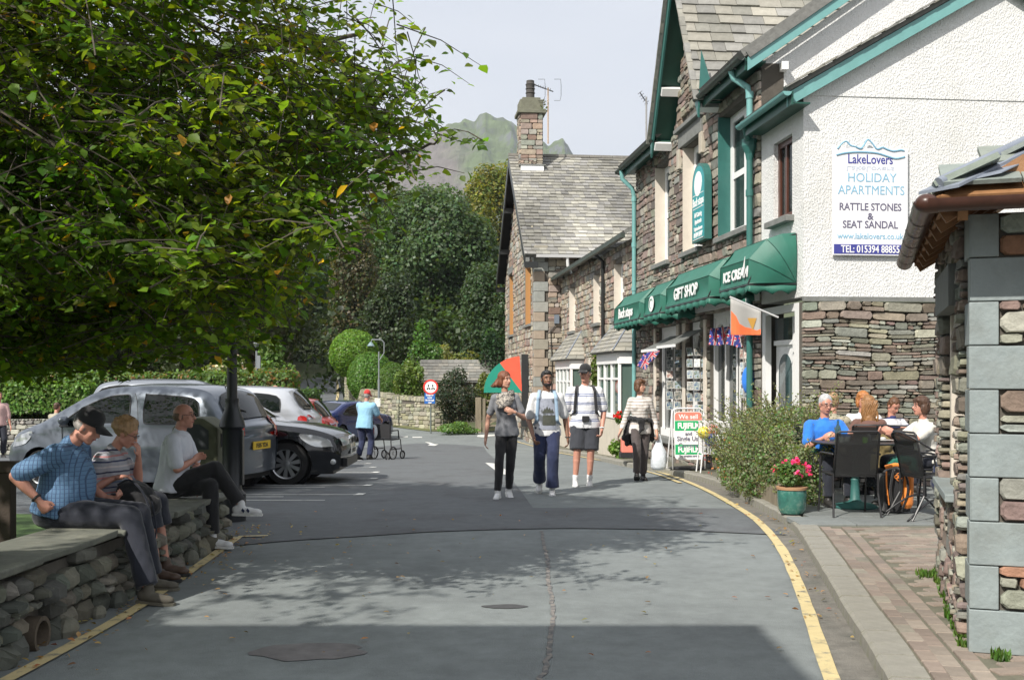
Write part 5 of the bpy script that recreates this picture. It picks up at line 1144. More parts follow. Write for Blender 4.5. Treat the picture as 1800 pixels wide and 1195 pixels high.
def tree(name, label, px, Y, topy, wpx, col, n, size, lob=22, group=None, base=None, low=.22, shape='quad', cat='tree', trunk=True, k=.36, up=.35, mix=None):
 s = 1900 / Y; x = (px - 900) / s; zt = 1.6 + (660 - topy) / s; zb = T(x, Y) if base is None else base; H = zt - zb; rx = wpx / s / 2; c0_ = zb + H * low; rz = (zt - c0_) / 2; cz = c0_ + rz
 t = thing(name, label, cat, (x, Y, zb), group=group)
 bl = lobes(x, Y, cz, rx, rx * .9, rz, lob, k); pos, nr, sz, c = blob_leaves(bl, n, size, col, up=up)
 if mix: m_ = RNG.uniform(size=len(c)) < mix[1]; c[m_] = vary(mix[0], m_.sum(), .2)
 leaves('crown', pos, nr, sz, c, lm, t, kind='stuff', shape=shape)
 if trunk:
  mb = MB(); r_ = max(.08, H * .022); mb.tube([(x, Y, zb - .3), (x + .1 * rx, Y, zb + H * .2), (x, Y, cz)], [r_ * 1.3, r_, r_ * .6], 7); mb.build('trunk', m_bark, t, smooth=True)
  for q in range(5):
   a = q * 1.26 + px; mb = MB(); mb.tube([(x, Y, zb + H * (.25 + .06 * q)), (x + rx * .35 * math.cos(a), Y + rx * .3 * math.sin(a), cz - rz * .1), (x + rx * .7 * math.cos(a), Y + rx * .6 * math.sin(a), cz + rz * .3)], [r_ * .5, r_ * .3, r_ * .1], 5); mb.build('limb', m_bark, t)
 return t
GD = (.045, .085, .034); GM = (.045, .088, .028); GB = (.075, .14, .03); GY = (.16, .16, .03); BR = (.085, .068, .035)
tree('sycamore_tree', 'massive dark green sycamore in front of the mountain behind the garden', 757, 75, 316, 250, (.062, .108, .038), 52000, .235, lob=44, low=.15, mix=((.085, .13, .07), .22))
tree('golden_tree', 'tall yellow green tree rising just left of the slate house roof', 872, 92, 258, 165, (.19, .19, .035), 20000, .25, lob=26, low=.2, mix=((.10, .14, .035), .45))
tree('green_tree', 'mid green tree between the sycamore and the yellow green tree', 805, 96, 318, 130, (.08, .15, .04), 13000, .25, lob=18)
tree('brown_tree', 'brownish tree with thin foliage above the shaded lane', 625, 68, 380, 130, (.10, .09, .045), 13000, .18, lob=16, low=.1, mix=((.05, .07, .025), .4))
tree('pine_tree', 'dark green conifer just left of the tall stone house', 872, 60, 425, 130, (.05, .085, .036), 13000, .16, lob=16, low=.05)
tree('green_tree', 'grey green tree behind the tips of the overhanging branches', 680, 88, 290, 120, (.07, .115, .045), 13000, .24, lob=12)
tree('oak_tree', 'dark oak tree standing over the mouth of the lane', 500, 82, 395, 190, GD, 14000, .25, lob=16, low=.3)
tree('dark_tree', 'very dark tree right of the lane beyond the clipped hedge', 690, 62, 470, 120, (.042, .065, .028), 9000, .18, lob=14, low=.1)
tree('laurel_bush', 'fresh green laurel bush below the sycamore', 741, 53, 572, 78, (.07, .15, .03), 3400, .13, lob=9, low=.0, cat='bush', k=.4)
tree('variegated_bush', 'pale yellow green shrub beside the laurel bush', 782, 56, 590, 60, (.20, .22, .08), 2200, .13, lob=8, low=0, cat='bush', k=.4)
tree('dark_bush', 'dark round bush at the left foot of the tall stone house', 866, 50, 560, 62, (.028, .06, .025), 3000, .13, lob=8, low=0, cat='bush', k=.4)
tree('garden_shrub', 'yellow green shrub above the low slate shed roof', 826, 55, 600, 70, (.15, .17, .04), 2000, .13, lob=8, low=0, cat='bush', k=.4)
tree('garden_shrub', 'light green tall shrub between clipped hedge and dark bush by the sign', 722, 47.5, 628, 70, (.11, .17, .035), 3600, .11, lob=9, low=0, cat='bush', k=.4, base=-.2)
tree('fuchsia_bush', 'dark twiggy bush beside the round road sign', 806, 44.3, 648, 88, (.035, .055, .03), 5200, .085, lob=9, low=.02, cat='bush', k=.4, base=-.75, mix=((.10, .09, .06), .15))
tree('ground_bush', 'low leafy green plant at the foot of the fuchsia bush', 800, 42.6, 741, 80, (.12, .21, .06), 1500, .09, lob=6, low=0, cat='bush', base=-.75, trunk=False, k=.4)
tree('garden_shrub', 'yellowish shrub beside the wooden gate post', 852, 46.5, 650, 56, (.12, .15, .035), 2400, .10, lob=7, low=0, cat='bush', k=.4, base=-.6)
# clipped hedge balls
def hedge_ball(label, px, py, rpx, rz_px, Y, col):
 s = 1900 / Y; c = P(px, py, Y); t = thing('clipped_hedge', label, 'hedge', (c.x, c.y, c.z - rz_px / s), group='clipped hedges along the garden wall')
 n = 15000; d = RNG.normal(size=(n, 3)); d /= np.linalg.norm(d, axis=1, keepdims=True); rad = np.array([rpx / s, rpx / s * 1.2, rz_px / s])
 bump = 1 + .05 * np.array([noise.noise(V(*(q * 2.2))) for q in d]); pos = np.array(c)[None] + d * rad * (bump * RNG.uniform(.94, 1.02, n))[:, None]
 leaves('foliage', pos, d + RNG.normal(size=(n, 3)) * .45 + (0, 0, .2), RNG.uniform(.07, .15, n), vary(col, n, .22, .08), lm, t, kind='stuff', shape='quad')
 mb = MB(); mb.ell(c, tuple(rad * .9), seg=20, rings=12); mb.build('core', M('hedge_core', (.02, .03, .012), .9), t, smooth=True)
hedge_ball('largest clipped bright green hedge dome beside the lane', 622, 622, 42, 42, 57, (.115, .22, .025))
hedge_ball('second clipped green hedge dome beside the grey lamp post', 652, 664, 41, 44, 51.5, (.085, .18, .028))
hedge_ball('small clipped dark hedge dome above the garden wall', 690, 672, 26, 34, 49, (.08, .15, .03))
hedge_ball('clipped bright dome by the foot of the tall stone house', 862, 598, 13, 20, 52, (.07, .15, .03))
# long hedge over the far stone wall
def box_hedge(label, x0, x1, y0, y1, z0, z1, col, n, sz, mix=None):
 t = thing('box_hedge', label, 'hedge', ((x0 + x1) / 2, y0, z0)); mb = MB(); mb.box(x0 + .15, x1 - .15, y0 + .12, y1 - .1, z0, z1 - .12); mb.build('core', M('hedge_core'), t)
 A = [(x1 - x0) * (z1 - z0), (x1 - x0) * (y1 - y0), (y1 - y0) * (z1 - z0)]; f = RNG.choice(3, n, p=np.array(A) / sum(A)); u = RNG.uniform(size=(n, 2)); pos = np.zeros((n, 3)); nr = np.zeros((n, 3))
 for i, (a, b) in enumerate(u):
  if f[i] == 0: pos[i] = (x0 + (x1 - x0) * a, y0, z0 + (z1 - z0) * b); nr[i] = (0, -1, .2)
  elif f[i] == 1: pos[i] = (x0 + (x1 - x0) * a, y0 + (y1 - y0) * b, z1); nr[i] = (0, 0, 1)
  else: pos[i] = (x1, y0 + (y1 - y0) * a, z0 + (z1 - z0) * b); nr[i] = (1, 0, .2)
 pos += nr * (RNG.normal(size=(n, 1)) * .05) + np.array([[.07 * noise.noise(V(p[0] * .9, p[1], p[2] * 1.5))] * 3 for p in pos]); c = vary(col, n, .25, .1)
 if mix: m_ = RNG.uniform(size=n) < mix[1] * (1 + np.sin(pos[:, 0] * 1.7)) ; c[m_] = vary(mix[0], m_.sum(), .2)
 leaves('foliage', pos, nr + RNG.normal(size=(n, 3)) * .5, RNG.uniform(.6, 1.3, n) * sz, c, lm, t, kind='stuff', shape='quad')
box_hedge('long clipped beech hedge above the stone wall behind the parked cars', -15.2, -6.2, 30.2, 31.4, -.3, 1.62, (.085, .15, .035), 22000, .095, ((.22, .13, .05), .12))
box_hedge('lower clipped hedge at the far left above the dry stone wall', -17.5, -11.6, 29.6, 30.1, .55, 1.35, (.10, .19, .035), 7000, .095)
box_hedge('short dark hedge end beside the lane behind the silver hatchbacks', -7.9, -6.2, 32.2, 34.6, -.6, 1.05, (.05, .10, .03), 9000, .09)
tree('flowering_bush', 'loose bush with creamy blossom behind the grey car roofs', 415, 36, 622, 140, (.12, .17, .05), 5000, .11, lob=10, low=0, cat='bush', k=.4, base=-.6, mix=((.55, .48, .38), .18))
tree('garden_shrub', 'light green shrub between hedge and lane', 478, 36.5, 600, 92, (.10, .17, .04), 4500, .12, lob=10, low=0, cat='bush', k=.4, base=-.6)
for i, (px, Y, ty, wd, c_) in enumerate(((40, 44, 520, 260, (.05, .06, .025)), (190, 47, 560, 220, (.065, .075, .03)), (330, 45, 540, 200, (.04, .055, .022)), (455, 50, 540, 150, (.045, .06, .02)), (-120, 42, 500, 240, GD))):
 tree('woodland_tree', ['olive brown tree at the far left edge above the hedge', 'olive green tree above the left end of the long hedge', 'dark tree above the middle of the long hedge', 'dark tree left of the lane mouth', 'dark tree beyond the left edge of the hedge'][i], px, Y, ty - 120, wd * 1.3, c_, 5200, .24, lob=14, low=.12, group='woodland trees behind the hedge')
# far wooded slope closing the view
bl = []; bn = []
for i in range(150):
 Y = random.uniform(100, 210); x = random.uniform(-.62, .01) * Y; 
 if Y < 140 and abs(x + 10.5 + (Y - 60) * .178) < 5: continue
 h_ = random.uniform(9, 15) * (1 if Y > 140 else .8); bl.append((x, Y, T(x, Y) + h_ * .5, random.uniform(4.5, 7.5), 5, h_ * .55))
for i in range(26):
 Y = 62 + i * 4.5; 
 for sd in (-1, 1):
  ln = -10.5 - max(0, Y - 60) * .178; bl.append((ln + sd * (3.9 + random.uniform(0, 1.4)), Y + random.uniform(-1, 1), T(ln, Y) + 3.0 + random.uniform(0, 2), 2.4, 2.4, 3.8)) if Y > 80 else None
  bl.append((ln + sd * (4.6 + random.random()), Y, T(ln, Y) + 1.8, 2.3, 2.3, 2.4)) if 62 < Y <= 80 else None
  if sd < 0 and 58 < Y < 120: bn.append((ln - 5.2 - random.random(), Y, T(ln, Y) + 5.5, 3.0, 2.8, 3.6)); bn.append((ln - 9, Y, T(ln, Y) + 8, 3.5, 2.8, 5.0)); bn.append((ln + 5.6, Y, T(ln, Y) + 3, 2.6, 2.8, 3.4)) if Y > 76 else None; bn.append((ln, Y, T(ln, Y) + 8.5, 4, 3, 3)) if Y > 84 else None  # sunward and overhead clumps added to throw shade on the lane
  if Y > 92: bl.append((ln + sd * 1.2, Y, T(ln, Y) + 7.5 + random.uniform(0, 2), 3.6, 3, 2.8))
for i in range(26): bl.append((P(585 + i * 12, 600, 66 + (i % 3)).x, 66 + (i % 3), T(-3, 66) + 2.0 + random.uniform(0, 1.5), 2.2, 2, 3.2))
for x in range(-9, 10, 2): bn.append((-22 + x, 122 + abs(x) * .3, T(-22 + x, 122) + 2.8, 2.4, 2.4, 4.5)); bn.append((-22 + x, 126, T(-22, 126) + 7.5, 3, 2.4, 4.5))  # dense dark foliage added across the lane end for its shaded tunnel
pos, nr, sz, c = blob_leaves(bn, 90000, .24, (.036, .06, .024), inner=.2); leaves('lane_shade_trees', pos, nr, sz, c, lm, kind='stuff', shape='quad')
pos, nr, sz, c = blob_leaves(bl, 130000, .36, (.055, .09, .032), inner=.15)
leaves('woodland', pos, nr, sz, c * (1 + .35 * np.sin(pos[:, :1] * .11)), lm, kind='stuff', shape='quad')
# garden wall (dry stone, upright copes) from the lane to the gate
def field_wall(label, pts, h, nind, thick=.45, cope=True, pal=PAL_DRY, rows=(.09, .2), mat=None, bright=1.):
 t = thing('dry_stone_wall', label, 'wall', (pts[0][0], pts[0][1], g(pts[0][1])))
 for (x0, y0_), (x1, y1_) in zip(pts, pts[1:]):
  U = V(x1 - x0, y1_ - y0_, 0); L = U.length; U.normalize(); N = V(-U.y, U.x, 0); N = N if N.dot(V(-x0, -y0_, 0)) > 0 else -N
  zz = min(g(y0_), g(y1_)); pl = Pl((x0, y0_, zz), U, N); dz = g(y1_) - g(y0_)
  mb = MB(); mb.prism([pl.pt(0, g(y0_) - zz - .2, -.02), pl.pt(L, g(y1_) - zz - .2, -.02), pl.pt(L, g(y1_) - zz + h - .02, -.02), pl.pt(0, g(y0_) - zz + h - .02, -.02)], -N * thick); mb.build('core', m_back, t)
  stone_wall(t, pl, 0, L, lambda u: (g(y0_) - zz) + dz * u / L + h, [], rows=rows, asp=(1.0, 2.4), pal=pal, depth=.06, nind=nind, v0=min(0, 0), split=.25, cr=.5, mat=m_dry if mat is None else mat, bright=bright)
  if cope:
   s_ = 0
   while s_ < L:
    w_ = random.uniform(.07, .14); q = random.uniform(.8, 1.3); hh = random.uniform(.14, .24); c = pl.pt(s_ + w_ / 2, g(y0_) - zz + dz * s_ / L + h + hh / 2, -.16); mb = MB(); tl = random.uniform(-.25, .25)
    mb.obox(c, (U + V(0, 0, tl)).normalized() * w_ * .45, N * .2, (V(0, 0, 1) - U * tl).normalized() * hh * .5, col=tuple(a * q for a in random.choice(pal))); mb.build('cope_stone', m_dry, t, bevel=.015); s_ += w_
 return t
PAL_GW = [(.26, .25, .19), (.30, .28, .20), (.22, .215, .17), (.33, .31, .24), (.24, .24, .15)]
field_wall('mossy garden wall with upright copes running from the lane to the road sign', [(-9.25, 60), (-7.1, 50.5), (-5.2, 46.9), (-3.2, 44.9), (-1.9, 44.9)], 1.12, 60, pal=PAL_GW, bright=1.1)
field_wall('long dry stone wall under the hedge at the far left', [(-18, 29.3), (-9.8, 29.3)], .98, 300, pal=[(.29, .28, .25), (.34, .33, .29), (.24, .235, .21), (.38, .37, .33)], cope=False, rows=(.08, .19))
# slate shed roof behind the fuchsia
sh = thing('slate_shed', 'low shed showing a long weathered slate roof above the garden wall', 'shed', P(800, 665, 50))
a = P(735, 668, 49); b = P(875, 668, 49); mb = MB(); mb.box(a.x + .1, b.x, 49.2, 51.5, -1, 1.35); mb.build('wall', m_back, sh)
slates(sh, V(a.x, 49, 1.36), V(1, 0, 0), V(0, .6, .45), int((b.x - a.x) / .3), 7, .3, .22, m_slate, [(.16, .155, .14), (.19, .18, .155), (.14, .14, .125)], nind=80, fade=.2)
mb = MB(); mb.prism([(a.x, 49, 1.34), (b.x, 49, 1.34), (b.x, 50.35, 2.34), (a.x, 50.35, 2.34)], (0, 0, -.05)); mb.build('roof', M('slate_edge'), sh)
# wooden gate
gt = thing('field_gate', 'weathered wooden field gate and posts left of the tall stone house', 'gate', P(850, 760, 43.5))
for px in (841, 851): a = P(px, 762, 43.6); mb = MB(); mb.box(a.x - .12 if px == 841 else a.x - .06, a.x + .12 if px == 841 else a.x + .06, 43.5, 43.7, -.9, .72 if px == 841 else .68); mb.build('gate_post', m_wood, gt, bevel=.015)
a = P(853, 700, 43.6)
for k in range(5): z = -.45 + k * .25; mb = MB(); mb.box(a.x, a.x + 1.5, 43.58, 43.61, z, z + .07); mb.build('rail', m_wood, gt)
mb = MB(); mb.bar((a.x, 43.56, -.45), (a.x + 1.5, 43.56, .55), .07, .03, up=V(0, 1, 0)); mb.build('brace', m_wood, gt)

# ---- the big overhanging tree
def big_tree():
 global RNG
 tk = V(-7.6, 6.4, 0); t = thing('overhanging_tree', 'large leafy tree overhanging the seated men from the left', 'tree', tk)
 poly = [(-250, -420), (640, -420), (690, -180), (705, -60), (706, 10), (690, 55), (742, 120), (752, 150), (700, 175), (690, 215), (752, 205), (835, 228), (800, 262), (745, 300), (700, 318), (655, 345), (668, 400), (640, 470), (588, 520), (575, 580), (545, 640), (480, 612), (425, 585), (400, 612), (330, 640), (240, 612), (150, 655), (110, 690), (-40, 700), (-250, 640)]
 poly = [(x - (52 if x > 560 and not 190 < y < 330 else 22 if x > 560 else 0), y) for x, y in poly]
 def inside(x, y):
  c = False; j = len(poly) - 1
  for i in range(len(poly)):
   (xi, yi), (xj, yj) = poly[i], poly[j]
   if (yi > y) != (yj > y) and x < (xj - xi) * (y - yi) / (yj - yi) + xi: c = not c
   j = i
  return c
 def shade_ok(p):
  t_ = p.z / math.tan(R(SUN_EL)); X = p.x + .6 * t_; Y = p.y + .8 * t_; lim = 9
  for (ya, la), (yb, lb) in zip(SHD, SHD[1:]):
   if ya <= Y <= yb: lim = la + (lb - la) * (Y - ya) / (yb - ya)
  return X < lim + random.uniform(-.5, .15)
 SHD = [(-20, .2), (7.1, .2), (7.8, -.3), (8.6, .6), (9.6, .9), (10.4, 2.1), (12, 2.2), (14, 1.8), (15.6, .2), (17.5, -2.2), (22, -3.5), (60, -6)]
 tips = []
 while len(tips) < 2450:
  px = random.uniform(-250, 850); py = random.uniform(-420, 700)
  if len(tips) > 1900: px = random.uniform(-100, 660); py = random.uniform(260, 690)
  Y = random.uniform(6.6, 12.2)
  if not inside(px, py): continue
  if px > 700: Y = random.uniform(7.2, 8.6)
  elif px > 560: Y = random.uniform(7.2, 10.5)
  if py > 540 and px < 360: Y = random.uniform(8.9, 10.2)
  p = P(px, py, Y)
  if shade_ok(p): tips.append(p)
 for i in range(22):
  px = random.uniform(640, 838); py = random.uniform(195, 330)
  if inside(px, py): tips.append(P(px, py, random.uniform(7.4, 8.8)))
 for _ in range(800):      # the rest of the crown, outside the frame
  p = V(random.uniform(-12.5, -3.0), random.uniform(2.2, 13), random.uniform(3.2, 6.6))
  if abs(p.x) / p.y < .50 or (p - V(-7.4, 7.6, 4.8)).length > 6.2: continue
  if shade_ok(p): tips.append(p)
 wood = MB(); pos = []; nrm = []; stem = []
 hub = [V(-7.2, 6.6, 3.2), V(-6.5, 7.5, 4.2), V(-6.2, 8.6, 5.4), V(-7.5, 5.2, 5.5)]
 for p in tips:
  h = min(hub, key=lambda q: (q - p).length); d = (p - h); L = d.length; d.normalize(); tl = random.uniform(.55, 1.15)
  d2 = (d * .6 + V(random.uniform(-.8, .8), random.uniform(-.8, .8), random.uniform(-.75, .45))).normalized(); side = d2.cross(V(0, 0, 1)).normalized()
  a = p - d2 * tl; mid = a.lerp(p, .5) + V(random.uniform(-.05, .05), random.uniform(-.05, .05), random.uniform(.04, .16)) * tl; pts = [a, mid, p]
  wood.tube([pts[0], pts[0].lerp(mid, .5) + V(0, 0, .02), mid, mid.lerp(p, .5) + V(0, 0, .02), p], [.006, .005, .004, .003, .002], 4, caps=False)
  if random.random() < .07: wood.tube([h.lerp(a, .55) + V(0, 0, .4), h.lerp(a, .75) + V(random.uniform(-.2, .2), random.uniform(-.2, .2), .25), a], [.016, .011, .006], 4, caps=False)
  for tw in range(3):
   if tw == 0: q0, q1 = a, p; m_ = mid
   else:
    q0 = a.lerp(p, .25 * tw); sd = side * (1 if tw == 1 else -1); q1 = q0 + (d2 * .5 + sd * .8 + V(0, 0, random.uniform(-.4, .1))).normalized() * tl * random.uniform(.4, .65); m_ = q0.lerp(q1, .5) + V(0, 0, .04); wood.tube([q0, m_, q1], [.006, .004, .002], 3, caps=False)
   n = 15 if tw == 0 else 10
   for i in range(n):
    s = (i + .5) / n; c = q0.lerp(m_, s * 2) if s < .5 else m_.lerp(q1, s * 2 - 1); sg = 1 if i % 2 else -1
    off = side * sg * random.uniform(.02, .07) + V(random.gauss(0, .02), random.gauss(0, .02), -random.uniform(.005, .05))
    pos.append(c + off); sd = (side * sg + d2 * .5 + V(0, 0, -.75)).normalized(); stem.append(sd); nrm.append((V(random.gauss(0, .5), random.gauss(0, .5) - .25, .8)))
 pos = np.array([tuple(p) for p in pos]); nrm = np.array([tuple(p) for p in nrm]); stem = np.array([tuple(p) for p in stem]) + RNG.normal(size=pos.shape) * .35
 N = len(pos); tilt = np.cross(nrm, stem)     # so that x of the leaf follows its stem
 tilt = -np.cross(nrm / np.linalg.norm(nrm, axis=1, keepdims=True), stem)
 c = vary((.096, .165, .015), N, .3, .1); cl_ = np.array([noise.noise(V(*(p * .9))) for p in pos]); c *= (1 + .5 * cl_)[:, None]; c[:, 0] *= 1 + .5 * cl_; yl_ = RNG.uniform(size=N) < .02; c[yl_] = vary((.42, .25, .03), yl_.sum(), .2); lt = RNG.uniform(size=N) < .25; c[lt] = vary((.085, .15, .02), lt.sum(), .15)
 sz = RNG.uniform(.045, .098, N)
 # the leaves that show largest are parts of their own
 vis = (pos[:, 1] > 6.5) & (np.abs(pos[:, 0] + .0) / pos[:, 1] < .46); order = np.argsort(pos[:, 1] - 100 * vis)[:260]
 mask = np.ones(N, bool); mask[order] = False
 leaves('foliage', pos[mask], nrm[mask], sz[mask], c[mask], leaf_mat('tree_leaf', .5, .5), t, kind='stuff', tilt=tilt[mask], asp=.70)
 vars_ = []
 for i in order:
  o = leaves('leaf', pos[i:i + 1] * 0, nrm[i:i + 1], sz[i:i + 1], c[i:i + 1], leaf_mat('tree_leaf'), t, tilt=tilt[i:i + 1], asp=.70); o.location = pos[i]
 wood.build('twigs', m_bark, t, kind='stuff')
 mb = MB(); mb.tube([tk - V(0, 0, .3), tk + V(.05, 0, 1), V(-7.35, 6.5, 2.4), hub[0] + V(0, 0, .4), V(-7.1, 6.2, 5), V(-7.3, 6, 7)], [.42, .33, .28, .24, .15, .05], 14); mb.build('trunk', m_bark, t, smooth=True)
 for q, pts in enumerate(([hub[0], V(-5.4, 7.6, 3.75), P(150, 285, 8.6), P(330, 262, 9.0), P(480, 275, 9.3), P(600, 250, 9.4)], [hub[0], V(-5.6, 8, 4.6), P(180, 120, 9.4), P(420, 90, 9.8), P(640, 60, 10)], [hub[0], V(-5.9, 7.6, 3.0), P(60, 430, 8.2), P(260, 480, 8.8), P(470, 560, 9.2)],
       [hub[1], hub[2], P(300, 200, 10.2), P(420, 330, 10.4), P(560, 420, 10.3)], [hub[1], P(60, 310, 9.4), P(280, 360, 10), P(430, 300, 10.2), P(640, 190, 9.6), P(690, 150, 9.2)], [hub[2], V(-5.5, 9.8, 6.5), V(-4, 10.5, 7.4)], [hub[3], V(-8.2, 3.6, 6.5), V(-8.4, 2.4, 7)], [hub[3], V(-5.8, 4.4, 6.2), V(-4.6, 3.6, 6.6)],
       [hub[0], P(-60, 250, 7.8), P(160, 262, 7.7), P(350, 244, 7.9), P(520, 250, 8), P(700, 268, 8), P(770, 248, 7.9)])):
  pts = smooth_line([tuple(p) for p in pts], 6); n = len(pts); r0 = (.10, .10, .09, .08, .08, .08, .09, .07, .05)[q]; mb = MB(); pts = [Vector(p) + V(0, 0, .05 * noise.noise(V(i * .7, q, 0))) for i, p in enumerate(pts)]
  mb.tube(pts, [r0 * (1 - .88 * i / n) for i in range(n)], 7); mb.build('limb', m_bark, t, smooth=True)
big_tree()

# ================================================================ posts and signs
lp_ = thing('lamp_post', 'black cast iron lamp post in front of the silver hatchback', 'lamp post', P(408, 910, 11.5))
m_iron = M('black_iron', (.018, .02, .024), .38, var=.15, vs=8, bump=.1); bx = P(408, 900, 11.9); z0_ = g(11.9)
mb = MB(); mb.lathe([(.150, 0), (.150, .30), (.115, .34), (.105, .36), (.105, 1.0), (.12, 1.02), (.145, 1.04), (.13, 1.10), (.085, 1.22), (.07, 1.30), (.075, 1.32), (.075, 1.35)], (bx.x, 11.9, z0_), 20); mb.build('base', m_iron, lp_, smooth=True)
mb = MB(); mb.lathe([(.058, 1.3), (.05, 2.4), (.045, 4.2)], (bx.x, 11.9, z0_), 16); mb.build('post', m_iron, lp_, smooth=True); mb = MB(); mb.box(bx.x + .085, bx.x + .125, 11.86, 11.94, z0_ + .4, z0_ + 1.0); mb.build('door', m_iron, lp_)
mb = MB(); mb.lathe([(.05, 4.2), (.14, 4.3), (.2, 4.7), (.16, 4.75), (.03, 4.95)], (bx.x, 11.9, z0_), 12); mb.build('lantern', m_iron, lp_)
def grey_lamp(label, px, base, topy, Y, arm):
 a = P(px, base, Y); b = P(px, topy, Y); t = thing('street_lamp', label, 'street lamp', a, group='slim grey street lamps'); mb = MB(); m_ = M('grey_column', (.22, .24, .25), .5, metal=.3)
 mb.tube([a, a + (b - a) * .55], .05, 8); mb.tube([a + (b - a) * .55, b - V(0, 0, .5)], .032, 8); mb.build('column', m_, t, smooth=True)
 if arm: mb = MB(); mb.tube([b - V(0, 0, .9), b + V(.22, 0, -.55), b + V(.22, 0, -.12), b + V(.1, 0, 0), b + V(-.3, 0, 0), b + V(-.32, 0, -.1)], .025, 6); mb.build('arm', m_, t, smooth=True); mb = MB(); mb.lathe([(.04, .0), (.16, -.16), (.14, -.18), (0, -.18)], b + V(-.34, 0, -.1), 12); mb.build('lamp_head', M('lamp_glass', (.2, .28, .3), .3), t)
 else: mb = MB(); mb.lathe([(.03, 0), (.1, .1), (.08, .35), (0, .42)], b - V(0, 0, .4), 10); mb.build('lamp_head', m_, t); mb = MB(); mb.box(a.x + .02, a.x + .12, Y - .05, Y + .05, a.z + 1.6, a.z + 2.0); mb.build('bracket', m_, t)
 return t
grey_lamp('slim grey street lamp with curved arm beside the clipped hedge', 666, 752, 597, 45.5, True)
grey_lamp('slim grey lamp column rising behind the car roofs', 451, 740, 588, 33, False)
mb = MB(); c = P(664, 708, 45.3); mb.box(c.x - .12, c.x + .12, 45.2, 45.22, c.z - .15, c.z + .2); o_ = mb.build('small_notice', m_whp, None); tag(o_, 'small white notice fixed low on the slim lamp with curved arm', 'notice')
# motor vehicle prohibition sign with blue plate
rs = thing('road_sign', 'round red ringed traffic sign above a small blue plate by the garden wall', 'road sign', P(756, 757, 43))
c = P(757, 680, 43.0); s43 = 43 / 1900; mb = MB(); mb.tube([(c.x, 43.06, -.8), (c.x, 43.06, c.z + .28)], .03, 8); mb.build('pole', M('sign_pole', (.12, .14, .13), .5), rs)
ax = Matrix.Rotation(R(90), 3, 'X'); mb = MB(); mb.prism([(c.x + .295 * math.cos(a), 43.0, c.z + .295 * math.sin(a)) for a in np.linspace(0, 2 * math.pi, 29)[:-1]], V(0, -.018, 0)); mb.build('sign_face', M('sign_white'), rs)
mb = MB(); mb.lathe([(.235, .022), (.30, .022), (.30, .03), (.235, .03), (.235, .022)], (c.x, 43.0, c.z), 28, ax, ends=False); mb.build('red_ring', M('sign_red', (.65, .04, .03), .5), rs)
mb = MB(); mb.box(c.x - .30, c.x - .27, 42.95, 42.99, c.z + .1, c.z + .32) if 0 else None
mk_ = M('sign_black', (.02, .02, .02), .5); mb = MB(); y_ = 42.975
for dx, dz, w_, h_ in ((-.09, .05, .028, .05), (.08, .05, .028, .05)): mb.ell((c.x + dx, y_, c.z + dz), (w_, .004, h_), seg=10, rings=6)
for dx in (-.13, -.04, .05, .14): mb.lathe([(.0, 0), (.03, 0), (.03, .004), (.0, .004)], (c.x + dx, y_, c.z - .075), 12, ax)
mb.box(c.x - .13, c.x - .03, y_ - .003, y_, c.z - .05, c.z - .03); mb.box(c.x + .05, c.x + .14, y_ - .003, y_, c.z - .05, c.z - .03); mb.build('symbol', mk_, rs)
c2 = P(755.5, 700, 43); mb = MB(); mb.box(c2.x - .21, c2.x + .21, 42.98, 43.0, c2.z - .21, c2.z + .21); mb.build('blue_plate', M('sign_blue', (.015, .12, .42), .5), rs)
for k, s_ in enumerate(('Except for', 'access', 'No through', 'road')): text(s_, .10, (c2.x, 42.975, c2.z + .1 - .1 * k), (1, 0, 0), (0, 0, 1), M('sign_white'), rs, sx=.72, bold=.004)
# litter bin behind the seated man, wooden rail at the far left
bn = thing('litter_bin', 'olive stone-effect litter bin behind the man in the white T-shirt', 'litter bin', P(350, 880, 12.1))
c = P(349, 880, 12.2); m_bin = M('bin_olive', (.105, .11, .07), .8, var=.2, vs=8, bump=.3); x0, x1 = c.x - .24, c.x + .27; z0_ = g(12)
mb = MB(); y_ = 12.0; mb.prism([(x0, y_, z0_), (x1, y_, z0_), (x1, y_, 1.02), (c.x + .10, y_, 1.13), (c.x - .08, y_, 1.13), (x0, y_, 1.02)], V(0, .5, 0)); mb.build('body', m_bin, bn, bevel=.02)
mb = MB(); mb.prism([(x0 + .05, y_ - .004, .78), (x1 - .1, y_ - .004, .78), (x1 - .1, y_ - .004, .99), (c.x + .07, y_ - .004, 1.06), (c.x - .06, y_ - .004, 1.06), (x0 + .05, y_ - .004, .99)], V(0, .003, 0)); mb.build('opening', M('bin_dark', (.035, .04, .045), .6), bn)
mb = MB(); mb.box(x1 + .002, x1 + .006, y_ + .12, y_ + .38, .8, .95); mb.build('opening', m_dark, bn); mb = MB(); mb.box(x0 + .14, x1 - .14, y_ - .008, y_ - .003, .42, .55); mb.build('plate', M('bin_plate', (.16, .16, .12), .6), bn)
rl = thing('timber_rail', 'dark timber knee rail behind the man in the checked shirt', 'fence', (-5.2, 9.8, 0)); mb = MB(); mb.box(-5.6, -3.9, 9.2, 9.3, .77, .87); mb.build('rail', M('dark_timber', (.05, .035, .025), .7, var=.2, bump=.3), rl, bevel=.01)
for x in (-4.34, -5.3): mb = MB(); mb.box(x - .07, x + .07, 9.2, 9.32, 0, .77); mb.build('post', M('dark_timber'), rl, bevel=.01)
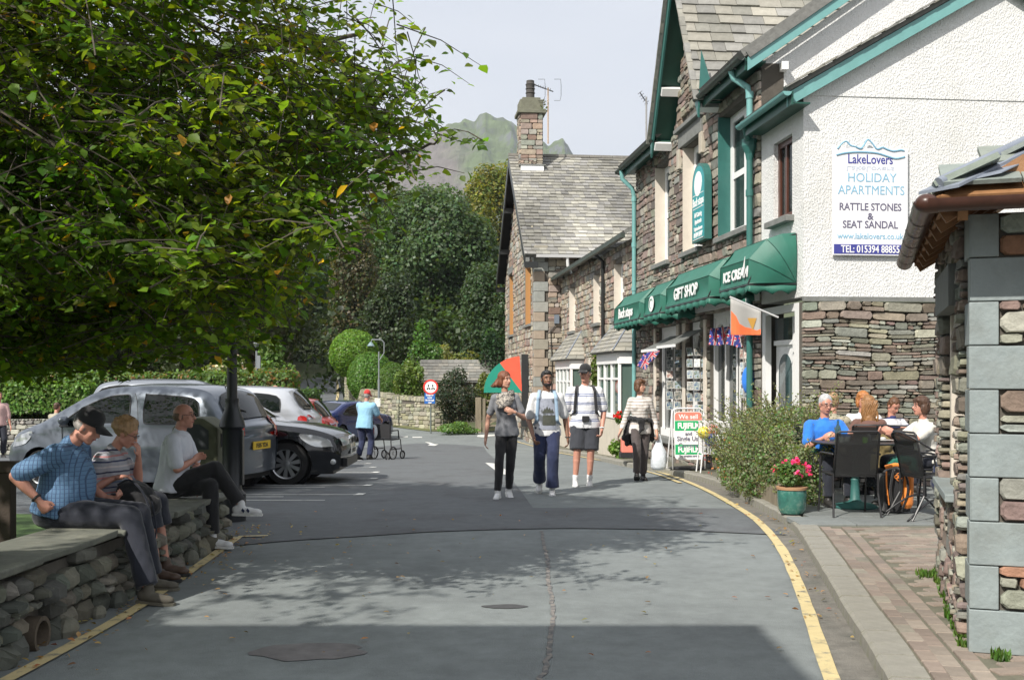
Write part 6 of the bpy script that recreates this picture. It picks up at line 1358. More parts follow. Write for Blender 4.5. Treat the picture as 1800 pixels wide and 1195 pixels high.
# ================================================================ cars
def paintm(name, col, metal=.35, rough=.3): return M(name, col, rough, var=.04, vs=3, metal=metal, coat=.8)
m_cglass = glass_mat('car_glass', (.006, .009, .009), .0, .02); m_cglass.node_tree.nodes['Principled BSDF'].inputs['Specular IOR Level'].default_value = .4; m_tyre = M('tyre_rubber', (.015, .015, .015), .85, var=.2, vs=20, bump=.3)
m_alloy = M('alloy', (.38, .39, .40), .32, metal=.8); m_plast = M('black_plastic', (.02, .02, .022), .5); m_redl = M('tail_lens', (.45, .015, .012), .12, coat=1., var=.35, vs=18)
m_clearl = M('clear_lens', (.5, .52, .54), .08, coat=1., metal=.4); m_yplate = M('yellow_plate', (.72, .48, .03), .45); m_wplate = M('white_plate', (.7, .7, .66), .45); m_chrome = M('chrome', (.6, .6, .6), .12, metal=1)
def interp(T_, x):
 for (a, za), (b, zb) in zip(T_, T_[1:]):
  if x <= b: return za + (zb - za) * (x - a) / (b - a) if b > a else zb
 return T_[-1][1]
def catmull(pts, n=6): return [p for p in smooth_line(pts, n)]
def wheel(car, x, y, r_, nsp, w_=.20, sw=.055, rim=.68):
 """wheel lying in the x-z plane of the car, outer face towards y sign"""
 s = 1 if y > 0 else -1; ax = Matrix.Rotation(R(-90) * s, 3, 'X'); c = V(x, y, r_)
 wh = MB(); wh.lathe([(r_ * .62, -w_ * .9), (r_ * .93, -w_), (r_, -w_ * .88), (r_ * 1.0, -w_ * .12), (r_ * .95, -.0), (r_ * rim * 1.04, .002), (r_ * rim, -.02)], c, 36, ax, ends=False); o = wh.build('tyre', m_tyre, car, smooth=True)
 rm = MB(); R_ = r_ * rim; rm.lathe([(R_ * .93, -.10), (R_ * .93, -.015), (R_ * 1.0, -.004), (R_ * 1.02, -.012), (R_ * 1.02, -.11)], c, 36, ax, ends=False)
 for k in range(nsp):
  a = 2 * math.pi * k / nsp + .2; d = V(math.cos(a), 0, math.sin(a)); q = V(-math.sin(a), 0, math.cos(a)); yy = V(0, s, 0)
  p0 = c + d * R_ * .18 - yy * .02; p1 = c + d * R_ * .96 - yy * .018
  rm.add([p0 - q * sw * .35, p0 + q * sw * .35, p1 + q * sw * .62, p1 - q * sw * .62, p0 - q * sw * .35 - yy * .03, p0 + q * sw * .35 - yy * .03, p1 + q * sw * .62 - yy * .03, p1 - q * sw * .62 - yy * .03],
               [(0, 1, 2, 3), (4, 7, 6, 5), (0, 4, 5, 1), (1, 5, 6, 2), (2, 6, 7, 3), (3, 7, 4, 0)])
 rm.lathe([(R_ * .24, -.05), (R_ * .22, -.008), (R_ * .1, -.002), (0, -.002)], c, 20, ax); rm.build('rim', m_alloy, o, smooth=True)
 bk = MB(); bk.lathe([(R_ * .95, -.11), (0, -.11)], c, 24, ax, ends=False); bk.build('brake', m_plast, o)
def car(name, label, loc, rz, top, belt, W, wheels, wr, paint, windows, glassz, lamps=(), nsp=7, low=.17, tumble=.16, bump_f=0., L=None, group='cars parked beyond the low wall', ends=(.10, .10), windscreen=None, backlight=None, extras=None, tails=(), zs=1.):
 """x along the car (nose at +L/2): top = roof/bonnet profile (x,z); belt = shoulder height (x,z); windows = side glass outlines"""
 t = thing(name, label, 'car', loc, rz, group, local=True)
 prof = catmull(top, 6); x0 = prof[0][0]; x1 = prof[-1][0]; ztop = lambda x: interp(prof, x); hw = W / 2
 def hwid(x, z):
  e0, e1 = ends; k = 1.0; a = (x - x0) / .75; b = (x1 - x) / .85
  plan = 1 - .17 * max(0, 1 - a) ** 2.2 - .22 * max(0, 1 - b) ** 2.2
  bz = interp(belt, x); w_ = hw * plan
  if z > bz: w_ -= tumble * ((z - bz) / .55) ** 1.15
  else:
   q = (z - low) / (bz - low); w_ -= .035 * (1 - q) ** 2 + .02 * max(0, q - .72) / .28; w_ += .012 * math.exp(-((q - .60) / .07) ** 2)
  zt = ztop(x); w_ -= .07 * max(0, 1 - (zt - z) / .11) ** 2
  return w_
 # side sheets
 bm = bmesh.new(); out = []
 out.append((x0 + .02, low + .12)); pts = []
 arch = wr * 1.16
 xs_ = sorted(wheels)
 bot = [(x0 + .03, low + .10), (x0 + .16, low + .02)]
 for wx_ in xs_:
  a0 = math.asin(max(-1, min(1, (wr - low) / arch))); 
  for a in np.linspace(math.pi + a0, -a0, 15): bot.append((wx_ + arch * math.cos(a), wr + arch * abs(math.sin(a)) if math.sin(a) > 0 or 1 else 0))
 bot = [(x0 + .03, low + .10), (x0 + .16, low + .02)]
 for wx_ in xs_:
  b_ = math.asin((wr - low) / arch)
  for a in np.linspace(math.pi + b_, -b_, 17): bot.append((wx_ + arch * math.cos(a), wr + arch * math.sin(a)))
 bot += [(x1 - .2, low + .02), (x1 - .03, low + .08)]
 outline = bot + [(x, z) for x, z in prof[::-1]]
 vs = [bm.verts.new((x, 0, z)) for x, z in outline]; bm.faces.new(vs)
 for x in np.arange(x0 + .08, x1, .09): bmesh.ops.bisect_plane(bm, geom=bm.verts[:] + bm.edges[:] + bm.faces[:], plane_co=(x, 0, 0), plane_no=(1, 0, 0))
 for z in list(np.arange(low + .06, 1.6, .065)): bmesh.ops.bisect_plane(bm, geom=bm.verts[:] + bm.edges[:] + bm.faces[:], plane_co=(0, 0, z), plane_no=(0, 0, 1))
 sv = [(v.co.x, v.co.z) for v in bm.verts]; sf = [[v.index for v in f.verts] for f in bm.faces] if (bm.verts.index_update() or True) else []
 bm.free(); body = MB()
 for s in (1, -1): body.add([(x, s * hwid(x, z), z) for x, z in sv], [tuple(f if s < 0 else f[::-1]) for f in sf])
 # top sheet with crown
 ny = 11; rows_ = []
 fine = prof
 for x, z in fine:
  w_ = hwid(x, z); rows_.append([V(x + (.10 * (1 - (k / 5 - 1) ** 2) * (1 if x > (x0 + x1) / 2 else -1) * (1 if abs(x - (x0 if x < 0 else x1)) < .5 else 0) * (1 - abs(x - (x0 if x < 0 else x1)) / .5) if 1 else 0), w_ * (k / 5 - 1), z + .035 * (1 - (k / 5 - 1) ** 2)) for k in range(ny)])
 body.sheet(rows_[::-1]); 
 # nose and tail close down to the sill
 for (xe, sg) in ((x0, -1), (x1, 1)):
  zt = ztop(xe); rr = []
  for z in np.linspace(low + .1, zt, 5): rr.append([V(xe + sg * (.10 * (1 - (k / 5 - 1) ** 2)) - sg * (.03 if z < zt else 0) * 1, hwid(xe, z) * (k / 5 - 1), z + (.035 * (1 - (k / 5 - 1) ** 2) if z == zt else 0)) for k in range(ny)])
  body.sheet(rr if sg > 0 else rr[::-1])
 bo = body.build('body', paint, t, smooth='all')
 ub = MB(); ub.box(x0 + .12, x1 - .12, -hw * .8, hw * .8, low, low + .38); ub.build('underbody', m_plast, t)
 for wx_ in xs_:
  for s in (1, -1): wheel(t, wx_, s * (hw - .045), wr, nsp); mb = MB(); mb.lathe([(arch * .99, 0), (arch * .99, -.24), (0, -.24)], (wx_, s * (hw - .05), wr), 28, Matrix.Rotation(R(-90) * s, 3, 'X'), ends=False); mb.build('wheel_arch', m_plast, t)
 # side glass set a little proud with a dark surround
 def side_patch(poly, m, nm_, off, both=True, step=.08):
  for s in ((1, -1) if both else (1,)):
   b2 = bmesh.new(); b2.faces.new([b2.verts.new((x, 0, z)) for x, z in poly])
   for x in np.arange(min(p[0] for p in poly) + step, max(p[0] for p in poly), step): bmesh.ops.bisect_plane(b2, geom=b2.verts[:] + b2.edges[:] + b2.faces[:], plane_co=(x, 0, 0), plane_no=(1, 0, 0))
   for z in np.arange(min(p[1] for p in poly) + step, max(p[1] for p in poly), step): bmesh.ops.bisect_plane(b2, geom=b2.verts[:] + b2.edges[:] + b2.faces[:], plane_co=(0, 0, z), plane_no=(0, 0, 1))
   b2.verts.index_update(); mb = MB(); mb.add([(v.co.x, s * (hwid(v.co.x, v.co.z) + off), v.co.z) for v in b2.verts], [tuple(v.index for v in (f.verts if s < 0 else list(f.verts)[::-1])) for f in b2.faces]); b2.free(); o = mb.build(nm_, m, t, smooth='all')
 for poly in windows:
  poly = catmull(poly + [poly[0]], 4)[:-1]; side_patch(poly, m_cglass, 'side_window', .006)
  cx_ = sum(p[0] for p in poly) / len(poly); cz_ = sum(p[1] for p in poly) / len(poly)
  for s in (1, -1): mb = MB(); mb.tube([(x, s * (hwid(x, z) + .006), z) for x, z in poly], .009, 5, closed=True); mb.build('window_seal', m_plast, t)
 def bulge(x, f): return 0
 def top_patch(xa, xb, m, nm_, inset=.09, off=.012):
  xs2 = np.linspace(xa, xb, 9); rr = []
  for i, x in enumerate(xs2):
   z = ztop(x); w_ = hwid(x, z) - inset; e = V(-(ztop(x + .02) - ztop(x - .02)), 0, .04).normalized(); rr.append([V(x + bulge(x, 1 - (k / 4 - 1) ** 2), w_ * (k / 4 - 1), z + .035 * (1 - (k / 4 - 1) ** 2 * .9)) + e * off for k in range(9)])
  mb = MB(); mb.sheet(rr[::-1]); return mb.build(nm_, m, t, smooth='all')
 def bulge(x, f):
  for xe, sg in ((x0, -1), (x1, 1)):
   if abs(x - xe) < .5: return .10 * f * sg * (1 - abs(x - xe) / .5)
  return 0
 def end_x(z, sg):
  ps = prof if sg < 0 else prof[::-1]; best = ps[0][0]
  for (xa, za), (xb, zb) in zip(ps, ps[1:]):
   if min(za, zb) <= z <= max(za, zb) and abs(zb - za) > 1e-5: return xa + (xb - xa) * (z - za) / (zb - za)
   if za > z: break
  return best + (.03 if sg < 0 else -.03)
 def end_patch(poly, sg, m, nm_, off=.012, mir=True):
  for s in ((1, -1) if mir else (1,)):
   b2 = bmesh.new(); b2.faces.new([b2.verts.new((0, y, z)) for y, z in poly])
   for st_ in np.arange(-1, 1, .07): bmesh.ops.bisect_plane(b2, geom=b2.verts[:] + b2.edges[:] + b2.faces[:], plane_co=(0, st_, 0), plane_no=(0, 1, 0)); bmesh.ops.bisect_plane(b2, geom=b2.verts[:] + b2.edges[:] + b2.faces[:], plane_co=(0, 0, st_ + 1), plane_no=(0, 0, 1))
   b2.verts.index_update(); mb = MB(); vv = []
   for v in b2.verts:
    y, z = v.co.y, v.co.z; x = end_x(z, sg); y = min(y, hwid(x, z)); f = max(0, 1 - (y / max(.1, hwid(x, z))) ** 2); vv.append((x + (bulge(x, f) if z > prof[0 if sg < 0 else -1][1] else sg * .10 * f - sg * .0) + sg * (off + .012), y * s, z + (.035 * f if z > prof[0 if sg < 0 else -1][1] else 0)))
   mb.add(vv, [tuple(v.index for v in f.verts) for f in b2.faces]); b2.free(); o = mb.build(nm_, m, t, smooth='all')
 for (poly, sg, m, nm_, mir) in tails: end_patch(catmull(poly + [poly[0]], 3)[:-1], sg, m, nm_, mir=mir)
 if windscreen: top_patch(*windscreen, m_cglass, 'windscreen')
 if backlight: top_patch(*backlight, m_cglass, 'rear_window')
 for (poly, m, nm_) in lamps: side_patch(catmull(poly + [poly[0]], 3)[:-1], m, nm_, .012, step=.06)
 if extras: extras(t, hwid, ztop, x0, x1, hw)
 return t
def shut_line(t, hwid, pts, s=1): mb = MB(); mb.tube([(x, s * (hwid(x, z) + .001), z) for x, z in pts], .005, 4); mb.build('door_gap', m_plast, t)
def plate(t, x, y, z, sg, m, txt, w_=.52, tilt=0):
 mb = MB(); mb.box(x - .006, x + .006, y - w_ / 2, y + w_ / 2, z - .057, z + .057); p = mb.build('number_plate', m, t)
 text(txt, .088, (x + sg * .007, y, z - .03), (0, sg, 0), (0, 0, 1), M('sign_black'), p, sx=.95, bold=.002)
def mirror(t, hwid, x, z, paint):
 for s in (1, -1): mb = MB(); mb.ell((x, s * (hwid(x, z) + .10), z + .04), (.07, .10, .07), seg=12, rings=8); mb.build('door_mirror', paint, t, smooth=True)
# ---- silver hatchback: x0 = nose at -1.8 (we look at the flank with y<0... the car points to the left)
silver = paintm('silver_paint', (.125, .145, .175), .5, .3)
def ex_s(t, hwid, ztop, x0, x1, hw):
 plate(t, x0 - .085, 0, .66, -1, m_yplate, 'FE05 YDA')
 for s in (1, -1):
  shut_line(t, hwid, [(-.38, .30), (-.40, .8), (-.42, 1.0), (-.36, 1.28), (-.30, 1.40)], s); shut_line(t, hwid, [(.72, .30), (.78, .6), (.80, .95)], s); mb = MB(); c = V(-.22, s * (hwid(-.22, .86) + .012), .86); mb.tube([c - V(.09, 0, 0), c, c + V(.09, 0, .0)], [.01, .016, .01], 6); mb.build('door_handle', silver, t)
  mb = MB(); mb.tube([(x0 + .05 + .05 * i, s * (hwid(x0 + .05 + .05 * i, .62) + .008), .62) for i in range(12)], .022, 6); mb.build('bumper_strip', m_plast, t)
 ax = Matrix.Rotation(R(90), 3, 'X'); mb = MB(); mb.lathe([(.075, 0), (.08, .004), (.075, .008)], (-1.28, -hwid(-1.28, .82) - .004, .82), 20, ax); mb.build('fuel_flap', silver, t)
 mb = MB(); mb.lathe([(.075, 0), (.08, .004), (.075, .008)], (-1.28, hwid(-1.28, .82) + .004, .82), 20, ax); mb.build('fuel_flap', silver, t)
 mb = MB(); a = V(x0 + .07, 0, .98); mb.tube([a, a + V(.02, .18, .17), a + V(.04, .42, .22)], .014, 6); mb.build('rear_wiper', m_plast, t)
 mb = MB(); mb.tube([(-1.30, 0, ztop(-1.3) + .03), (-1.42, 0, ztop(-1.3) + .12)], .008, 5); mb.build('aerial', m_plast, t)
 mb = MB(); mb.box(x0 - .075, x0 - .05, -.05, .05, .84, .90); mb.build('badge', m_chrome, t)
 mirror(t, hwid, .70, .98, silver)
topS = [(-1.80, .74), (-1.79, .90), (-1.70, .99), (-1.56, 1.22), (-1.42, 1.40), (-1.15, 1.475), (-.6, 1.50), (-.05, 1.49), (.35, 1.42), (.75, 1.22), (1.15, 1.00), (1.35, .93), (1.65, .82), (1.80, .68), (1.82, .56)]
topS = [(x, z) for x, z in topS]
winS = [[(-1.34, 1.02), (-1.30, 1.27), (-1.12, 1.35), (-.55, 1.385), (-.48, 1.36), (-.50, 1.04), (-.62, .98), (-1.2, .99)], [(-.28, .98), (-.24, 1.34), (-.12, 1.38), (.14, 1.34), (.48, 1.20), (.80, .97), (.72, .93), (-.1, .93)]]
Nn = V(-3.85, 14.7, 0); th = R(14); hd = V(-math.cos(th), math.sin(th), 0)        # heading to the left, slightly away
side = V(math.sin(th), math.cos(th), 0); ctr = Nn + hd * 1.82 + side * .83
car('silver_hatchback', 'silver three-door hatchback with yellow rear plate behind the lamp post', (ctr.x, ctr.y, g(15.4)), math.atan2(hd.y, hd.x), topS, [(-1.8, .96), (-.5, .95), (.8, .92), (1.8, .72)], 1.66, (-1.20, 1.17), .295, silver, winS, 0,
 lamps=[([(-1.79, .76), (-1.77, 1.0), (-1.66, 1.06), (-1.58, .96), (-1.62, .77)], m_redl, 'tail_lamp'), ([(1.70, .62), (1.62, .76), (1.30, .86), (1.42, .68)], m_clearl, 'headlamp')], windscreen=(.38, 1.10), extras=ex_s, nsp=8, zs=.955, tails=[([(.47, .76), (.46, 1.03), (.60, 1.04), (.66, .98), (.675, .76)], -1, m_redl, 'tail_lamp', True), ([(-.52, 1.04), (-.47, 1.37), (.47, 1.37), (.52, 1.04)], -1, m_cglass, 'rear_window', False)])
# ---- black saloon: nose at +x (towards the road)
blackp = paintm('black_paint', (.006, .007, .010), .1, .18)
def ex_b(t, hwid, ztop, x0, x1, hw):
 plate(t, x1 + .085, .0, .50, 1, m_wplate, 'YE09 KVH')
 for s in (-.14, .14):
  mb = MB(); mb.ell((x1 + .055, s, .67), (.05, .115, .075), seg=14, rings=9); o = mb.build('grille', m_chrome, t, smooth=True); mb = MB()
  mb.ell((x1 + .075, s, .67), (.04, .095, .058), seg=14, rings=9); mb.build('grille_insert', m_plast, o, smooth=True)
 for s in (-1, 1):
  mb = MB(); mb.ell((x1 - .12, s * (hwid(x1 - .12, .36) + .0), .36), (.05, .03, .045)); mb.build('fog_lamp', m_clearl, t, smooth=True)
  mb = MB(); mb.tube([(x, s * (hwid(x, .74 + .03 * (2.2 - x) * .3) + .002), .74 + .03 * (2.2 - x) * .3) for x in np.linspace(-1.9, 1.95, 30)], .008, 4); mb.build('swage_line', blackp, t)
 mb = MB(); mb.box(x1 + .0, x1 + .07, -.55, .55, .27, .40); mb.build('air_intake', m_plast, t)
 mirror(t, hwid, .62, .96, blackp)
topB = [(-2.24, .86), (-2.18, 1.02), (-1.80, 1.07), (-1.45, 1.16), (-1.05, 1.33), (-.6, 1.41), (-.1, 1.42), (.25, 1.37), (.65, 1.18), (1.0, .99), (1.2, .94), (1.7, .88), (2.05, .78), (2.18, .68), (2.22, .52)]
winB = [[(-1.35, 1.02), (-1.0, 1.22), (-.62, 1.31), (-.32, 1.33), (-.30, .95), (-1.1, .96)], [(-.2, .95), (-.22, 1.33), (.1, 1.30), (.42, 1.18), (.78, .95), (.4, .93)]]
car('black_saloon', 'black saloon with multi-spoke alloy wheels and white front plate, nose towards the road', (-4.86, 17.42, g(17.3)), 0, topB, [(-2.2, .93), (0, .92), (1, .88), (2.2, .70)], 1.80, (-1.42, 1.40), .335, blackp, winB, 0,
 lamps=[([(2.10, .60), (2.0, .73), (1.62, .80), (1.66, .70), (1.85, .60)], m_clearl, 'headlamp'), ([(-2.2, .78), (-2.1, .95), (-1.85, .94), (-1.95, .78)], m_redl, 'tail_lamp')], windscreen=(.36, 1.0), backlight=(-1.6, -1.05), extras=ex_b, nsp=10, tails=[([(.36, .60), (.34, .70), (.56, .72), (.66, .71), (.67, .60)], 1, m_clearl, 'headlamp', True)])
# ---- white-silver mini, rear towards the road
minip = paintm('pale_silver_paint', (.50, .52, .56), .3, .28)
def ex_m(t, hwid, ztop, x0, x1, hw): plate(t, x0 - .08, 0, .55, -1, m_yplate, 'PX07 LNB'); mb = MB(); a = V(x0 + .06, 0, 1.0); mb.tube([a, a + V(.02, .15, .12), a + V(.04, .35, .16)], .012, 6); mb.build('rear_wiper', m_plast, t); mirror(t, hwid, .62, .98, minip)
topM = [(-1.80, .60), (-1.82, .80), (-1.74, .93), (-1.66, 1.02), (-1.45, 1.33), (-1.30, 1.41), (-.6, 1.45), (.1, 1.44), (.40, 1.39), (.78, 1.12), (.95, .99), (1.3, .95), (1.65, .86), (1.80, .66), (1.80, .5)]
winM = [[(-1.30, 1.02), (-1.22, 1.30), (-.5, 1.33), (-.46, 1.0)], [(-.38, 1.0), (-.4, 1.33), (.25, 1.32), (.62, 1.0)]]
car('pale_hatchback', 'pale silver small hatchback with white roof behind the black saloon', (-5.55, 20.6, g(20.6) + .10), math.pi, topM, [(-1.8, .96), (0, .97), (1.8, .88)], 1.66, (-1.2, 1.22), .30, minip, winM, 0,
 lamps=[([(-1.78, .66), (-1.76, .90), (-1.62, .92), (-1.62, .66)], m_redl, 'tail_lamp')], windscreen=(.43, .84), extras=ex_m, tails=[([(.48, .66), (.48, .92), (.64, .92), (.66, .66)], -1, m_redl, 'tail_lamp', True), ([(-.50, 1.04), (-.45, 1.34), (.45, 1.34), (.50, 1.04)], -1, m_cglass, 'rear_window', False)])
# ---- further cars
def ex_plate(m, txt, pm):
 def f(t, hwid, ztop, x0, x1, hw): plate(t, x0 - .09, 0, .70, -1, m, txt); mirror(t, hwid, .62, .96, pm)
 return f
redp = paintm('red_paint', (.45, .02, .02), .1, .3); bluep = paintm('blue_paint', (.012, .028, .13), .3, .25); greyp = paintm('grey_paint', (.22, .24, .27), .4, .35)
car('red_hatchback', 'red hatchback with its tail towards the road beyond the pale hatchback', (-5.95, 25.0, g(25)), math.pi * .985, topM, [(-1.8, .96), (0, .97), (1.8, .88)], 1.64, (-1.2, 1.22), .29, redp, winM, 0, lamps=[([(-1.79, .62), (-1.77, .93), (-1.62, .97), (-1.60, .66)], m_redl, 'tail_lamp'), ([(-1.80, .70), (-1.78, .80), (-1.70, .80), (-1.70, .70)], m_clearl, 'reversing_lamp')], windscreen=(.43, .84), extras=ex_plate(m_yplate, 'KF04 RDM', redp), tails=[([(.46, .62), (.46, .94), (.63, .94), (.65, .62)], -1, m_redl, 'tail_lamp', True), ([(-.50, 1.04), (-.45, 1.34), (.45, 1.34), (.50, 1.04)], -1, m_cglass, 'rear_window', False)])
car('red_saloon', 'red car with nose to the road seen over the red hatchback', (-7.3, 28.6, g(28.6)), .02, topB, [(-2.2, .93), (0, .92), (1, .88), (2.2, .70)], 1.75, (-1.42, 1.40), .31, redp, winB, 0, lamps=[([(2.10, .60), (2.0, .73), (1.62, .80), (1.66, .70), (1.85, .60)], m_clearl, 'headlamp')], windscreen=(.36, 1.0), backlight=(-1.6, -1.05))
car('grey_people_carrier', 'tall grey estate car whose roof shows above the pale hatchback', (-7.35, 24.6, g(24.6) + .22), .0, [(-2.1, .8), (-2.08, 1.0), (-1.95, 1.3), (-1.75, 1.55), (-1.2, 1.62), (-.2, 1.62), (.3, 1.55), (.9, 1.15), (1.2, 1.0), (1.9, .85), (2.1, .6), (2.1, .5)], [(-2.1, 1.0), (2.1, .8)], 1.75, (-1.35, 1.35), .31, greyp,
 [[(-1.85, 1.12), (-1.7, 1.45), (-1.0, 1.5), (-1.0, 1.08)], [(-.9, 1.08), (-.9, 1.5), (.2, 1.46), (.7, 1.08)]], 0, windscreen=(.4, 1.05), backlight=(-2.02, -1.78))
def ex_bl(t, hwid, ztop, x0, x1, hw):
 plate(t, x0 - .10, 0, .80, -1, m_yplate, 'S213 ERB'); mirror(t, hwid, .62, .96, bluep); mb = MB(); mb.box(x0 - .11, x0 - .08, -.7, .7, .48, .56); mb.build('bumper_strip', bluep, t)
 mb = MB(); mb.tube([(-.4, 0, ztop(-.4) + .03), (-.5, 0, ztop(-.4) + .2)], .01, 5); mb.build('aerial', m_plast, t)
topBl = [(-2.22, .70), (-2.22, .92), (-2.12, 1.03), (-1.80, 1.08), (-1.35, 1.24), (-.95, 1.38), (-.4, 1.43), (.05, 1.42), (.35, 1.35), (.75, 1.15), (1.05, .99), (1.3, .94), (1.8, .87), (2.08, .75), (2.2, .62), (2.2, .5)]
al = R(64); car('blue_saloon', 'dark blue saloon with yellow rear plate parked at an angle by the junction', (-6.05, 39.2, g(39)), al, topBl, [(-2.2, .93), (0, .92), (1, .88), (2.2, .70)], 1.72, (-1.38, 1.38), .31, bluep, winB, 0,
 lamps=[([(-2.20, .78), (-2.16, 1.0), (-1.98, 1.0), (-2.0, .78)], m_redl, 'tail_lamp')], windscreen=(.42, 1.0), backlight=(-1.65, -1.05), extras=ex_bl, tails=[([(.42, .76), (.42, .98), (.64, .98), (.69, .90), (.69, .76)], -1, m_redl, 'tail_lamp', True)], group='cars parked beyond the low wall')
darkp = paintm('graphite_paint', (.03, .035, .045), .4, .3)
car('dark_hatchback', 'dark car whose windscreen shows above the bonnet of the silver hatchback', (-6.35, 19.2, g(19.2) + .0), math.pi * .98, topS, [(-1.8, .96), (-.5, .95), (.8, .92), (1.8, .72)], 1.68, (-1.20, 1.17), .295, darkp, winS, 0, windscreen=(.38, 1.10), backlight=(-1.71, -1.47))
# ================================================================ people
REM = []
def cap(mb, a, ra, b, rb, seg=12):
 a = Vector(a); b = Vector(b); d = (b - a); L = d.length; d = d / L if L > 1e-6 else V(0, 0, 1)
 mb.tube([a - d * ra * .95, a - d * ra * .7, a - d * ra * .3, a, a.lerp(b, .5), b, b + d * rb * .3, b + d * rb * .7, b + d * rb * .95], [ra * .3, ra * .72, ra * .95, ra, (ra + rb) / 2, rb, rb * .95, rb * .72, rb * .3], seg)
def remesh(mb, name, mat, parent, vox=.01, sm=4, fold=0., fs=9., thin=0):
 o = link(name, mb.mesh(name, mat, smooth='all'), parent); m = o.modifiers.new('r', 'REMESH'); m.mode = 'VOXEL'; m.voxel_size = vox; m.use_smooth_shade = True
 s = o.modifiers.new('s', 'SMOOTH'); s.iterations = sm; s.factor = .5
 REM.append((o, fold, fs)); return o
def finish_people():
 bpy.context.view_layer.update(); dg = bpy.context.evaluated_depsgraph_get()
 for o, fold, fs in REM:
  me = bpy.data.meshes.new_from_object(o.evaluated_get(dg)); old = o.data; o.modifiers.clear(); o.data = me
  if fold:
   n = len(me.vertices); co = np.empty(n * 3); nn = np.empty(n * 3); me.vertices.foreach_get('co', co); me.vertices.foreach_get('normal', nn); co = co.reshape(-1, 3); nn = nn.reshape(-1, 3)
   f = np.array([noise.noise(V(p[0] * fs, p[1] * fs, p[2] * fs * .45 + 3 * p[0])) + .5 * noise.noise(V(p[0] * fs * 2.3, p[1] * fs * 2.3, p[2] * fs * 1.5)) for p in co])
   f = -np.abs(f) + .32
   me.vertices.foreach_set('co', (co + nn * (f * fold)[:, None]).ravel()); me.update()
  me.polygons.foreach_set('use_smooth', [True] * len(me.polygons))
def skin(tone): 
 c = {'fair': (.50, .27, .19), 'pink': (.52, .25, .18), 'brown': (.20, .10, .06), 'tan': (.40, .20, .13)}[tone]; return M('skin_' + tone, c, .5, var=.12, vs=12, bump=.08, bs=120)
def cloth(name, col=(.3, .3, .3), rough=.85, **k): return M('cloth_' + name, col, rough, var=.10, vs=7, bump=.25, bs=140, sheen=.2, **k)
def hairm(name, col=(.1, .1, .1)): return M('hair_' + name, col, .5, var=.45, vs=30, stretch=(1, 1, .25), bump=.9, bs=60)
def frame(up, rt):
 up = Vector(up).normalized(); rt = Vector(rt); rt = (rt - up * rt.dot(up)).normalized(); fw = up.cross(rt); return Matrix((rt, fw, up)).transposed()   # columns: right, back, up
def ik(a, b, l1, l2, hint):
 a = Vector(a); b = Vector(b); d = b - a; L = min(d.length, (l1 + l2) * .999); dn = d.normalized(); h = Vector(hint) - dn * Vector(hint).dot(dn); h.normalize()
 x = (l1 * l1 - l2 * l2 + L * L) / (2 * L); return a + dn * x + h * math.sqrt(max(0, l1 * l1 - x * x))
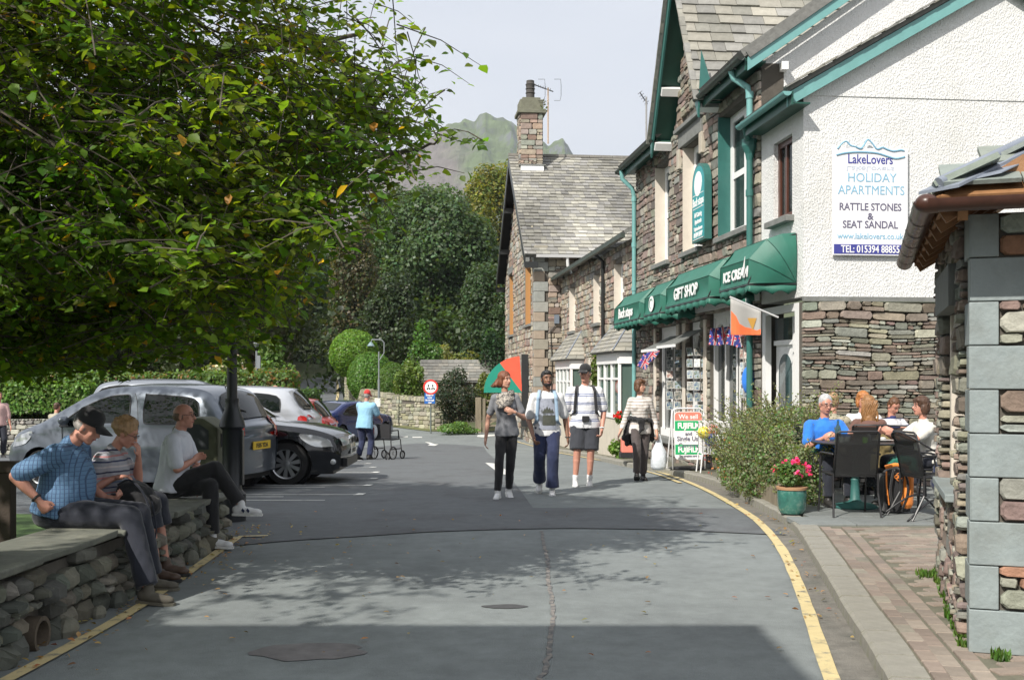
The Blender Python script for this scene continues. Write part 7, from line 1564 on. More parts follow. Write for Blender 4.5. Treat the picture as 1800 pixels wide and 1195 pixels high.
def person(label, loc, rz, J, skinm, hair, top, bot, shoe, H=1.75, w_=1., vox=.010, fem=False, belly=0., group=None, socks=None, glasses=False, cat='person', headgear=None, beard=None, detail=True):
 """joints in a frame that faces -y; a = the side at -x, b = the side at +x"""
 t = thing('person', label, cat, loc, rz, group, local=True); k = H / 1.75; G = lambda n, d=None: Vector(J[n]) if n in J else (Vector(d) if d is not None else None)
 pel = G('pel'); nk = G('nk'); rt = G('rt', (1, 0, 0)).normalized(); rh = G('rh', rt).normalized(); up = (nk - pel).normalized(); F = frame(up, rt); Fp = frame(up, rh); fw = -F.col[1]
 sw = (.158 if fem else .178) * k * w_; hw_ = .085 * k * w_; Lu, Lf, Lt, Ls = .28 * k, .25 * k, .43 * k, .42 * k
 S = {}; 
 for s, sg in (('a', -1), ('b', 1)):
  sh = nk + rt * sg * sw - up * .068 * k; hp = pel + rh * sg * hw_ - up * .04
  wr = G('w' + s); el = G('e' + s) or ik(sh, wr, Lu, Lf, G('he' + s, V(sg * .4, .6, -.5))); an = G('n' + s); kn = G('k' + s) or ik(hp, an, Lt, Ls, G('hk' + s, V(0, -1, .1)))
  S[s] = (sh, el, wr, hp, kn, an)
 b = MB(); chest = pel.lerp(nk, .66); waist = pel.lerp(nk, .33); T_ = MB() ; tm, sleeve, ease = top[:3]; bmat, blen, bease = bot[:3]
 def torso(m, e):
  m.ell(pel, (.150 * k * w_ + e, .105 * k * w_ + e, .11 * k + e), Fp); m.ell(waist - up * 0 + fw * belly * .4, (.132 * k * w_ + e + belly * .3, .098 * k * w_ + e + belly, .13 * k + e), F)
  m.ell(chest + fw * .005, (.165 * k * w_ + e - (.012 if fem else 0), .108 * k * w_ + e, .165 * k + e), F)
  cap(m, S['a'][0] + up * .0, .052 * k + e, S['b'][0], .052 * k + e); cap(m, pel.lerp(nk, .9), .085 * k + e, nk, .055 * k + e * .5)
  if fem:
   for sg in (-1, 1): m.ell(chest + rt * sg * .075 * k + fw * .075 * k - up * .015, (.06 * k + e * .6, .055 * k + e * .6, .06 * k + e * .6), F)
  if belly: m.ell(waist + fw * belly * .8 - up * .03, (.12 * w_ + e, .07 + belly + e, .12 + e), F)
 torso(b, -.012)
 # head and neck
 hd = G('hd') or nk + up * .02 * k + V(0, 0, .165 * k) + fw * .035; HR = Matrix.Rotation(J.get('yaw', 0), 3, 'Z') @ Matrix.Rotation(J.get('pitch', 0), 3, 'X') @ Matrix.Rotation(J.get('roll', 0), 3, 'Y')
 if 'face' in J: f_ = Vector(J['face']).normalized(); u_ = Vector(J.get('hup', (0, 0, 1))); r_ = u_.cross(f_).normalized() * 1; r_ = f_.cross(u_).normalized() * -1; u2 = r_.cross(-f_).normalized() * 1; u2 = u2 if u2.z > 0 else -u2; HR = Matrix((r_, -f_, u2)).transposed(); 
 q = lambda x, y, z: hd + HR @ (V(x, y, z) * k)
 cap(b, nk - up * .02, .056 * k * (1 if not fem else .88), hd + HR @ V(0, .02, -.05), .050 * k * (1 if not fem else .88))
 b.ell(q(0, .012, .030), (.073 * k, .090 * k, .082 * k), HR, 18, 12); b.ell(q(0, -.028, -.035), (.056 * k, .056 * k, .070 * k), HR); b.ell(q(0, -.052, -.088), (.026 * k, .024 * k, .022 * k), HR); cap(b, q(-.045, .01, -.06), .024 * k, q(-.015, -.055, -.088), .018 * k, 8); cap(b, q(.045, .01, -.06), .024 * k, q(.015, -.055, -.088), .018 * k, 8)
 cap(b, q(0, -.074, .016), .009 * k, q(0, -.098, -.022), .014 * k, 8); b.ell(q(-.034, -.056, -.018), (.022 * k, .018 * k, .018 * k), HR, 8, 6); b.ell(q(.034, -.056, -.018), (.022 * k, .018 * k, .018 * k), HR, 8, 6); cap(b, q(-.040, -.066, .034), .009 * k, q(.040, -.066, .034), .009 * k, 8)
 b.ell(q(0, -.078, -.052), (.022 * k, .010 * k, .009 * k), HR, 8, 6)
 for sg in (-1, 1): b.ell(q(sg * .075, .012, -.008), (.010 * k, .019 * k, .032 * k), HR, 8, 6)
 lg = MB(); 
 for s, sg in (('a', -1), ('b', 1)):
  sh, el, wr, hp, kn, an = S[s]
  cap(b, sh, .047 * k * w_, el, .038 * k * w_); cap(b, el, .039 * k * w_, el.lerp(wr, .45), .036 * k * w_); cap(b, el.lerp(wr, .4), .036 * k * w_, wr, .024 * k)
  # hand: palm, four fingers, thumb
  fd = (wr - el).normalized(); dr = G('h' + s, fd).normalized(); pn = G('p' + s, rt * -sg); pn = (pn - dr * pn.dot(dr)).normalized(); cr_ = dr.cross(pn).normalized(); pc = wr + dr * .055 * k; M3 = Matrix((cr_, pn, dr)).transposed(); curl = J.get('c' + s, .5)
  b.ell(pc, (.040 * k, .017 * k, .052 * k), M3, 10, 8); cap(b, wr, .023 * k, pc, .022 * k, 8); th = -1 if cr_.dot(fw) < 0 else 1; th = J.get('t' + s, th)
  for i in range(4):
   o_ = cr_ * (.033 - .022 * i) * th * k; base = pc + dr * .038 * k + o_; L1 = (.030, .034, .032, .024)[i] * k * 1.15; d1 = (dr * math.cos(curl) + pn * math.sin(curl)); d2 = (dr * math.cos(curl * 2.1) + pn * math.sin(curl * 2.1)); p1 = base + d1 * L1; p2 = p1 + d2 * L1 * 1.1
   cap(b, base - dr * .01, .0088 * k, p1, .0084 * k, 6); cap(b, p1, .0084 * k, p2, .0074 * k, 6)
  tb = pc - dr * .02 * k + cr_ * th * .034 * k; td = (dr * .7 + cr_ * th * .6 + pn * .35).normalized(); cap(b, tb, .011 * k, tb + td * .034 * k, .010 * k, 6); cap(b, tb + td * .034 * k, .010 * k, tb + (td + dr * .5).normalized() * .062 * k, .0085 * k, 6)
  tk_ = .84 if blen > .6 else 1.; cap(b, hp, .080 * k * w_ * tk_, kn, .055 * k * tk_); cap(b, kn, .054 * k * tk_, kn.lerp(an, .35) - (an - kn).normalized().cross(rh) * .01, .052 * k * tk_); cap(b, kn.lerp(an, .3), .050 * k * tk_, an, .034 * k)
  ft = G('f' + s, (0, -1, -.1)).normalized(); heel = an - V(0, 0, .045) - ft * .035; cap(b, an, .034, heel, .03, 8); cap(b, heel, .032, an - V(0, 0, .055 * 1) + ft * .13 * k, .027, 8)
  # shoe
  m = MB(); dn = V(0, 0, -1) - ft * V(0, 0, -1).dot(ft); dn.normalize(); a0 = an + dn * .035; Fs = Matrix((ft.cross(-dn).normalized(), ft, -dn)).transposed()
  m.ell(a0 - ft * .03, (.040, .052, .050), Fs); m.ell(a0 + ft * .055 + dn * .012, (.044, .090, .038), Fs); m.ell(a0 + ft * .135 + dn * .018, (.043, .062, .032), Fs); cap(m, an + dn * -.02, .040, a0, .042)
  if shoe: so_ = remesh(m, 'shoe', shoe[0], t, vox, 2); m2 = MB(); rows_ = [(-.075, .034), (-.04, .042), (.03, .044), (.10, .050), (.16, .043), (.20, .02)]; up_ = [a0 + ft * x + dn * .034 + Fs.col[0] * y for x, y in rows_] + [a0 + ft * x + dn * .034 - Fs.col[0] * y for x, y in rows_[::-1]]; m2.prism(up_, dn * .020); m2.build('sole', shoe[1], so_)
  if socks: m3 = MB(); cap(m3, an + (kn - an).normalized() * .03, .042 * k, an + (kn - an).normalized() * socks, .045 * k); remesh(m3, 'sock', cloth('sock', (.7, .7, .7)), t, vox, 2)
  # trouser leg
  e = bease; r0 = .088 * k * w_ + e; cap(lg, hp, r0, kn, .058 * k + e * 1.1, 14) if blen > .5 else lg.tube([hp, hp.lerp(kn, blen), hp.lerp(kn, blen * 2)], [r0, r0 * .97, .070 * k + e * 1.5], 16)
  if blen > .5: end = kn.lerp(an, (blen - .5) * 2); lg.tube([kn, kn.lerp(end, .5), end], [.058 * k + e * 1.1, .052 * k + e * 1.15, (.042 + .018 * (1 - (blen - .5) * 2)) * k + e * J.get('flare', 1.25)], 16)
  # sleeve
  if sleeve > 0:
   e = ease * 1.1; u_ = min(1, sleeve * 2); cap(T_, sh, .050 * k * w_ + e, sh.lerp(el, u_), .042 * k * w_ + e * 1.25)
   if sleeve > .5: cap(T_, el, .041 * k * w_ + e, el.lerp(wr, (sleeve - .5) * 2), .030 * k + e)
 sk = skin(skinm) if isinstance(skinm, str) else skinm; bd = remesh(b, 'body', sk, t, vox * .8 if detail else vox, 2)
 hem = top[3] if len(top) > 3 else .06; wa_ = .128 if fem else .142; ef = ease + .004; hwd = (hw_ + .088 * k * w_ + bease + .012 - ef) / (k * w_); hdp = max(.120, (.088 * k * w_ + bease + .024 - ef) / (k * w_)); prf = [(-hem, hwd, hdp, .5), (-hem * .4, hwd * .99, hdp, .6), (.02, .158, .116, .8), (.33, wa_, .104, 1), (.55, .152, .112, .7), (.72, .160, .112, .2), (.86, .13, .09, 0), (.95, .08, .06, 0)]
 Lsp = (nk - pel).length; rg = []
 for f_, a_, b__, bf in prf:
  cc = pel + up * (f_ if f_ <= 0 else f_ * Lsp) + fw * belly * bf * .55; rg.append([cc + F.col[0] * ((a_ * k * w_ + ef + belly * .25 * bf) * math.cos(th)) + fw * ((b__ * k * w_ + ef + belly * .6 * bf) * math.sin(th)) for th in np.linspace(0, 2 * math.pi, 25)[:-1]])
 T_.add([p for r_ in rg for p in r_], [tuple(reversed(range(24)))] + [(i * 24 + j, i * 24 + (j + 1) % 24, (i + 1) * 24 + (j + 1) % 24, (i + 1) * 24 + j) for i in range(7) for j in range(24)] + [tuple(7 * 24 + j for j in range(24))])
 cap(T_, S['a'][0], .050 * k + ease, S['b'][0], .050 * k + ease); cap(T_, pel.lerp(nk, .88), .075 * k + ease, nk, .052 * k + ease * .5)
 if fem:
  for sg in (-1, 1): T_.ell(chest + rt * sg * .075 * k + fw * .072 * k - up * .015, (.06 * k + ease * .5, .052 * k + ease * .5, .06 * k + ease * .5), F)
 remesh(T_, 'shirt', tm, t, vox, 3, fold=.010 if detail else 0, fs=11)
 lg.ell(pel - V(0, 0, .03), (.152 * k * w_ + .008, .106 * k * w_ + .010, .125 * k), Fp); cap(lg, S['a'][3], .088 * k * w_, S['b'][3], .088 * k * w_); remesh(lg, 'trousers' if blen > .6 else 'shorts', bmat, t, vox, 3, fold=.012 if detail else 0, fs=8)
 # face
 if detail or True:
  ey = MB(); [ey.ell(q(sg * .028, -.0745, .012), (.0095 * k, .005 * k, .0036 * k), HR, 8, 6) for sg in (-1, 1)]; ey.build('eyes', M('eye_white', (.42, .36, .33), .3), bd)
  ey = MB(); [ey.ell(q(sg * .028, -.079, .012), (.0050 * k, .003 * k, .0042 * k), HR, 8, 6) for sg in (-1, 1)]; ey.build('irises', M('eye_dark', (.02, .015, .01), .2), bd)
  hc = hair[1] if hair else hairm('none', (.1, .08, .06)); br = MB(); [br.tube([q(sg * .016, -.079, .033), q(sg * .030, -.079, .038), q(sg * .046, -.070, .034)], .0042 * k, 5) for sg in (-1, 1)]; br.build('eyebrows', J.get('brow', hc), bd)
  mo = MB(); mo.tube([q(-.021, -.078, -.053), q(0, -.088, -.051), q(.021, -.078, -.053)], .0048 * k, 5); mo.build('lips', M('lips', (.32, .09, .08), .5), bd)
 if hair:
  kind, hm = hair[:2]; m = MB(); E = lambda x, y, z, a, b_, c: m.ell(q(x, y, z), (a * k, b_ * k, c * k), HR, 14, 10)
  if kind in ('short', 'crop'): E(0, .022, .045, .079, .090, .084); E(0, .05, -.005, .070, .058, .065); [E(sg * .06, .022, .01, .02, .042, .04) for sg in (-1, 1)]
  if kind == 'crop': E(0, -.03, .09, .055, .045, .035)
  if kind == 'balding': E(0, .045, .0, .077, .063, .05); [E(sg * .062, .028, -.002, .018, .045, .034) for sg in (-1, 1)]
  if kind == 'bob': E(0, .02, .042, .088, .098, .090); E(0, .05, -.03, .082, .06, .085); [E(sg * .070, .018, -.035, .026, .052, .072) for sg in (-1, 1)]; [E(sg * .04, -.045, .075, .035, .03, .025) for sg in (-1, 1)]
  if kind == 'blown': E(0, .025, .045, .088, .098, .090); E(-.03, .09, -.04, .07, .06, .07); E(-.075, .10, -.07, .07, .035, .035); E(-.12, .10, -.085, .06, .02, .018); [E(sg * .066, .025, -.03, .022, .045, .06) for sg in (-1, 1)]
  if kind == 'curly':
   E(0, .03, .04, .092, .100, .090); rr = random.Random(5)
   for i in range(60): a = rr.uniform(0, 6.28); z = rr.uniform(-.5, 1); r_ = math.sqrt(1 - z * z) if abs(z) < 1 else 0; x, y = math.cos(a) * r_, math.sin(a) * r_; (y > -.55 or z > .45) and E(x * .09, .03 + y * .098, .04 + z * .09, .022, .022, .022)
  if kind == 'long':
   E(0, .02, .045, .086, .097, .088); rr = random.Random(9); E(0, .07, -.09, .082, .05, .13); E(0, .09, -.21, .085, .04, .11)
  o = remesh(m, 'hair', hm, t, vox * .9, 2, fold=.010, fs=28)
  if kind in ('long', 'blown', 'bob'):
   st = MB(); rr = random.Random(3)
   for i in range(70 if kind == 'long' else 26):
    x = rr.uniform(-.09, .09); y0_ = .04 + .05 * rr.random(); L = rr.uniform(.26, .38) if kind == 'long' else rr.uniform(.08, .12); ph = rr.uniform(0, 6); sg = 1 if x > 0 else -1
    x0 = x; yy = .108 if kind == 'long' else .07
    if kind == 'blown': st.tube([q(x0 * .6, yy, .05), q(x0 * .6 - .05, yy + .04, -.03), q(x0 * .4 - .12 - .04 * rr.random(), yy + .02, -.06 - .05 * rr.random())], [.008 * k, .006 * k, .002], 4)
    else: st.tube([q(x0 + .026 * math.sin(ph + j * 1.5) * (kind == 'long'), (yy if kind == 'long' else math.sqrt(max(.0004, .0095 - x0 * x0))) + .01 * math.cos(ph + j), .06 - L * j / 5 - (.02 if kind != 'long' else 0)) for j in range(6)], [.010 * k, .011 * k, .010 * k, .009 * k, .007 * k, .003 * k], 5)
   st.build('strands', hm, o, kind='stuff', smooth='all')
 if beard: m = MB(); m.ell(q(0, -.036, -.072), (.056 * k, .052 * k, .036 * k), HR); [m.ell(q(sg * .058, -.005, -.035), (.012, .03, .04), HR) for sg in (-1, 1)]; m.ell(q(0, -.079, -.037), (.026 * k, .012 * k, .006 * k), HR); remesh(m, 'beard', beard, t, .007, 1)
 if glasses:
  m = MB(); 
  for sg in (-1, 1): m.tube([q(sg * .033 + .022 * math.cos(a), -.090, .010 + .016 * math.sin(a)) for a in np.linspace(0, 6.28, 13)[:-1]], .0022, 4, closed=True); m.tube([q(sg * .055, -.088, .013), q(sg * .074, .0, .010)], .0022, 4)
  m.tube([q(-.011, -.091, .012), q(.011, -.091, .012)], .0022, 4); m.build('glasses', M('glasses_frame', (.03, .03, .035), .3), t)
 if headgear:
  hm, long_ = headgear; m = MB(); prof = [(.086 * k, -.012), (.087 * k, .02), (.080 * k, .062), (.060 * k, .092), (.03 * k, .108), (0, .111)]; m.lathe([(r_, z) for r_, z in prof], (0, 0, 0), 20); m.v = [tuple(q(0, 0, 0) + HR @ (V(x * .97, y * 1.16 + .012 * k, z + .046 * k))) for x, y, z in m.v]; c_ = m.build('cap', hm, t, smooth='all')
  m = MB(); rows_ = [[q(.072 * math.sin(a) * s_, -.080 - .012 - (.085 * long_ * math.cos(a * .95)) * r_ + .02 * (1 - math.cos(a)), .053 - .024 * r_ - .02 * abs(math.sin(a)) ** 2) for a in np.linspace(-1.45, 1.45, 13)] for r_, s_ in ((-.45, 1), (.3, 1), (1, .92))]; m.sheet(rows_); pk = m.build('peak', hm, c_, smooth='all'); pk.modifiers.new('s', 'SOLIDIFY').thickness = .005
 t['_q'] = 0; del t['_q']; return t, q, S, F
WHITE_SHOE = (M('shoe_white', (.68, .68, .68), .5, var=.06), M('sole_white', (.6, .6, .58), .6)); DARK_SHOE = (M('shoe_dark', (.03, .028, .027), .5, var=.2), M('sole_dark', (.02, .02, .02), .8))
c_black = cloth('black', (.012, .012, .014)); c_navy = cloth('navy', (.014, .022, .065)); c_denim = cloth('dark_navy', (.014, .017, .028))
def at(px, Y): return ((px - 900) / 1900 * Y)
# ---- the four people walking towards the camera
G4 = 'people walking down the road'
t, q, S, F = person('young woman in grey T-shirt, patterned scarf and tight black trousers', (at(888, 14.5), 14.5, g(14.5)), .0, dict(pel=(.02, 0, .93), nk=(.0, -.01, 1.40), yaw=R(42), wa=(-.26, .02, .80), ea=(-.23, .06, 1.06), ca=.5, wb=(.13, -.20, 1.15), eb=(.25, -.02, 1.07), hb=(-.9, -.2, .35), pb=(0, 1, 0), na=(-.10, -.10, .085), nb=(.05, .12, .10), fa=(-.15, -1, -.12), fb=(.2, -1, -.35)),
 'fair', ('blown', hairm('auburn', (.16, .055, .025))), (cloth('grey_marl', (.17, .175, .19)), .34, .012, .10), (c_black, .97, .006), WHITE_SHOE, H=1.68, w_=.90, fem=True, group=G4)
sc = MB(); rr = random.Random(2)
for i in range(7):
 a0 = rr.uniform(0, 6); sc.tube([(.0 + (.095 + .015 * math.sin(i * 2)) * math.cos(a), -.03 + (.085 + .01 * i * .5) * math.sin(a) - (.05 if math.sin(a) < 0 else 0) * (i / 7), 1.40 - .018 * i + .03 * math.sin(a + 1.5) * 1 - (.06 * i / 7 if math.sin(a) < 0 else 0)) for a in np.linspace(0, 6.28, 17)[:-1]], .021, 7, closed=True)
remesh(sc, 'scarf', M('scarf', (.40, .36, .31), .9, var=.5, vs=45, bump=.6, bs=90, col2=(.10, .095, .09), c2s=38, c2lo=.48, c2hi=.56), t, .010, 1, fold=.012, fs=24)
mb = MB(); mb.tube([(.13 + .028 * math.cos(a), -.20, 1.15 + .028 * math.sin(a)) for a in np.linspace(0, 6.28, 13)[:-1]], .005, 5, closed=True); mb.build('bracelet', m_chrome, t)
m_rough = cloth('white_tee', (.66, .66, .66))
t, q, S, F = person('bearded young man in white T-shirt with dark picture print and baggy navy trousers', (at(961, 15.05), 15.05, g(15.05)), .0, dict(pel=(0, 0, .93), nk=(0, -.01, 1.41), yaw=R(16), wa=(-.19, -.22, .80), ea=(-.25, .03, 1.03), ca=.7, wb=(.29, -.02, .79), eb=(.26, .06, 1.04), cb=.6, na=(-.10, .16, .16), ka=(-.10, -.10, .52), nb=(.07, -.16, .085), fa=(-.1, -1, -.5), flare=2.4),
 'brown', ('crop', hairm('black', (.008, .007, .007))), (m_rough, .40, .02, .12), (c_navy, .97, .022), WHITE_SHOE, H=1.75, w_=.98, group=G4, beard=M('beard_black', (.012, .01, .009), .8))
def chest_patch(t, S, rows_, m, nm_, off=.0):
 mb = MB(); mb.sheet(rows_); o = mb.build(nm_, m, t, smooth='all'); return o
m_pr = M('print_grey', (.30, .32, .38), .85, var=.25, vs=14, col2=(.10, .11, .12), c2s=9, c2lo=.52, c2hi=.6); m_prd = M('print_dark', (.07, .075, .06), .85, var=.3, vs=30)
def front(x, z, ex=.0, cz=1.18, w0=.205, d0=.137): return V(x, -d0 * math.sqrt(max(.05, 1 - (x / w0) ** 2)) - ex - .012 * math.cos((z - 1.2) * 6), z)
chest_patch(t, S, [[front(x, z, .012) for x in np.linspace(-.115, .13, 12)] for z in np.linspace(.90, 1.33, 14)], m_pr, 'print')
mb = MB()
for x0_, h0_, w0_ in ((-.03, 1.20, .035), (.0, 1.225, .04), (.035, 1.21, .035), (.07, 1.19, .03)): mb.add([front(x0_ - w0_, 1.13, .016), front(x0_ + w0_, 1.13, .016), front(x0_, h0_, .016)], [(0, 1, 2)])
mb.sheet([[front(x, z, .015) for x in np.linspace(-.06, .12, 9)] for z in np.linspace(.96, 1.10, 6)]); mb.build('print_motif', m_prd, t)
def strap(t, x, m, z0=1.43, z1=1.05, dx=.03, w_=.03, y0=-.02, ex=.02, name='backpack_strap', d0=.137, w0=.215):
 pts = [V(x * .8, .09, z0 - .03), V(x * .85, .0, z0 + .018)] + [front(x + dx * (1 - (z - z1) / (z0 - z1)) * (1 if x > 0 else -1), z, ex, w0=w0, d0=d0) for z in np.linspace(z0 - .06, z1, 7)] + [V((abs(x) + dx + .04) * (1 if x > 0 else -1), .02, z1 - .06)]
 ps = smooth_line([tuple(p) for p in pts], 3); mb = MB(); rows_ = [[Vector(p) - V(w_ / 2, 0, 0), Vector(p) + V(w_ / 2, 0, 0)] for p in ps]; mb.sheet(rows_); o = mb.build(name, m, t, smooth='all'); o.modifiers.new('s', 'SOLIDIFY').thickness = .008
for x in (-.115, .115): strap(t, x, cloth('pale_blue_strap', (.30, .42, .55)), 1.42, 1.02, w_=.045, ex=.024)
bp_ = thing('day_rucksack', 'small dark blue rucksack with pale blue straps on the bearded man', 'rucksack', (at(961, 15.05), 15.26, g(15) + 1.2)); mb = MB(); mb.ell((at(961, 15.05), 15.26, g(15) + 1.18), (.14, .09, .2)); mb.build('bag', cloth('navy'), bp_, smooth=True)
mb = MB(); mb.tube([S['b'][2] + V(.03 * math.cos(a), .03 * math.sin(a), 0) for a in np.linspace(0, 6.28, 13)[:-1]], .009, 5, closed=True); mb.build('bracelet', DARK_SHOE[0], t)
st = stripes_mat('cloth_polo', (.66, .66, .68), [(z, z + .012, (.05, .09, .25)) for z in (1.36, 1.385, 1.235, 1.26, 1.10, 1.125, .975, 1.0)])
t, q, S, F = person('tall man in black cap, striped white polo shirt and dark knee shorts', (at(1028, 16.4), 16.4, g(16.4)), .0, dict(pel=(0, 0, 1.0), nk=(.0, -.01, 1.50), yaw=R(-28), pitch=R(4), wa=(-.25, -.02, .84), ea=(-.29, .06, 1.12), wb=(.25, -.12, .86), eb=(.29, .02, 1.13), cb=.8, na=(-.15, -.08, .085), nb=(.07, -.02, .085)),
 'pink', ('short', hairm('grey', (.25, .23, .21))), (st, .42, .022, .12), (cloth('charcoal', (.030, .033, .042)), .47, .030), WHITE_SHOE, H=1.84, w_=1.08, belly=.02, group=G4, headgear=(cloth('black'), 1.), socks=.07)
for x in (-.135, .135): strap(t, x, c_black, 1.50, 1.12, w_=.045, d0=.15, w0=.25, ex=.03)
mb = MB(); mb.obox((.0, -.19, 1.02), V(.055, 0, 0), V(0, .03, 0), V(0, 0, .045)); mb.build('waist_pouch', c_black, t, bevel=.015); mb = MB(); mb.tube([(-.03, -.19, 1.02), (-.05, -.2, .93), (-.03, -.19, .88)], .006, 5); mb.build('cord', M('grey_pole'), t)
mb = MB(); w_ = S['b'][2]; mb.tube([w_ + V(.031 * math.cos(a), .031 * math.sin(a), .03) for a in np.linspace(0, 6.28, 13)[:-1]], .010, 5, closed=True); mb.build('watch', M('watch_white', (.7, .7, .7), .4), t)
mb = MB(); mb.box(-.10, .10, -.3, -.18, 1.0, 1.01) if 0 else None
bp_ = thing('walkers_rucksack', 'black rucksack on the back of the man in the polo shirt', 'rucksack', (at(1028, 16.4), 16.62, 1.2)); mb = MB(); mb.ell((at(1028, 16.4), 16.62, 1.2), (.17, .11, .25)); mb.build('bag', c_black, bp_, smooth=True)
st4 = stripes_mat('cloth_breton', (.62, .59, .56), [(z, z + .022, (.40, .35, .31)) for z in (1.31, 1.26, 1.21, 1.16, 1.11, 1.06, 1.01, .96, .91)])
t, q, S, F = person('woman with bobbed hair, pale striped top, brown trousers and carrier bag', (at(1125, 17.4), 17.4, g(17.4)), .0, dict(pel=(.0, 0, .90), nk=(.0, -.01, 1.35), yaw=R(48), wa=(-.33, -.05, .77), ea=(-.23, .05, 1.0), ca=.4, wb=(.26, -.10, .75), eb=(.24, .06, .98), cb=1.3, na=(-.07, -.16, .12), nb=(.06, .10, .085), fa=(-.1, -1, .35), fb=(.1, -1, 0), flare=1.8),
 'fair', ('bob', hairm('brown', (.10, .045, .02))), (st4, .80, .012, .14), (cloth('brown', (.065, .052, .050)), .96, .012), DARK_SHOE, H=1.64, w_=.96, fem=True, group=G4, glasses=True)
ja = MB()      # dark jacket tied round the waist, sleeves knotted in front
ja.tube([(.175 * math.cos(a), .125 * math.sin(a), .99 - .02 * math.cos(a)) for a in np.linspace(0, 6.28, 17)[:-1]], .036, 8, closed=True); cap(ja, (-.02, -.15, .98), .045, (.03, -.16, .84), .03); cap(ja, (.03, -.15, .98), .04, (-.02, -.16, .80), .028)
for x, z in ((-.19, .80), (-.24, .68), (-.2, .6)): cap(ja, (-.15, .06, .95), .055, (x, .08, z), .05)
cap(ja, (.15, .06, .95), .05, (.20, .08, .68), .05); cap(ja, (0, .13, .93), .06, (0, .16, .62), .06); cap(ja, (-.1, .13, .93), .06, (-.12, .15, .62), .06); cap(ja, (.1, .13, .93), .06, (.12, .15, .62), .06)
remesh(ja, 'tied_jacket', cloth('black'), t, .012, 2, fold=.03, fs=14)
hb = S['b'][2]; cb_ = thing('carrier_bag', 'thin white plastic carrier bag hanging from the hand of the woman in brown trousers', 'bag', (at(1125, 17.4) + hb.x, 17.4 + hb.y, .4))
mb = MB(); o_ = V(at(1125, 17.4) + hb.x + .03, 17.4 + hb.y, g(17.4)); n_ = 18; rr = []
for z, rx, ry in ((.70, .01, .01), (.63, .04, .02), (.56, .075, .04), (.48, .11, .07), (.36, .13, .085), (.24, .125, .085), (.19, .09, .06), (.175, .0, .0)): rr.append([o_ + V(rx * math.cos(a) * (1 + .12 * math.sin(a * 5 + z * 20)), ry * math.sin(a), z) for a in np.linspace(0, 2 * math.pi, n_)])
mb.sheet(rr); m_bag = M('carrier_plastic', (.62, .66, .70), .35, var=.15, vs=14, bump=.8, bs=22); mb.build('bag', m_bag, cb_, smooth='all')
for dx in (-.012, .012): mb = MB(); mb.tube([o_ + V(dx, 0, .76), o_ + V(dx * 3, 0, .66), o_ + V(dx * 5, 0, .56)], .008, 5); mb.build('handle', m_bag, cb_)
# ---- three people sitting on the wall, seen from their right side, facing +x: local frame turned by +90 degrees
def sitter(label, X, Y, Jw, *a, **k):
 """world joints (x, y, z) -> the local frame of a figure that faces +x"""
 o = V(X, Y, 0); rot = Matrix.Rotation(R(-90), 3, 'Z'); J = {}
 for key, v in Jw.items():
  if isinstance(v, tuple): v = rot @ (Vector(v) - o) if key[0] in 'pnwekh' and key not in ('pa', 'pb', 'ha', 'hb', 'hup', 'hea', 'heb', 'hka', 'hkb') else rot @ Vector(v)
  J[key] = v
 return person(label, (X, Y, 0), R(90), J, *a, **k)
GS = 'people sitting on the low wall'
m_check = stripes_mat('cloth_check', (.11, .21, .35), [(z, z + .006, (.05, .09, .17)) for z in np.arange(-.45, .3, .028)], axis='Y', wob=.012); stripes_mat('cloth_check', None, [(z, z + .004, (.05, .10, .2)) for z in np.arange(.5, 1.25, .03)], axis='Z', wob=.012)
n_ = m_check.node_tree.nodes
t, q, S, F = sitter('stout man in black cap and blue checked shirt sitting head bowed on the wall', -3.26, 7.75, dict(pel=(-3.285, 7.80, .66), nk=(-3.185, 7.80, 1.115), hd=(-3.060, 7.80, 1.225), face=(1, 0, -.55), ea=(-3.455, 7.52, .90), wa=(-3.295, 7.52, .735), ha=(.55, .1, -.8), ca=1.4, pa=(0, 1, 0), wb=(-3.01, 8.0, .70), eb=(-3.20, 8.06, .80), hb=(1, -.1, -.1), cb=1.0, pb=(0, 0, 1),
  ka=(-2.710, 7.66, .60), na=(-2.540, 7.55, .10), kb=(-2.750, 7.98, .585), nb=(-2.670, 8.03, .10), fa=(1, -.15, -.06), fb=(1, .1, -.05), flare=1.7),
 'pink', ('balding', hairm('grey')), (m_check, .42, .020, .05), (c_denim, .97, .020), (M('shoe_khaki', (.10, .09, .07), .8, var=.2), M('sole_khaki', (.13, .12, .09), .8)), H=1.78, w_=1.12, belly=.085, group=GS, headgear=(cloth('black'), 1.05), vox=.011)
mb = MB(); w_ = S['a'][2] - (S['a'][2] - S['a'][1]).normalized() * .02; ax = (S['a'][2] - S['a'][1]).normalized(); u_ = ax.orthogonal().normalized(); v_ = ax.cross(u_); mb.tube([w_ + u_ * .031 * math.cos(a) + v_ * .031 * math.sin(a) for a in np.linspace(0, 6.28, 13)[:-1]], .009, 5, closed=True); mb.build('watch', DARK_SHOE[0], t)
st2 = stripes_mat('cloth_striped_tee', (.33, .33, .36), [(z, z + .012, c) for z, c in ((.66, (.03, .03, .07)), (.70, (.5, .2, .2)), (.74, (.03, .04, .1)), (.78, (.15, .2, .3)), (.82, (.5, .2, .2)), (.86, (.03, .03, .07)), (.90, (.5, .45, .45)), (.94, (.03, .04, .1)), (.98, (.45, .2, .2)), (1.02, (.03, .03, .07)))])
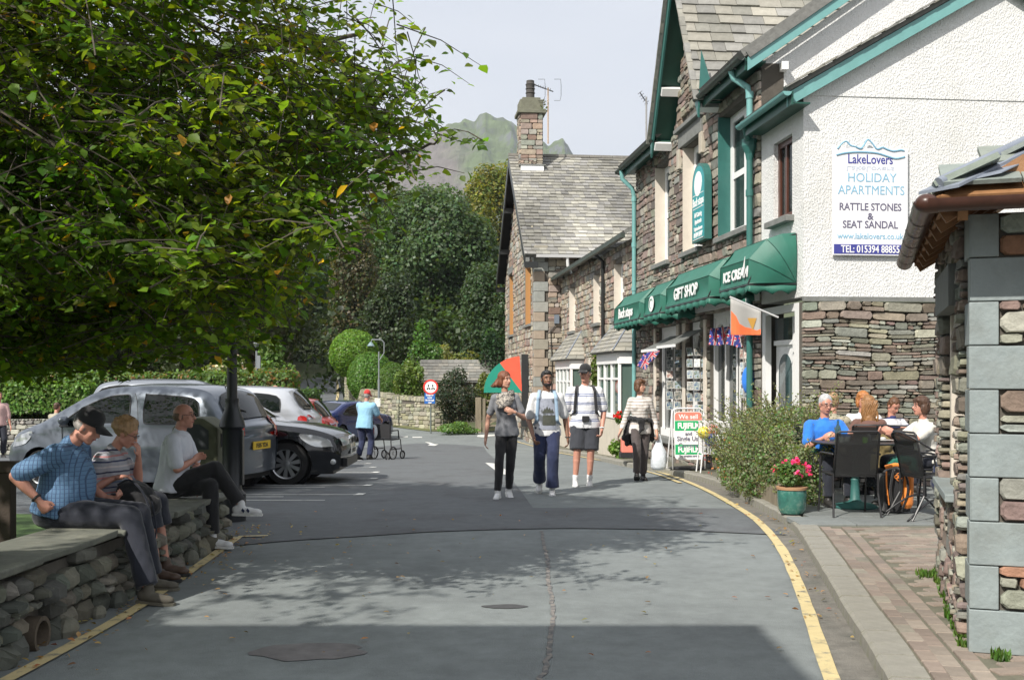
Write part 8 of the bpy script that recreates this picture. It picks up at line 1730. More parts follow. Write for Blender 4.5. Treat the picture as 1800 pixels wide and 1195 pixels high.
t, q, S, F = sitter('woman with curly fair hair and striped T-shirt wiping her eyes on the wall', -3.2, 8.4, dict(pel=(-3.20, 8.4, .62), nk=(-3.10, 8.4, 1.02), hd=(-2.995, 8.4, 1.15), face=(1, .05, -.5), ea=(-3.25, 8.14, .70), wa=(-3.03, 8.22, .82), ha=(1, .1, .2), ca=.5, pa=(0, 0, -1), eb=(-2.98, 8.60, .74), wb=(-2.93, 8.48, .96), hb=(.1, -.3, 1), cb=.8, pb=(-1, 0, 0),
  ka=(-2.80, 8.32, .60), na=(-2.73, 8.30, .12), kb=(-2.80, 8.52, .60), nb=(-2.74, 8.55, .12), fa=(1, 0, -.08), fb=(1, 0, -.08)),
 'pink', ('curly', hairm('strawberry', (.36, .22, .11))), (st2, .40, .018, .05), (c_denim, .68, .034), (M('shoe_brown', (.08, .05, .035), .6), DARK_SHOE[1]), H=1.64, w_=1.12, fem=True, belly=.03, group=GS, glasses=True, vox=.011)
hbg = thing('shoulder_bag', 'black shoulder bag on the lap of the woman with curly hair', 'bag', (-2.85, 8.2, .72)); mb = MB(); mb.ell((-2.86, 8.22, .70), (.15, .12, .10), Matrix.Rotation(R(20), 3, 'Y')); mb.ell((-2.78, 8.2, .62), (.12, .11, .10)); remesh(mb, 'bag', c_black, hbg, .014, 2, fold=.02, fs=12)
mb = MB(); mb.tube(smooth_line([(-2.96, 8.12, .78), (-2.86, 8.08, .82), (-2.76, 8.06, .74), (-2.70, 8.06, .58), (-2.74, 8.05, .45)], 4), .009, 6); mb.build('strap', cloth('dark_navy'), hbg); mb = MB(); mb.tube(smooth_line([(-2.70, 8.1, .66), (-2.66, 8.08, .45), (-2.68, 8.06, .33)], 4), .007, 6); mb.build('strap', cloth('dark_navy'), hbg)
t, q, S, F = sitter('man in white T-shirt and glasses sitting cross-legged at the end of the wall', -3.2, 10.0, dict(pel=(-3.16, 10.0, .60), nk=(-3.075, 10.0, 1.075), hd=(-3.03, 10.0, 1.225), face=(1, -.08, .02), ea=(-3.03, 9.78, .755), wa=(-2.93, 9.92, .82), ha=(.2, .9, .3), ca=.6, pa=(1, 0, 0), eb=(-2.98, 10.2, .76), wb=(-2.905, 10.0, .655), hb=(.15, -.1, -1), cb=.25, pb=(-1, 0, 0),
  ka=(-2.75, 10.02, .74), na=(-2.50, 9.97, .40), kb=(-2.77, 9.92, .585), nb=(-2.745, 9.90, .115), fa=(1, 0, -.02), fb=(1, 0, -.05), flare=1.6),
 'pink', ('balding', hairm('short_grey', (.16, .10, .07))), (cloth('pale_tee', (.60, .62, .68)), .40, .018, .06), (c_black, .96, .014), WHITE_SHOE, H=1.78, w_=.98, group=GS, glasses=True, vox=.010, belly=.015)
for s_ in ('a', 'b'):
 an = S[s_][5]; mb = MB(); 
 for x in (.03, .075): mb.obox(an + V(.043 if s_ == 'b' else -.046, -x, -.038), V(.004, 0, 0), V(0, .010, .012), V(0, -.006, .010))
 mb.build('shoe_mark', c_navy, t)
# ---- man with the wheelchair
WCX, WCY = at(641, 26), 26.0
t, q, S, F = person('man in red cap, light blue shirt and navy trousers pushing a wheelchair', (WCX, WCY, g(26)), R(180 - 25), dict(pel=(0, 0, .90), nk=(0, -.08, 1.36), pitch=R(12), wa=(-.20, -.42, .95), wb=(.20, -.42, .95), na=(-.12, -.02, .085), nb=(.10, .12, .085)),
 'pink', ('short', hairm('grey')), (cloth('light_blue', (.24, .46, .62)), .40, .03, .16), (c_navy, .97, .022), DARK_SHOE, H=1.68, w_=1.12, headgear=(cloth('red_cap', (.55, .03, .025)), .9), vox=.013)
wc = thing('wheelchair', 'empty folding wheelchair with carrier bag pushed by the man in the red cap', 'wheelchair', (WCX + .50, WCY + .35, g(26.3)), R(-25), local=True); m_tub = M('black_tube', (.02, .02, .022), .4); X = Matrix.Rotation(R(90), 3, 'Y')
for sx in (-.24, .24):
 mb = MB(); mb.tube(smooth_line([(sx, -.38, .92), (sx, -.28, .93), (sx, -.24, .86), (sx, -.22, .5), (sx, -.2, .25)], 3), .013, 6); mb.tube([(sx, -.22, .48), (sx, .22, .48), (sx, .28, .2), (sx, .42, .12)], .013, 6); mb.tube([(sx, -.2, .25), (sx, .25, .25)], .013, 6); mb.tube([(sx, -.22, .7), (sx, .12, .7), (sx, .16, .5)], .016, 6); mb.build('side_frame', m_tub, wc, smooth='all')
 for y, r_ in ((-.16, .16), (.28, .10), (-.40, .09)):
  mb = MB(); mb.tube([(sx * 1.1, y + r_ * math.cos(a), r_ + r_ * .92 * math.sin(a)) for a in np.linspace(0, 6.28, 25)[:-1]], .017, 6, closed=True); o = mb.build('wheel', m_tyre, wc); mb = MB(); [mb.tube([(sx * 1.1, y, r_), (sx * 1.1, y + r_ * .9 * math.cos(a), r_ + r_ * .9 * math.sin(a))], .006, 4) for a in np.linspace(0, 6.28, 9)[:-1]]; mb.build('spokes', m_alloy, o)
mb = MB(); mb.box(-.22, .22, -.2, .2, .47, .50); mb.build('seat', c_black, wc); mb = MB(); mb.box(-.22, .22, -.24, -.22, .52, .86); mb.build('backrest', c_black, wc)
mb = MB(); mb.ell((-.16, -.34, .68), (.10, .06, .17)); mb.build('carrier_bag', m_bag, wc, smooth=True); mb = MB(); mb.box(-.2, -.12, -.405, -.395, .62, .78); mb.build('bag_print', redp, wc)
# ---- people at the tea tables
def seated(label, X, Y, rz, hair, top, bot=(c_denim, .97, .016), hx=0, H=1.7, fem=False, skin_='pink', z=.11, lean=-.04, w=((-.16, -.40, .80), (.16, -.40, .80)), wd=1., yaw=0, vox=.013, pitch=0, **k):
 k_ = H / 1.75; return person(label, (X, Y, g(Y) + z), rz, dict(pel=(0, 0, .56), nk=(0, lean, 1.0 * (.5 + .5 * k_)), yaw=yaw, pitch=pitch, wa=w[0], wb=w[1], ka=(-.13, -.43, .52), kb=(.13, -.43, .52), na=(-.13, -.42, .10), nb=(.13, -.40, .10)), skin_, hair, top, bot, DARK_SHOE, H=H, fem=fem, w_=wd, vox=vox, group='people at the tea tables', **k)
seated('grey haired man in glasses and bright blue T-shirt at the tea table', at(1449, 12.7), 12.75, R(8), ('short', hairm('silver', (.42, .42, .43))), (cloth('bright_blue', (.02, .17, .60)), .38, .016, .04), glasses=True, wd=1.05, pitch=R(12), w=((-.14, -.30, .78), (.2, -.34, .80)))
seated('woman with short brown hair and cream top right of the tea table', at(1632, 12.3), 12.35, R(-82), ('bob', hairm('dark_brown', (.07, .035, .02))), (cloth('cream_top', (.62, .60, .54)), .36, .014, .06), fem=True, H=1.66, glasses=True, w=((-.18, -.42, .84), (.14, -.46, .86)))
seated('woman with long wavy fair hair and brown T-shirt seen from behind at the back table', at(1528, 13.6), 13.6, R(168), ('long', hairm('wavy_fair', (.26, .13, .05))), (cloth('maroon', (.13, .065, .05)), .40, .014, .05), fem=True, H=1.66, w=((-.14, -.36, .78), (.22, -.2, .70)))
seated('ginger haired person at the back table against the stone wall', at(1517, 14.3), 14.32, R(-12), ('bob', hairm('ginger', (.40, .16, .05))), (cloth('white_tee', (.66, .66, .66)), .4, .014, .05), H=1.70, z=.15)
seated('person in a sand coloured top sitting behind the man in the blue T-shirt', at(1464, 14.0), 14.05, R(150), ('short', hairm('sandy', (.36, .22, .12))), (cloth('sand', (.33, .30, .22)), .4, .014, .05), H=1.72, z=.12)
seated('person in a navy and white rugby shirt half hidden at the back table', at(1557, 14.35), 14.35, R(20), ('short', hairm('brown')), (stripes_mat('cloth_rugby', (.6, .6, .62), [(.80, .88, (.02, .03, .12)), (.96, 1.04, (.02, .03, .12))]), .4, .018, .05), H=1.62, pitch=R(35), lean=-.12)
# ---- distant people
person('person in pale pink shirt standing at the very left edge by the stone wall', (at(-2, 27.5), 27.5, g(27.5)), R(40), dict(pel=(0, 0, .90), nk=(0, 0, 1.38), wa=(-.25, 0, .78), wb=(.25, -.1, .80), na=(-.1, 0, .085), nb=(.1, 0, .085)), 'pink', ('short', hairm('brown')), (cloth('pale_pink', (.55, .36, .34)), .6, .02, .1), (c_denim, .97, .02), DARK_SHOE, H=1.68, vox=.018, detail=False)
seated('dark haired person sitting beyond the silver hatchback in front of the stone wall', at(94, 27.8), 27.9, R(160), ('short', hairm('dark_brown')), (cloth('sand'), .4, .02, .05), z=.12, vox=.018, detail=False)
person('bald man whose head shows between the car roofs and the hedge', (at(487, 23.6), 23.6, g(23.6)), R(-60), dict(pel=(0, 0, .92), nk=(0, -.02, 1.40), wa=(-.25, 0, .8), wb=(.25, -.1, .8), na=(-.1, 0, .085), nb=(.1, 0, .085)), 'pink', ('balding', hairm('short_grey')), (cloth('pale_tee'), .4, .02, .08), (c_denim, .97, .02), DARK_SHOE, H=1.76, vox=.018, detail=False)

# ================================================================ things outside the shop and the tea tables
m_met = M('black_tube'); mwt = M('white_tube', (.72, .72, .72), .4)
# advertising A-board
ab = thing('a_board', 'white framed pavement sign advertising film and cameras outside the gift shop', 'sign', P(1208, 815, 18.6))
k = 18.6 / 1900; AP = Pl(P(1186, 808, 18.6), V(1, .10, .0), V(.10, -1, .18)); tl = V(0, .12, 1).normalized(); AP.Z = tl
W_, H_ = .50, .83
def rrect(u0, u1, v0, v1, r_, n=5): return [(cx + r_ * math.cos(a), cy + r_ * math.sin(a)) for cx, cy, a0 in ((u1 - r_, v0 + r_, -math.pi / 2), (u1 - r_, v1 - r_, 0), (u0 + r_, v1 - r_, math.pi / 2), (u0 + r_, v0 + r_, math.pi)) for a in np.linspace(a0, a0 + math.pi / 2, n)]
mb = MB(); AP.poly(mb, rrect(0, W_, 0, H_, .07), 0, .015); mb.build('panel', M('sign_white'), ab)
m_fg = M('film_green', (.01, .36, .12), .5); m_fr = M('film_red', (.75, .22, .16), .5)
mb = MB(); AP.poly(mb, [p for p in rrect(.01, W_ - .01, H_ - .17, H_ - .01, .065) if p[1] > H_ - .12] + [(.01, H_ - .15), (W_ - .01, H_ - .15)], .015, .018); mb.build('red_band', m_fr, ab)
for v in (H_ - .33, .09): mb = MB(); AP.box(mb, .01, W_ - .01, v, v + .17, .015, .019); mb.build('green_band', m_fg, ab)
def at_(s, size, v, m, sx=1, bold=.002): text(s, size, AP.pt(W_ / 2, v, .021), AP.U, tl, m, ab, sx=sx, bold=bold, ext=.001)
at_('We sell', .11, H_ - .125, M('sign_white')); at_('FUJIFILM', .135, H_ - .29, M('sign_white'), .78, .006); at_('and', .085, H_ - .41, M('sign_grey_purple')); at_('Single Use', .11, H_ - .505, M('sign_grey_purple'), .92); at_('Cameras', .11, H_ - .62, M('sign_grey_purple'), .95)
at_('FUJIFILM', .135, .13, M('sign_white'), .78, .006); at_('The complete service', .04, .05, M('sign_grey_purple'))
mb = MB(); mb.tube([AP.pt(-.035, -.16, 0)] + [AP.pt(u, v, 0) for u, v in [(-.035, H_ - .05), (-.02, H_ + .02), (.05, H_ + .06), (W_ - .05, H_ + .06), (W_ + .02, H_ + .02), (W_ + .035, H_ - .05)]] + [AP.pt(W_ + .035, -.16, 0)], .014, 8); mb.build('frame', mwt, ab, smooth='all')
for u in (-.03, W_ + .03): mb = MB(); mb.tube([AP.pt(u, H_, .0), AP.pt(u, -.12, -.45)], .014, 8); mb.build('leg', mwt, ab)
mb = MB(); c = AP.pt(W_ / 2, -.13, -.12); mb.ell(c, (.33, .2, .035)); mb.build('base', m_plast, ab, smooth=True)
for u in (.12, .38): mb = MB(); mb.tube([AP.pt(u, H_ + .05, 0), AP.pt(u, H_ - .02, .01)], .008, 5); mb.build('hook', m_plast, ab)
# wire basket with balls
wb = thing('ball_basket', 'white wire basket on legs holding play balls beside the pavement sign', 'basket', P(1248, 815, 18.2)); c = P(1250, 770, 18.2)
bx0, bx1, by0, by1, bz0, bz1 = c.x - .18, c.x + .21, 18.0, 18.4, .30, .82
mb = MB()
for z in (bz1, bz0): mb.tube([(bx0, by0, z), (bx1, by0, z), (bx1, by1, z), (bx0, by1, z)], .010, 5, closed=True)
for z in np.linspace(bz0, bz1, 6)[1:-1]: mb.tube([(bx0, by0, z), (bx1, by0, z), (bx1, by1, z), (bx0, by1, z)], .005, 4, closed=True)
for i in range(10):
 x = bx0 + (bx1 - bx0) * i / 9; y = by0 + (by1 - by0) * i / 9
 for q in (by0, by1): mb.tube([(x, q, bz0), (x, q, bz1)], .005, 4)
 for q in (bx0, bx1): mb.tube([(q, y, bz0), (q, y, bz1)], .005, 4)
mb.build('wire_cage', mwt, wb)
for x in (bx0, bx1):
 for y in (by0, by1): mb = MB(); mb.tube([(x, y, bz0), (x - .04, y - .03, -.03)], .012, 6); mb.build('leg', mwt, wb)
for i, (dx, dy, z, r_, col, lb) in enumerate(((-.17, -.28, .66, .105, (.75, .62, .06), 'yellow netted ball hanging on the front of the white basket'), (.0, -.02, .52, .11, (.02, .08, .55), 'blue ball lying in the white wire basket'), (.06, .1, .68, .10, (.6, .12, .08), 'red and blue ball at the back of the white wire basket'))):
 bl_ = thing('play_ball', lb, 'ball', (c.x + dx, 18.2 + dy, z), group='balls for sale'); mb = MB(); mb.ell((c.x + dx, 18.2 + dy, z), (r_, r_, r_), seg=18, rings=12); mb.build('ball', M('ball%d' % i, col, .35, var=.2, vs=9), bl_, smooth=True)
 mb = MB(); [mb.tube([V(c.x + dx, 18.2 + dy, z) + Matrix.Rotation(q * .8, 3, 'Z') @ V(r_ * 1.02 * math.cos(a), 0, r_ * 1.02 * math.sin(a)) for a in np.linspace(0, 6.28, 17)[:-1]], .004, 4, closed=True) for q in range(4)]; mb.build('net', mwt, bl_)
# postcard racks
rng = random.Random(4); PC = [M('card_%d' % i, c_, .35, var=.45, vs=30, col2=c2_, c2s=22, c2lo=.45, c2hi=.55) for i, (c_, c2_) in enumerate((((.05, .10, .20), (.3, .34, .3)), ((.12, .16, .10), (.30, .36, .42)), ((.30, .28, .24), (.08, .10, .10)), ((.06, .08, .09), (.28, .30, .30)), ((.5, .46, .40), (.25, .12, .10))))]; m_card = M('card_white', (.5, .5, .48), .5)
cardme = [MB().box(-.055, .055, -.003, .003, -.078, .078).mesh('postcard', m_card)] ; pic = [MB().box(-.047, .047, -.0045, -.0035, -.068, .068).mesh('picture', m) for m in PC]
def rack(label, px0, px1, py0, py1, Y, cols):
 a, b = P(px0, py1, Y), P(px1, py0, Y); t = thing('postcard_rack', label, 'postcard rack', (a.x, Y, a.z), group='postcard racks by the shop windows'); mb = MB(); h = b.z - a.z; rows_ = int(h / .185)
 for q in range(cols + 1): x = a.x + (b.x - a.x) * q / cols; mb.tube([(x, Y + .03, a.z - .35), (x, Y + .03, b.z + .05)], .008, 4)
 mb.build('wire_frame', m_met, t)
 for r_ in range(rows_):
  for q in range(cols):
   x = a.x + (b.x - a.x) * (q + .5) / cols; z = a.z + h * (r_ + .5) / rows_; o = link('postcard', cardme[0], t, (x + rng.uniform(-.008, .008), Y - .05 - .03 * (q % 2), z)); s_ = (b.x - a.x) / cols / .125; o.scale = (s_, 1, 1.0); o.rotation_euler = (R(rng.uniform(-22, -8)), R(rng.uniform(-5, 5)), R(rng.uniform(-30, 25) * (1 if q else -1) * .6)); p_ = link('picture', rng.choice(pic), o)
rack('narrow postcard rack left of the wider one under the far slate canopy', 1170, 1198, 612, 722, 20.9, 2); rack('wide postcard rack under the nearer slate canopy', 1206, 1242, 608, 728, 19.5, 3); rack('slim postcard rack between the big shop window and the green downpipe', 1299, 1319, 588, 702, 17.0, 3)
for lb, (x0, y0_, x1, y1_), Y0 in (('small slanting canopy over the narrow postcard rack', (1142, 616, 1196, 588), 21.3), ('small slanting canopy over the wide postcard rack', (1181, 609, 1246, 578), 20.0)):
 a = P(x0, y0_, Y0 - .1); wx_ = wx(Y0); b = stp(Y0 - 1.2, 0, 0.0); t = thing('rack_canopy', lb, 'canopy', (a.x, Y0, a.z), group='canopies over the postcard racks'); zt = P(x1, y1_, Y0 - 1.1).z; zb = a.z
 A0 = stp(Y0 + .55, zb, .62); A1 = stp(Y0 - .75, zb, .62); B0 = stp(Y0 + .45, zt, .06); B1 = stp(Y0 - .65, zt, .06); mb = MB(); mb.prism([A0, A1, B1, B0], V(0, 0, .02)); mb.build('canopy_sheet', M('canopy_grey', (.15, .155, .145), .7, var=.25, vs=6), t)
 for f in (.33, .66): p = A0.lerp(A1, f); q_ = B0.lerp(B1, f); mb = MB(); mb.bar(p - V(0, 0, .02), q_ - V(0, 0, .02), .03); mb.build('batten', m_wood, t)
 mb = MB(); mb.bar(A0, A1, .03, .05); mb.build('edge_strip', m_white, t)
# union flag bunting
m_un = M('flag_navy', (.03, .04, .22), .8); m_uw = M('flag_white', (.65, .63, .64), .8); m_ur = M('flag_red', (.55, .03, .06), .8)
def uflag(label, px, py, Y, w_=.2, h_=.28, rot=0.):
 c = P(px, py, Y); t = thing('union_flag', label, 'flag', c, group='union flag bunting'); Rm = Matrix.Rotation(rot, 3, 'Y') @ Matrix.Rotation(R(-20), 3, 'Z'); f = lambda x, z, d=0: c + Rm @ V(x * w_, .02 * math.sin(x * 5) - d, z * h_)
 mb = MB(); mb.sheet([[f(x, z) for x in np.linspace(-.5, .5, 6)] for z in np.linspace(-.5, .5, 5)]); o = mb.build('cloth', m_un, t, smooth='all')
 for (m, wv, d) in ((m_uw, .13, .004), (m_ur, .06, .008)):
  mb = MB()
  for p, q in (((-.5, -.5), (.5, .5)), ((-.5, .5), (.5, -.5))): mb.add([f(p[0] + wv * .7, p[1], d), f(q[0], q[1] - wv * (1 if q[1] > 0 else -1) * .7, d), f(q[0] - wv * .7, q[1], d), f(p[0], p[1] - wv * (1 if p[1] > 0 else -1) * .7, d)], [(0, 1, 2, 3)])
  for hx in ((-wv * .8, wv * .8, -.5, .5), (-.5, .5, -wv * .8, wv * .8)): mb.add([f(hx[0], hx[2], d + .002), f(hx[1], hx[2], d + .002), f(hx[1], hx[3], d + .002), f(hx[0], hx[3], d + .002)], [(0, 1, 2, 3)])
  mb.build('white_cross' if m is m_uw else 'red_cross', m, t)
for i, (px, py, Y, r_) in enumerate(((1133, 636, 22.4, .5), (1146, 622, 22.0, .6), (1258, 592, 17.9, .1), (1272, 590, 17.6, -.1), (1290, 592, 17.3, .2), (1303, 594, 17.0, -.15))): uflag(('lower union flag beside the dark green downpipe', 'upper tilted union flag beside the dark green downpipe', 'leftmost union flag over the big shop window', 'second union flag over the big shop window', 'third union flag over the big shop window', 'union flag nearest the ice cream flag')[i], px, py, Y, rot=r_)
for pts in (((1256, 577, 18), (1280, 579, 17.5), (1306, 582, 16.9)), ((1128, 640, 22.5), (1140, 622, 22.2), (1155, 612, 21.9))): mb = MB(); mb.tube([P(*p) for p in pts], .005, 4); tag(mb.build('bunting_string', mwt), 'thin string carrying the flags ' + ('over the big shop window' if pts[0][0] > 1200 else 'by the dark green downpipe'), 'string')
# red geranium basket, creeper and plants by the bays
def plant(name, label, cx, cy, cz, rx, ry, rz, n, sz, col, fl=None, shape='quad', cat='plant', up=.4, group=None, flz=None):
 t = thing(name, label, cat, (cx, cy, cz - rz), group=group); p_, nr, s_, c_ = blob_leaves(lobes(cx, cy, cz, rx, ry, rz, 8, .45), n, sz, col, up=up); leaves('foliage', p_, nr, s_, c_, lm, t, kind='stuff', shape=shape)
 if fl:
  fc, fn, fs = fl; a = RNG.uniform(0, 6.28, fn); e = RNG.uniform(-.2, 1, fn); pos = np.stack([cx + rx * .95 * np.cos(a) * np.sqrt(1 - e * e), cy + ry * .95 * np.sin(a) * np.sqrt(1 - e * e), cz + rz * .95 * e], 1); k5 = np.repeat(pos, 5, 0) + RNG.normal(size=(fn * 5, 3)) * fs * .3; leaves('blossom', k5, RNG.normal(size=k5.shape) + (0, -1, .3), np.full(len(k5), fs), vary(fc, len(k5), .15, .05), lm, t, kind='stuff', shape='quad')
 return t
c = P(1089, 735, 24.6); plant('geranium_basket', 'red geraniums in a basket on the bay window sill', c.x, c.y, c.z, .13, .12, .16, 300, .05, (.08, .16, .03), ((.62, .02, .02), 9, .06))
c = P(1092, 790, 24.2); plant('foxglove_clump', 'light green leafy plants at the foot of the nearer bay window', c.x, c.y, c.z, .3, .2, .28, 600, .08, (.15, .26, .05), ((.65, .45, .4), 5, .05))
c = P(1050, 650, 29); plant('wall_creeper', 'green creeper between the two bay windows', c.x + .0, c.y, c.z, .22, .15, .55, 700, .09, (.12, .17, .04))
ob = thing('orange_crate', 'orange box on dark base standing by the kerb behind the woman in brown trousers', 'box', P(1103, 800, 21.5)); c = P(1104, 800, 21.5); mb = MB(); mb.box(c.x - .13, c.x + .13, 21.4, 21.7, c.z + .06, c.z + .34); mb.build('box', m_fr, ob, bevel=.01); mb = MB(); mb.box(c.x - .16, c.x + .16, 21.36, 21.74, c.z - .04, c.z + .06); mb.build('base', m_plast, ob)
# big feathery shrub at the kerb: potentilla-like mound with arching stems
sh_t = thing('feathery_shrub', 'big feathery grey green shrub spilling over the kerb in front of the shop door', 'shrub', (3.25, 14.2, .1))
bl = [(3.30, 15.6, .45, .42, .5, .45), (3.42, 14.8, .62, .50, .55, .58), (3.38, 13.9, .62, .50, .55, .60), (3.35, 13.1, .55, .42, .45, .52), (3.12, 14.6, .32, .36, .5, .34), (3.12, 13.6, .35, .34, .5, .36), (3.35, 12.55, .42, .34, .35, .42), (3.55, 13.6, .85, .35, .4, .40)]
p_, nr, s_, c_ = blob_leaves(bl, 26000, .036, (.185, .205, .115), spread=.22, inner=.2); c_[RNG.uniform(size=len(c_)) < .3] *= (.6, 1.05, .6)
leaves('foliage', p_, nr, s_, c_, lm, sh_t, kind='stuff', asp=.5, shape='quad')
wd = MB(); pp = []
for i in range(380):
 b0 = random.choice(bl); a = random.uniform(0, 6.28); e = random.uniform(.15, 1); o = V(b0[0] + b0[3] * .7 * math.cos(a), b0[1] + b0[4] * .7 * math.sin(a), b0[2] + b0[5] * .6 * e); d = V(math.cos(a) * .5, math.sin(a) * .4, random.uniform(.5, 1.2)).normalized(); L = random.uniform(.22, .6); m_ = o + d * L * .6; tp = o + d * L + V(math.cos(a) * .1, math.sin(a) * .1, -.04)
 wd.tube([o, m_, tp], [.004, .003, .0015], 3, caps=False)
 for j in range(22): s_ = .25 + .75 * j / 22; q_ = (o.lerp(m_, s_ * 1.6) if s_ < .62 else m_.lerp(tp, (s_ - .62) / .38)) + V(random.gauss(0, .014), random.gauss(0, .014), random.gauss(0, .014)); pp.append(tuple(q_))
wd.build('stems', m_bark, sh_t, kind='stuff'); pp = np.array(pp); leaves('sprays', pp, RNG.normal(size=pp.shape) + (0, 0, .5), RNG.uniform(.018, .034, len(pp)), vary((.20, .23, .11), len(pp), .25), lm, sh_t, kind='stuff', shape='quad')
for cc, n_, (x, y, z) in (((.62, .24, .10), 26, (3.0, 15.3, .35)), ((.50, .16, .2), 16, (3.0, 16.0, .45)), ((.6, .6, .55), 40, (3.3, 14, .9))):
 ps = np.array([(x + random.gauss(0, .12), y + random.gauss(0, .3), z + random.gauss(0, .18)) for _ in range(n_)]); leaves('blossom', ps + (0, -.1, 0), RNG.normal(size=ps.shape) + (0, -1, .3), np.full(n_, .045), vary(cc, n_, .15), lm, sh_t, kind='stuff', shape='quad')
# low paling edging in front of the shrub, glazed pot
ed = thing('paling_edge', 'low weathered paling edging below the shrub at the kerb', 'fence', (2.95, 12.6, .05))
for i in range(26): y = 11.75 + i * .085; x = kx(y) + .10; h_ = .36 + random.uniform(-.04, .04) - .004 * i; mb = MB(); mb.box(x - .012, x + .012, y, y + .065, g(y), g(y) + h_); mb.build('paling', m_wood, ed)
mb = MB(); mb.bar((kx(11.7) + .13, 11.72, .28), (kx(13.9) + .13, 13.9, .22), .03, .05); mb.build('rail', m_wood, ed)
pt = thing('glazed_pot', 'green glazed pot with terracotta rim at the end of the paling', 'plant pot', P(1393, 905, 11.75)); c = P(1392, 905, 11.75); z0_ = g(11.7) + PVH + .01
m_glz = M('green_glaze', (.04, .155, .125), .18, var=.5, vs=5, coat=.6, col2=(.12, .20, .16), c2s=5); mb = MB(); mb.lathe([(.125, 0), (.150, .05), (.158, .22), (.152, .255)], (c.x, 11.75, z0_), 26); mb.build('body', m_glz, pt, smooth=True); mb = MB(); mb.lathe([(.145, .25), (.165, .258), (.168, .285), (.14, .29), (.135, .25)], (c.x, 11.75, z0_), 26, ends=False); mb.build('rim', M('terracotta', (.38, .22, .12), .7), pt, smooth=True); mb = MB(); mb.lathe([(.0, .255), (.14, .256)], (c.x, 11.75, z0_), 18); mb.build('compost', m_dark, pt)
pl_ = plant('pink_bedding_plant', 'bright pink flowers growing in the green glazed pot', c.x, 11.75, z0_ + .42, .22, .17, .17, 1500, .035, (.10, .17, .05), ((.85, .07, .28), 14, .042))
# wrought tables, chairs
def tbl(label, x, y, r_, base_m, h=.74):
 z = g(y) + PVH + .012; t = thing('cafe_table', label, 'table', (x, y, z), group='black round tea tables'); mb = MB(); mb.lathe([(0, h - .012), (r_, h - .012), (r_ + .008, h), (r_, h + .010), (0, h + .010)], (x, y, z), 36); mb.build('tabletop', m_met, t); mb = MB(); mb.lathe([(.24, 0), (.25, .02), (.20, .045), (.08, .07), (.055, .10), (.045, .3), (.05, .32), (.04, .34), (.03, h - .02)], (x, y, z), 22); mb.build('pedestal', base_m, t, smooth=True)
 for q in range(3): a = q * 2.09 + .4; mb = MB(); mb.tube([(x + .03 * math.cos(a), y + .03 * math.sin(a), z + h - .25), (x + .2 * math.cos(a), y + .2 * math.sin(a), z + h - .1), (x + r_ * .8 * math.cos(a), y + r_ * .8 * math.sin(a), z + h - .02)], .010, 5); mb.build('strut', m_met, t)
 return z + h + .012
TX, TY = at(1503, 12.2), 12.2; tz = tbl('round black tea table on a green pedestal in front of the grey haired man', TX, TY, .48, M('patina_green', (.035, .13, .12), .55, var=.2))
tz2 = tbl('round black tea table by the stone wall behind the first one', at(1525, 14.0), 13.95, .42, m_met)
def chair(label, x, y, rz, arms=True, wire=False):
 t = thing('cafe_chair', label, 'chair', (x, y, g(y) + PVH + .014), rz, 'black tea garden chairs', local=True); m_sl = glass_mat('black_mesh', (.012, .012, .013), .28, .6)
 mb = MB(); rows_ = [[V(sx * (.215 - .0 * v), .20 + .10 * v + .0, .42 + .46 * v) for sx in np.linspace(-1, 1, 5)] for v in np.linspace(0, 1, 6)]; mb.sheet(rows_); o = mb.build('backrest', m_sl, t); o.modifiers.new('s', 'SOLIDIFY').thickness = .006
 mb = MB(); mb.sheet([[V(sx * .215, -.22 + .42 * v, .44 - .02 * math.sin(v * 3.1)) for sx in np.linspace(-1, 1, 5)] for v in np.linspace(0, 1, 6)]); o = mb.build('seat', m_sl, t); o.modifiers.new('s', 'SOLIDIFY').thickness = .006
 mb = MB(); mb.tube([(-.225, .20, .40), (-.225, .305, .88), (-.20, .315, .90), (.20, .315, .90), (.225, .305, .88), (.225, .20, .40)], .011, 6); mb.tube([(-.225, .2, .44), (.225, .2, .44)], .011, 6); mb.build('back_frame', m_met, t, smooth='all')
 mb = MB(); mb.tube([(-.225, -.22, .44), (.225, -.22, .44)], .011, 6); [mb.tube([(s * .225, -.22, .44), (s * .225, .21, .44)], .011, 6) for s in (-1, 1)]; mb.build('seat_frame', m_met, t)
 for s in (-1, 1):
  mb = MB(); mb.tube([(s * .255, -.26, 0), (s * .25, -.22, .30), (s * .25, -.22, .44)] + ([(s * .25, -.18, .64)] if arms else []), .011, 6); mb.build('leg', m_met, t); mb = MB(); mb.tube([(s * .25, .36 if wire else .28, 0), (s * .235, .22, .25), (s * .235, .22, .46)], .011, 6); mb.build('leg', m_met, t)
  if arms: mb = MB(); mb.tube(smooth_line([(s * .25, -.20, .60), (s * .26, -.16, .65), (s * .26, .05, .66), (s * .245, .25, .66)], 3), .013, 6); mb.build('armrest', m_met, t, smooth='all')
 if wire: mb = MB(); mb.tube(smooth_line([(-.25, -.2, .64), (-.29, .1, .70), (-.22, .32, .84), (0, .38, .90), (.22, .32, .84), (.29, .1, .70), (.25, -.2, .64)], 4), .011, 6); mb.build('curved_frame', m_met, t, smooth='all'); [MB().tube(smooth_line([(s * .25, -.26, .0), (s * .2, .05, .22), (s * .26, .42, .0)], 4), .011, 6).build('stretcher', m_met, t, smooth='all') for s in (-1, 1)]
 return t
chair('black mesh armchair seen from behind, nearest the kerb with its back to the glazed pot', at(1485, 11.75), 11.60, R(180), True); chair('black wire backed chair half hidden by the kiosk corner', at(1640, 11.3), 11.35, R(100), True, True)
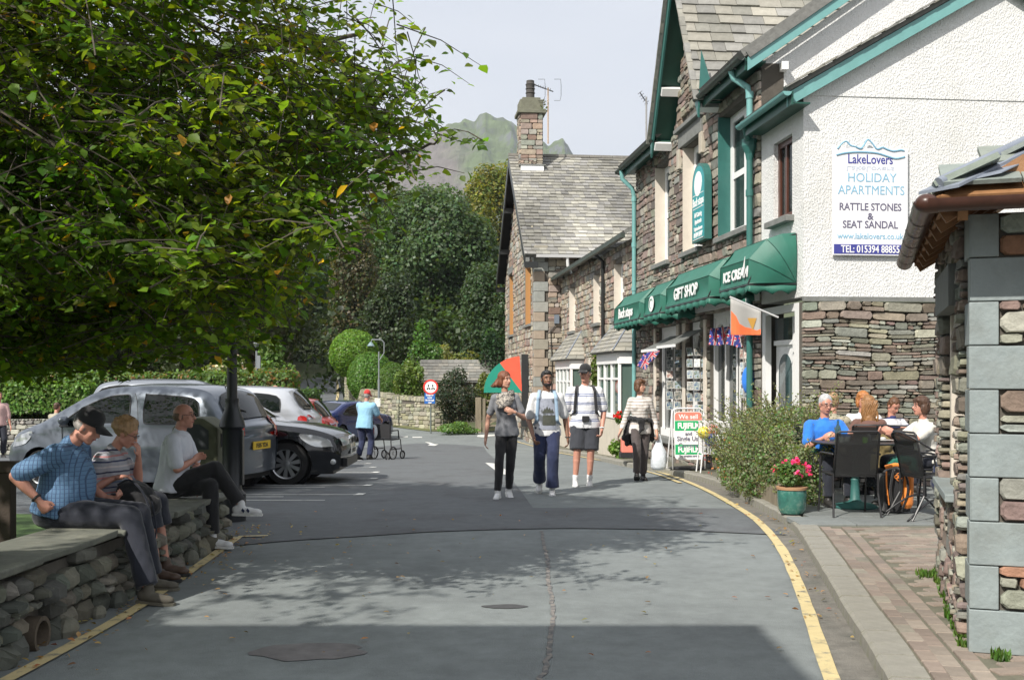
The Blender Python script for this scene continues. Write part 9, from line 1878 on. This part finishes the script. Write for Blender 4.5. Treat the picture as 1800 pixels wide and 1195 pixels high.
chair('black mesh chair under the grey haired man', at(1449, 12.7), 12.80, R(8)); chair('black chair under the woman in the white top', at(1634, 12.3), 12.36, R(-82)); chair('empty black mesh chair between the two tea tables', at(1583, 13.3), 13.3, R(150)); chair('black chair under the woman with long wavy hair', at(1528, 13.6), 13.62, R(168)); chair('black chair under the ginger haired person', at(1517, 14.3), 14.36, R(-12))
# things on the table
def lathe_thing(name, label, cat, x, y, z, prof, m, part='body', extra=None):
 t = thing(name, label, cat, (x, y, z)); mb = MB(); mb.lathe(prof, (x, y, z), 16); mb.build(part, m, t, smooth=True); return t
gl_ = glass_mat('bottle_glass', (.05, .10, .09), .4)
t = lathe_thing('water_bottle', 'clear glass bottle standing on the tea table beside the grey haired man', 'bottle', at(1473, 12.15), 12.15, tz, [(.033, 0), (.035, .12), (.03, .15), (.014, .19), (.013, .23)], gl_); mb = MB(); mb.lathe([(.015, .23), (.015, .25)], (at(1473, 12.15), 12.15, tz), 10); mb.build('cap', M('sign_blue'), t)
lathe_thing('green_jar', 'small bright green glass on the tea table', 'glass', at(1521, 11.9), 11.9, tz, [(.028, 0), (.032, .06)], M('lime', (.20, .50, .03), .3)); lathe_thing('pepper_mill', 'dark pepper pot beside the bright green glass', 'pot', at(1528, 12.0), 12.0, tz, [(.024, 0), (.024, .07), (.018, .09)], M('steel', (.3, .3, .3), .3, metal=1)); lathe_thing('sugar_bowl', 'white bowl in the middle of the tea table', 'bowl', at(1488, 12.1), 12.1, tz, [(.03, 0), (.045, .05), (.045, .055)], M('china', (.7, .7, .68), .2)); lathe_thing('tea_cup', 'white cup between bowl and glass bottle', 'cup', at(1480, 12.0), 12.0, tz, [(.025, 0), (.038, .06)], M('china'))
t = lathe_thing('dinner_plate', 'white plate with crumpled napkin on the right of the tea table', 'plate', at(1552, 12.2), 12.2, tz, [(.06, 0), (.12, .012), (.125, .016)], M('china')); mb = MB(); mb.ell((at(1552, 12.2), 12.2, tz + .03), (.035, .03, .018)); mb.build('napkin', M('card_white'), t)
# rucksack, jackets and bag
rk = thing('orange_rucksack', 'orange and black rucksack standing on the flags beside the tea table', 'rucksack', P(1573, 902, 11.75)); c = P(1572, 902, 11.75); z0_ = g(11.7) + PVH + .012; m_or2 = cloth('orange', (.72, .22, .03)); bk = cloth('black')
mb = MB(); mb.ell((c.x - .01, 11.75, z0_ + .25), (.165, .12, .26)); mb.obox((c.x, 11.75, z0_ + .22), V(.14, 0, 0), V(0, .10, 0), V(0, 0, .2)); remesh(mb, 'pack', bk, rk, .015, 4, fold=.012)
mb = MB(); cap(mb, (c.x + .10, 11.70, z0_ + .12), .085, (c.x + .12, 11.70, z0_ + .40), .07); remesh(mb, 'side_pocket', m_or2, rk, .013, 2, fold=.012); mb = MB(); mb.tube([(c.x - .13, 11.66, z0_ + .5), (c.x - .04, 11.62, z0_ + .53), (c.x + .06, 11.63, z0_ + .52), (c.x + .12, 11.68, z0_ + .49)], .022, 7); mb.build('top_trim', m_or2, rk, smooth='all')
for s in (-1, 1): mb = MB(); mb.tube(smooth_line([(c.x + s * .05, 11.62, z0_ + .48), (c.x + s * .085, 11.59, z0_ + .36), (c.x + s * .09, 11.60, z0_ + .22), (c.x + s * .05, 11.63, z0_ + .06)], 4), .022, 6, flat=.5); mb.build('shoulder_strap', bk, rk, smooth='all'); mb = MB(); mb.tube(smooth_line([(c.x + s * .12 - .01, 11.62, z0_ + .46), (c.x + s * .13, 11.61, z0_ + .3), (c.x + s * .10, 11.63, z0_ + .1)], 4), .009, 5); mb.build('piping', m_or2, rk)
mb = MB(); [mb.tube([(c.x - .0 + .022 * math.cos(a) + dx, 11.617, z0_ + .40 + .022 * math.sin(a) + dz) for a in np.linspace(0, 6.28, 9)[:-1]], .004, 4, closed=True) for dx, dz in ((-.02, 0), (.02, 0), (0, .02), (0, -.02))]; mb.build('emblem', m_or2, rk)
def jacket(label, x, y, z, r_, m, blobs, name='draped_jacket'):
 t = thing(name, label, 'jacket', (x, y, z)); mb = MB(); [mb.ell((x + a, y + b, z + c_), (ra, rb, rc)) for a, b, c_, ra, rb, rc in blobs]; remesh(mb, 'cloth', m, t, .015, 2, fold=.04, fs=13)
jacket('green jacket heaped on the chair beside the orange rucksack', at(1590, 11.9), 11.95, z0_ + .55, 0, cloth('bottle_green', (.01, .14, .10)), [(0, 0, 0, .14, .1, .05), (-.1, 0, -.02, .08, .08, .05), (.09, -.03, -.08, .06, .06, .12)])
jacket('olive jacket hanging over the back of the chair behind the tea table', at(1545, 13.2), 13.05, .62, 0, cloth('olive', (.16, .12, .045)), [(0, 0, .15, .12, .07, .14), (-.05, 0, -.1, .1, .06, .24), (.06, 0, -.08, .08, .06, .25), (-.08, 0, -.3, .07, .05, .12)])
jacket('navy bag hanging behind the woman in the white top', at(1650, 12.2), 12.1, .48, 0, cloth('navy'), [(0, 0, 0, .10, .12, .18), (.0, .05, -.1, .1, .1, .15)], name='navy_bag')
jacket('dark coat on the chair seat beside the rucksack', at(1548, 12.3), 12.35, .42, 0, cloth('charcoal'), [(0, 0, 0, .14, .1, .12), (.05, 0, -.12, .1, .08, .14)])
sb = thing('blue_windbreak', 'blue and lilac beach toy bag hanging beside the shop door', 'bag', P(1316, 680, 16.8)); mb = MB(); c = P(1316, 668, 16.75); mb.ell(c, (.11, .08, .22)); mb.build('bag', cloth('bright_blue'), sb, smooth=True)
finish_people()
haze_box()
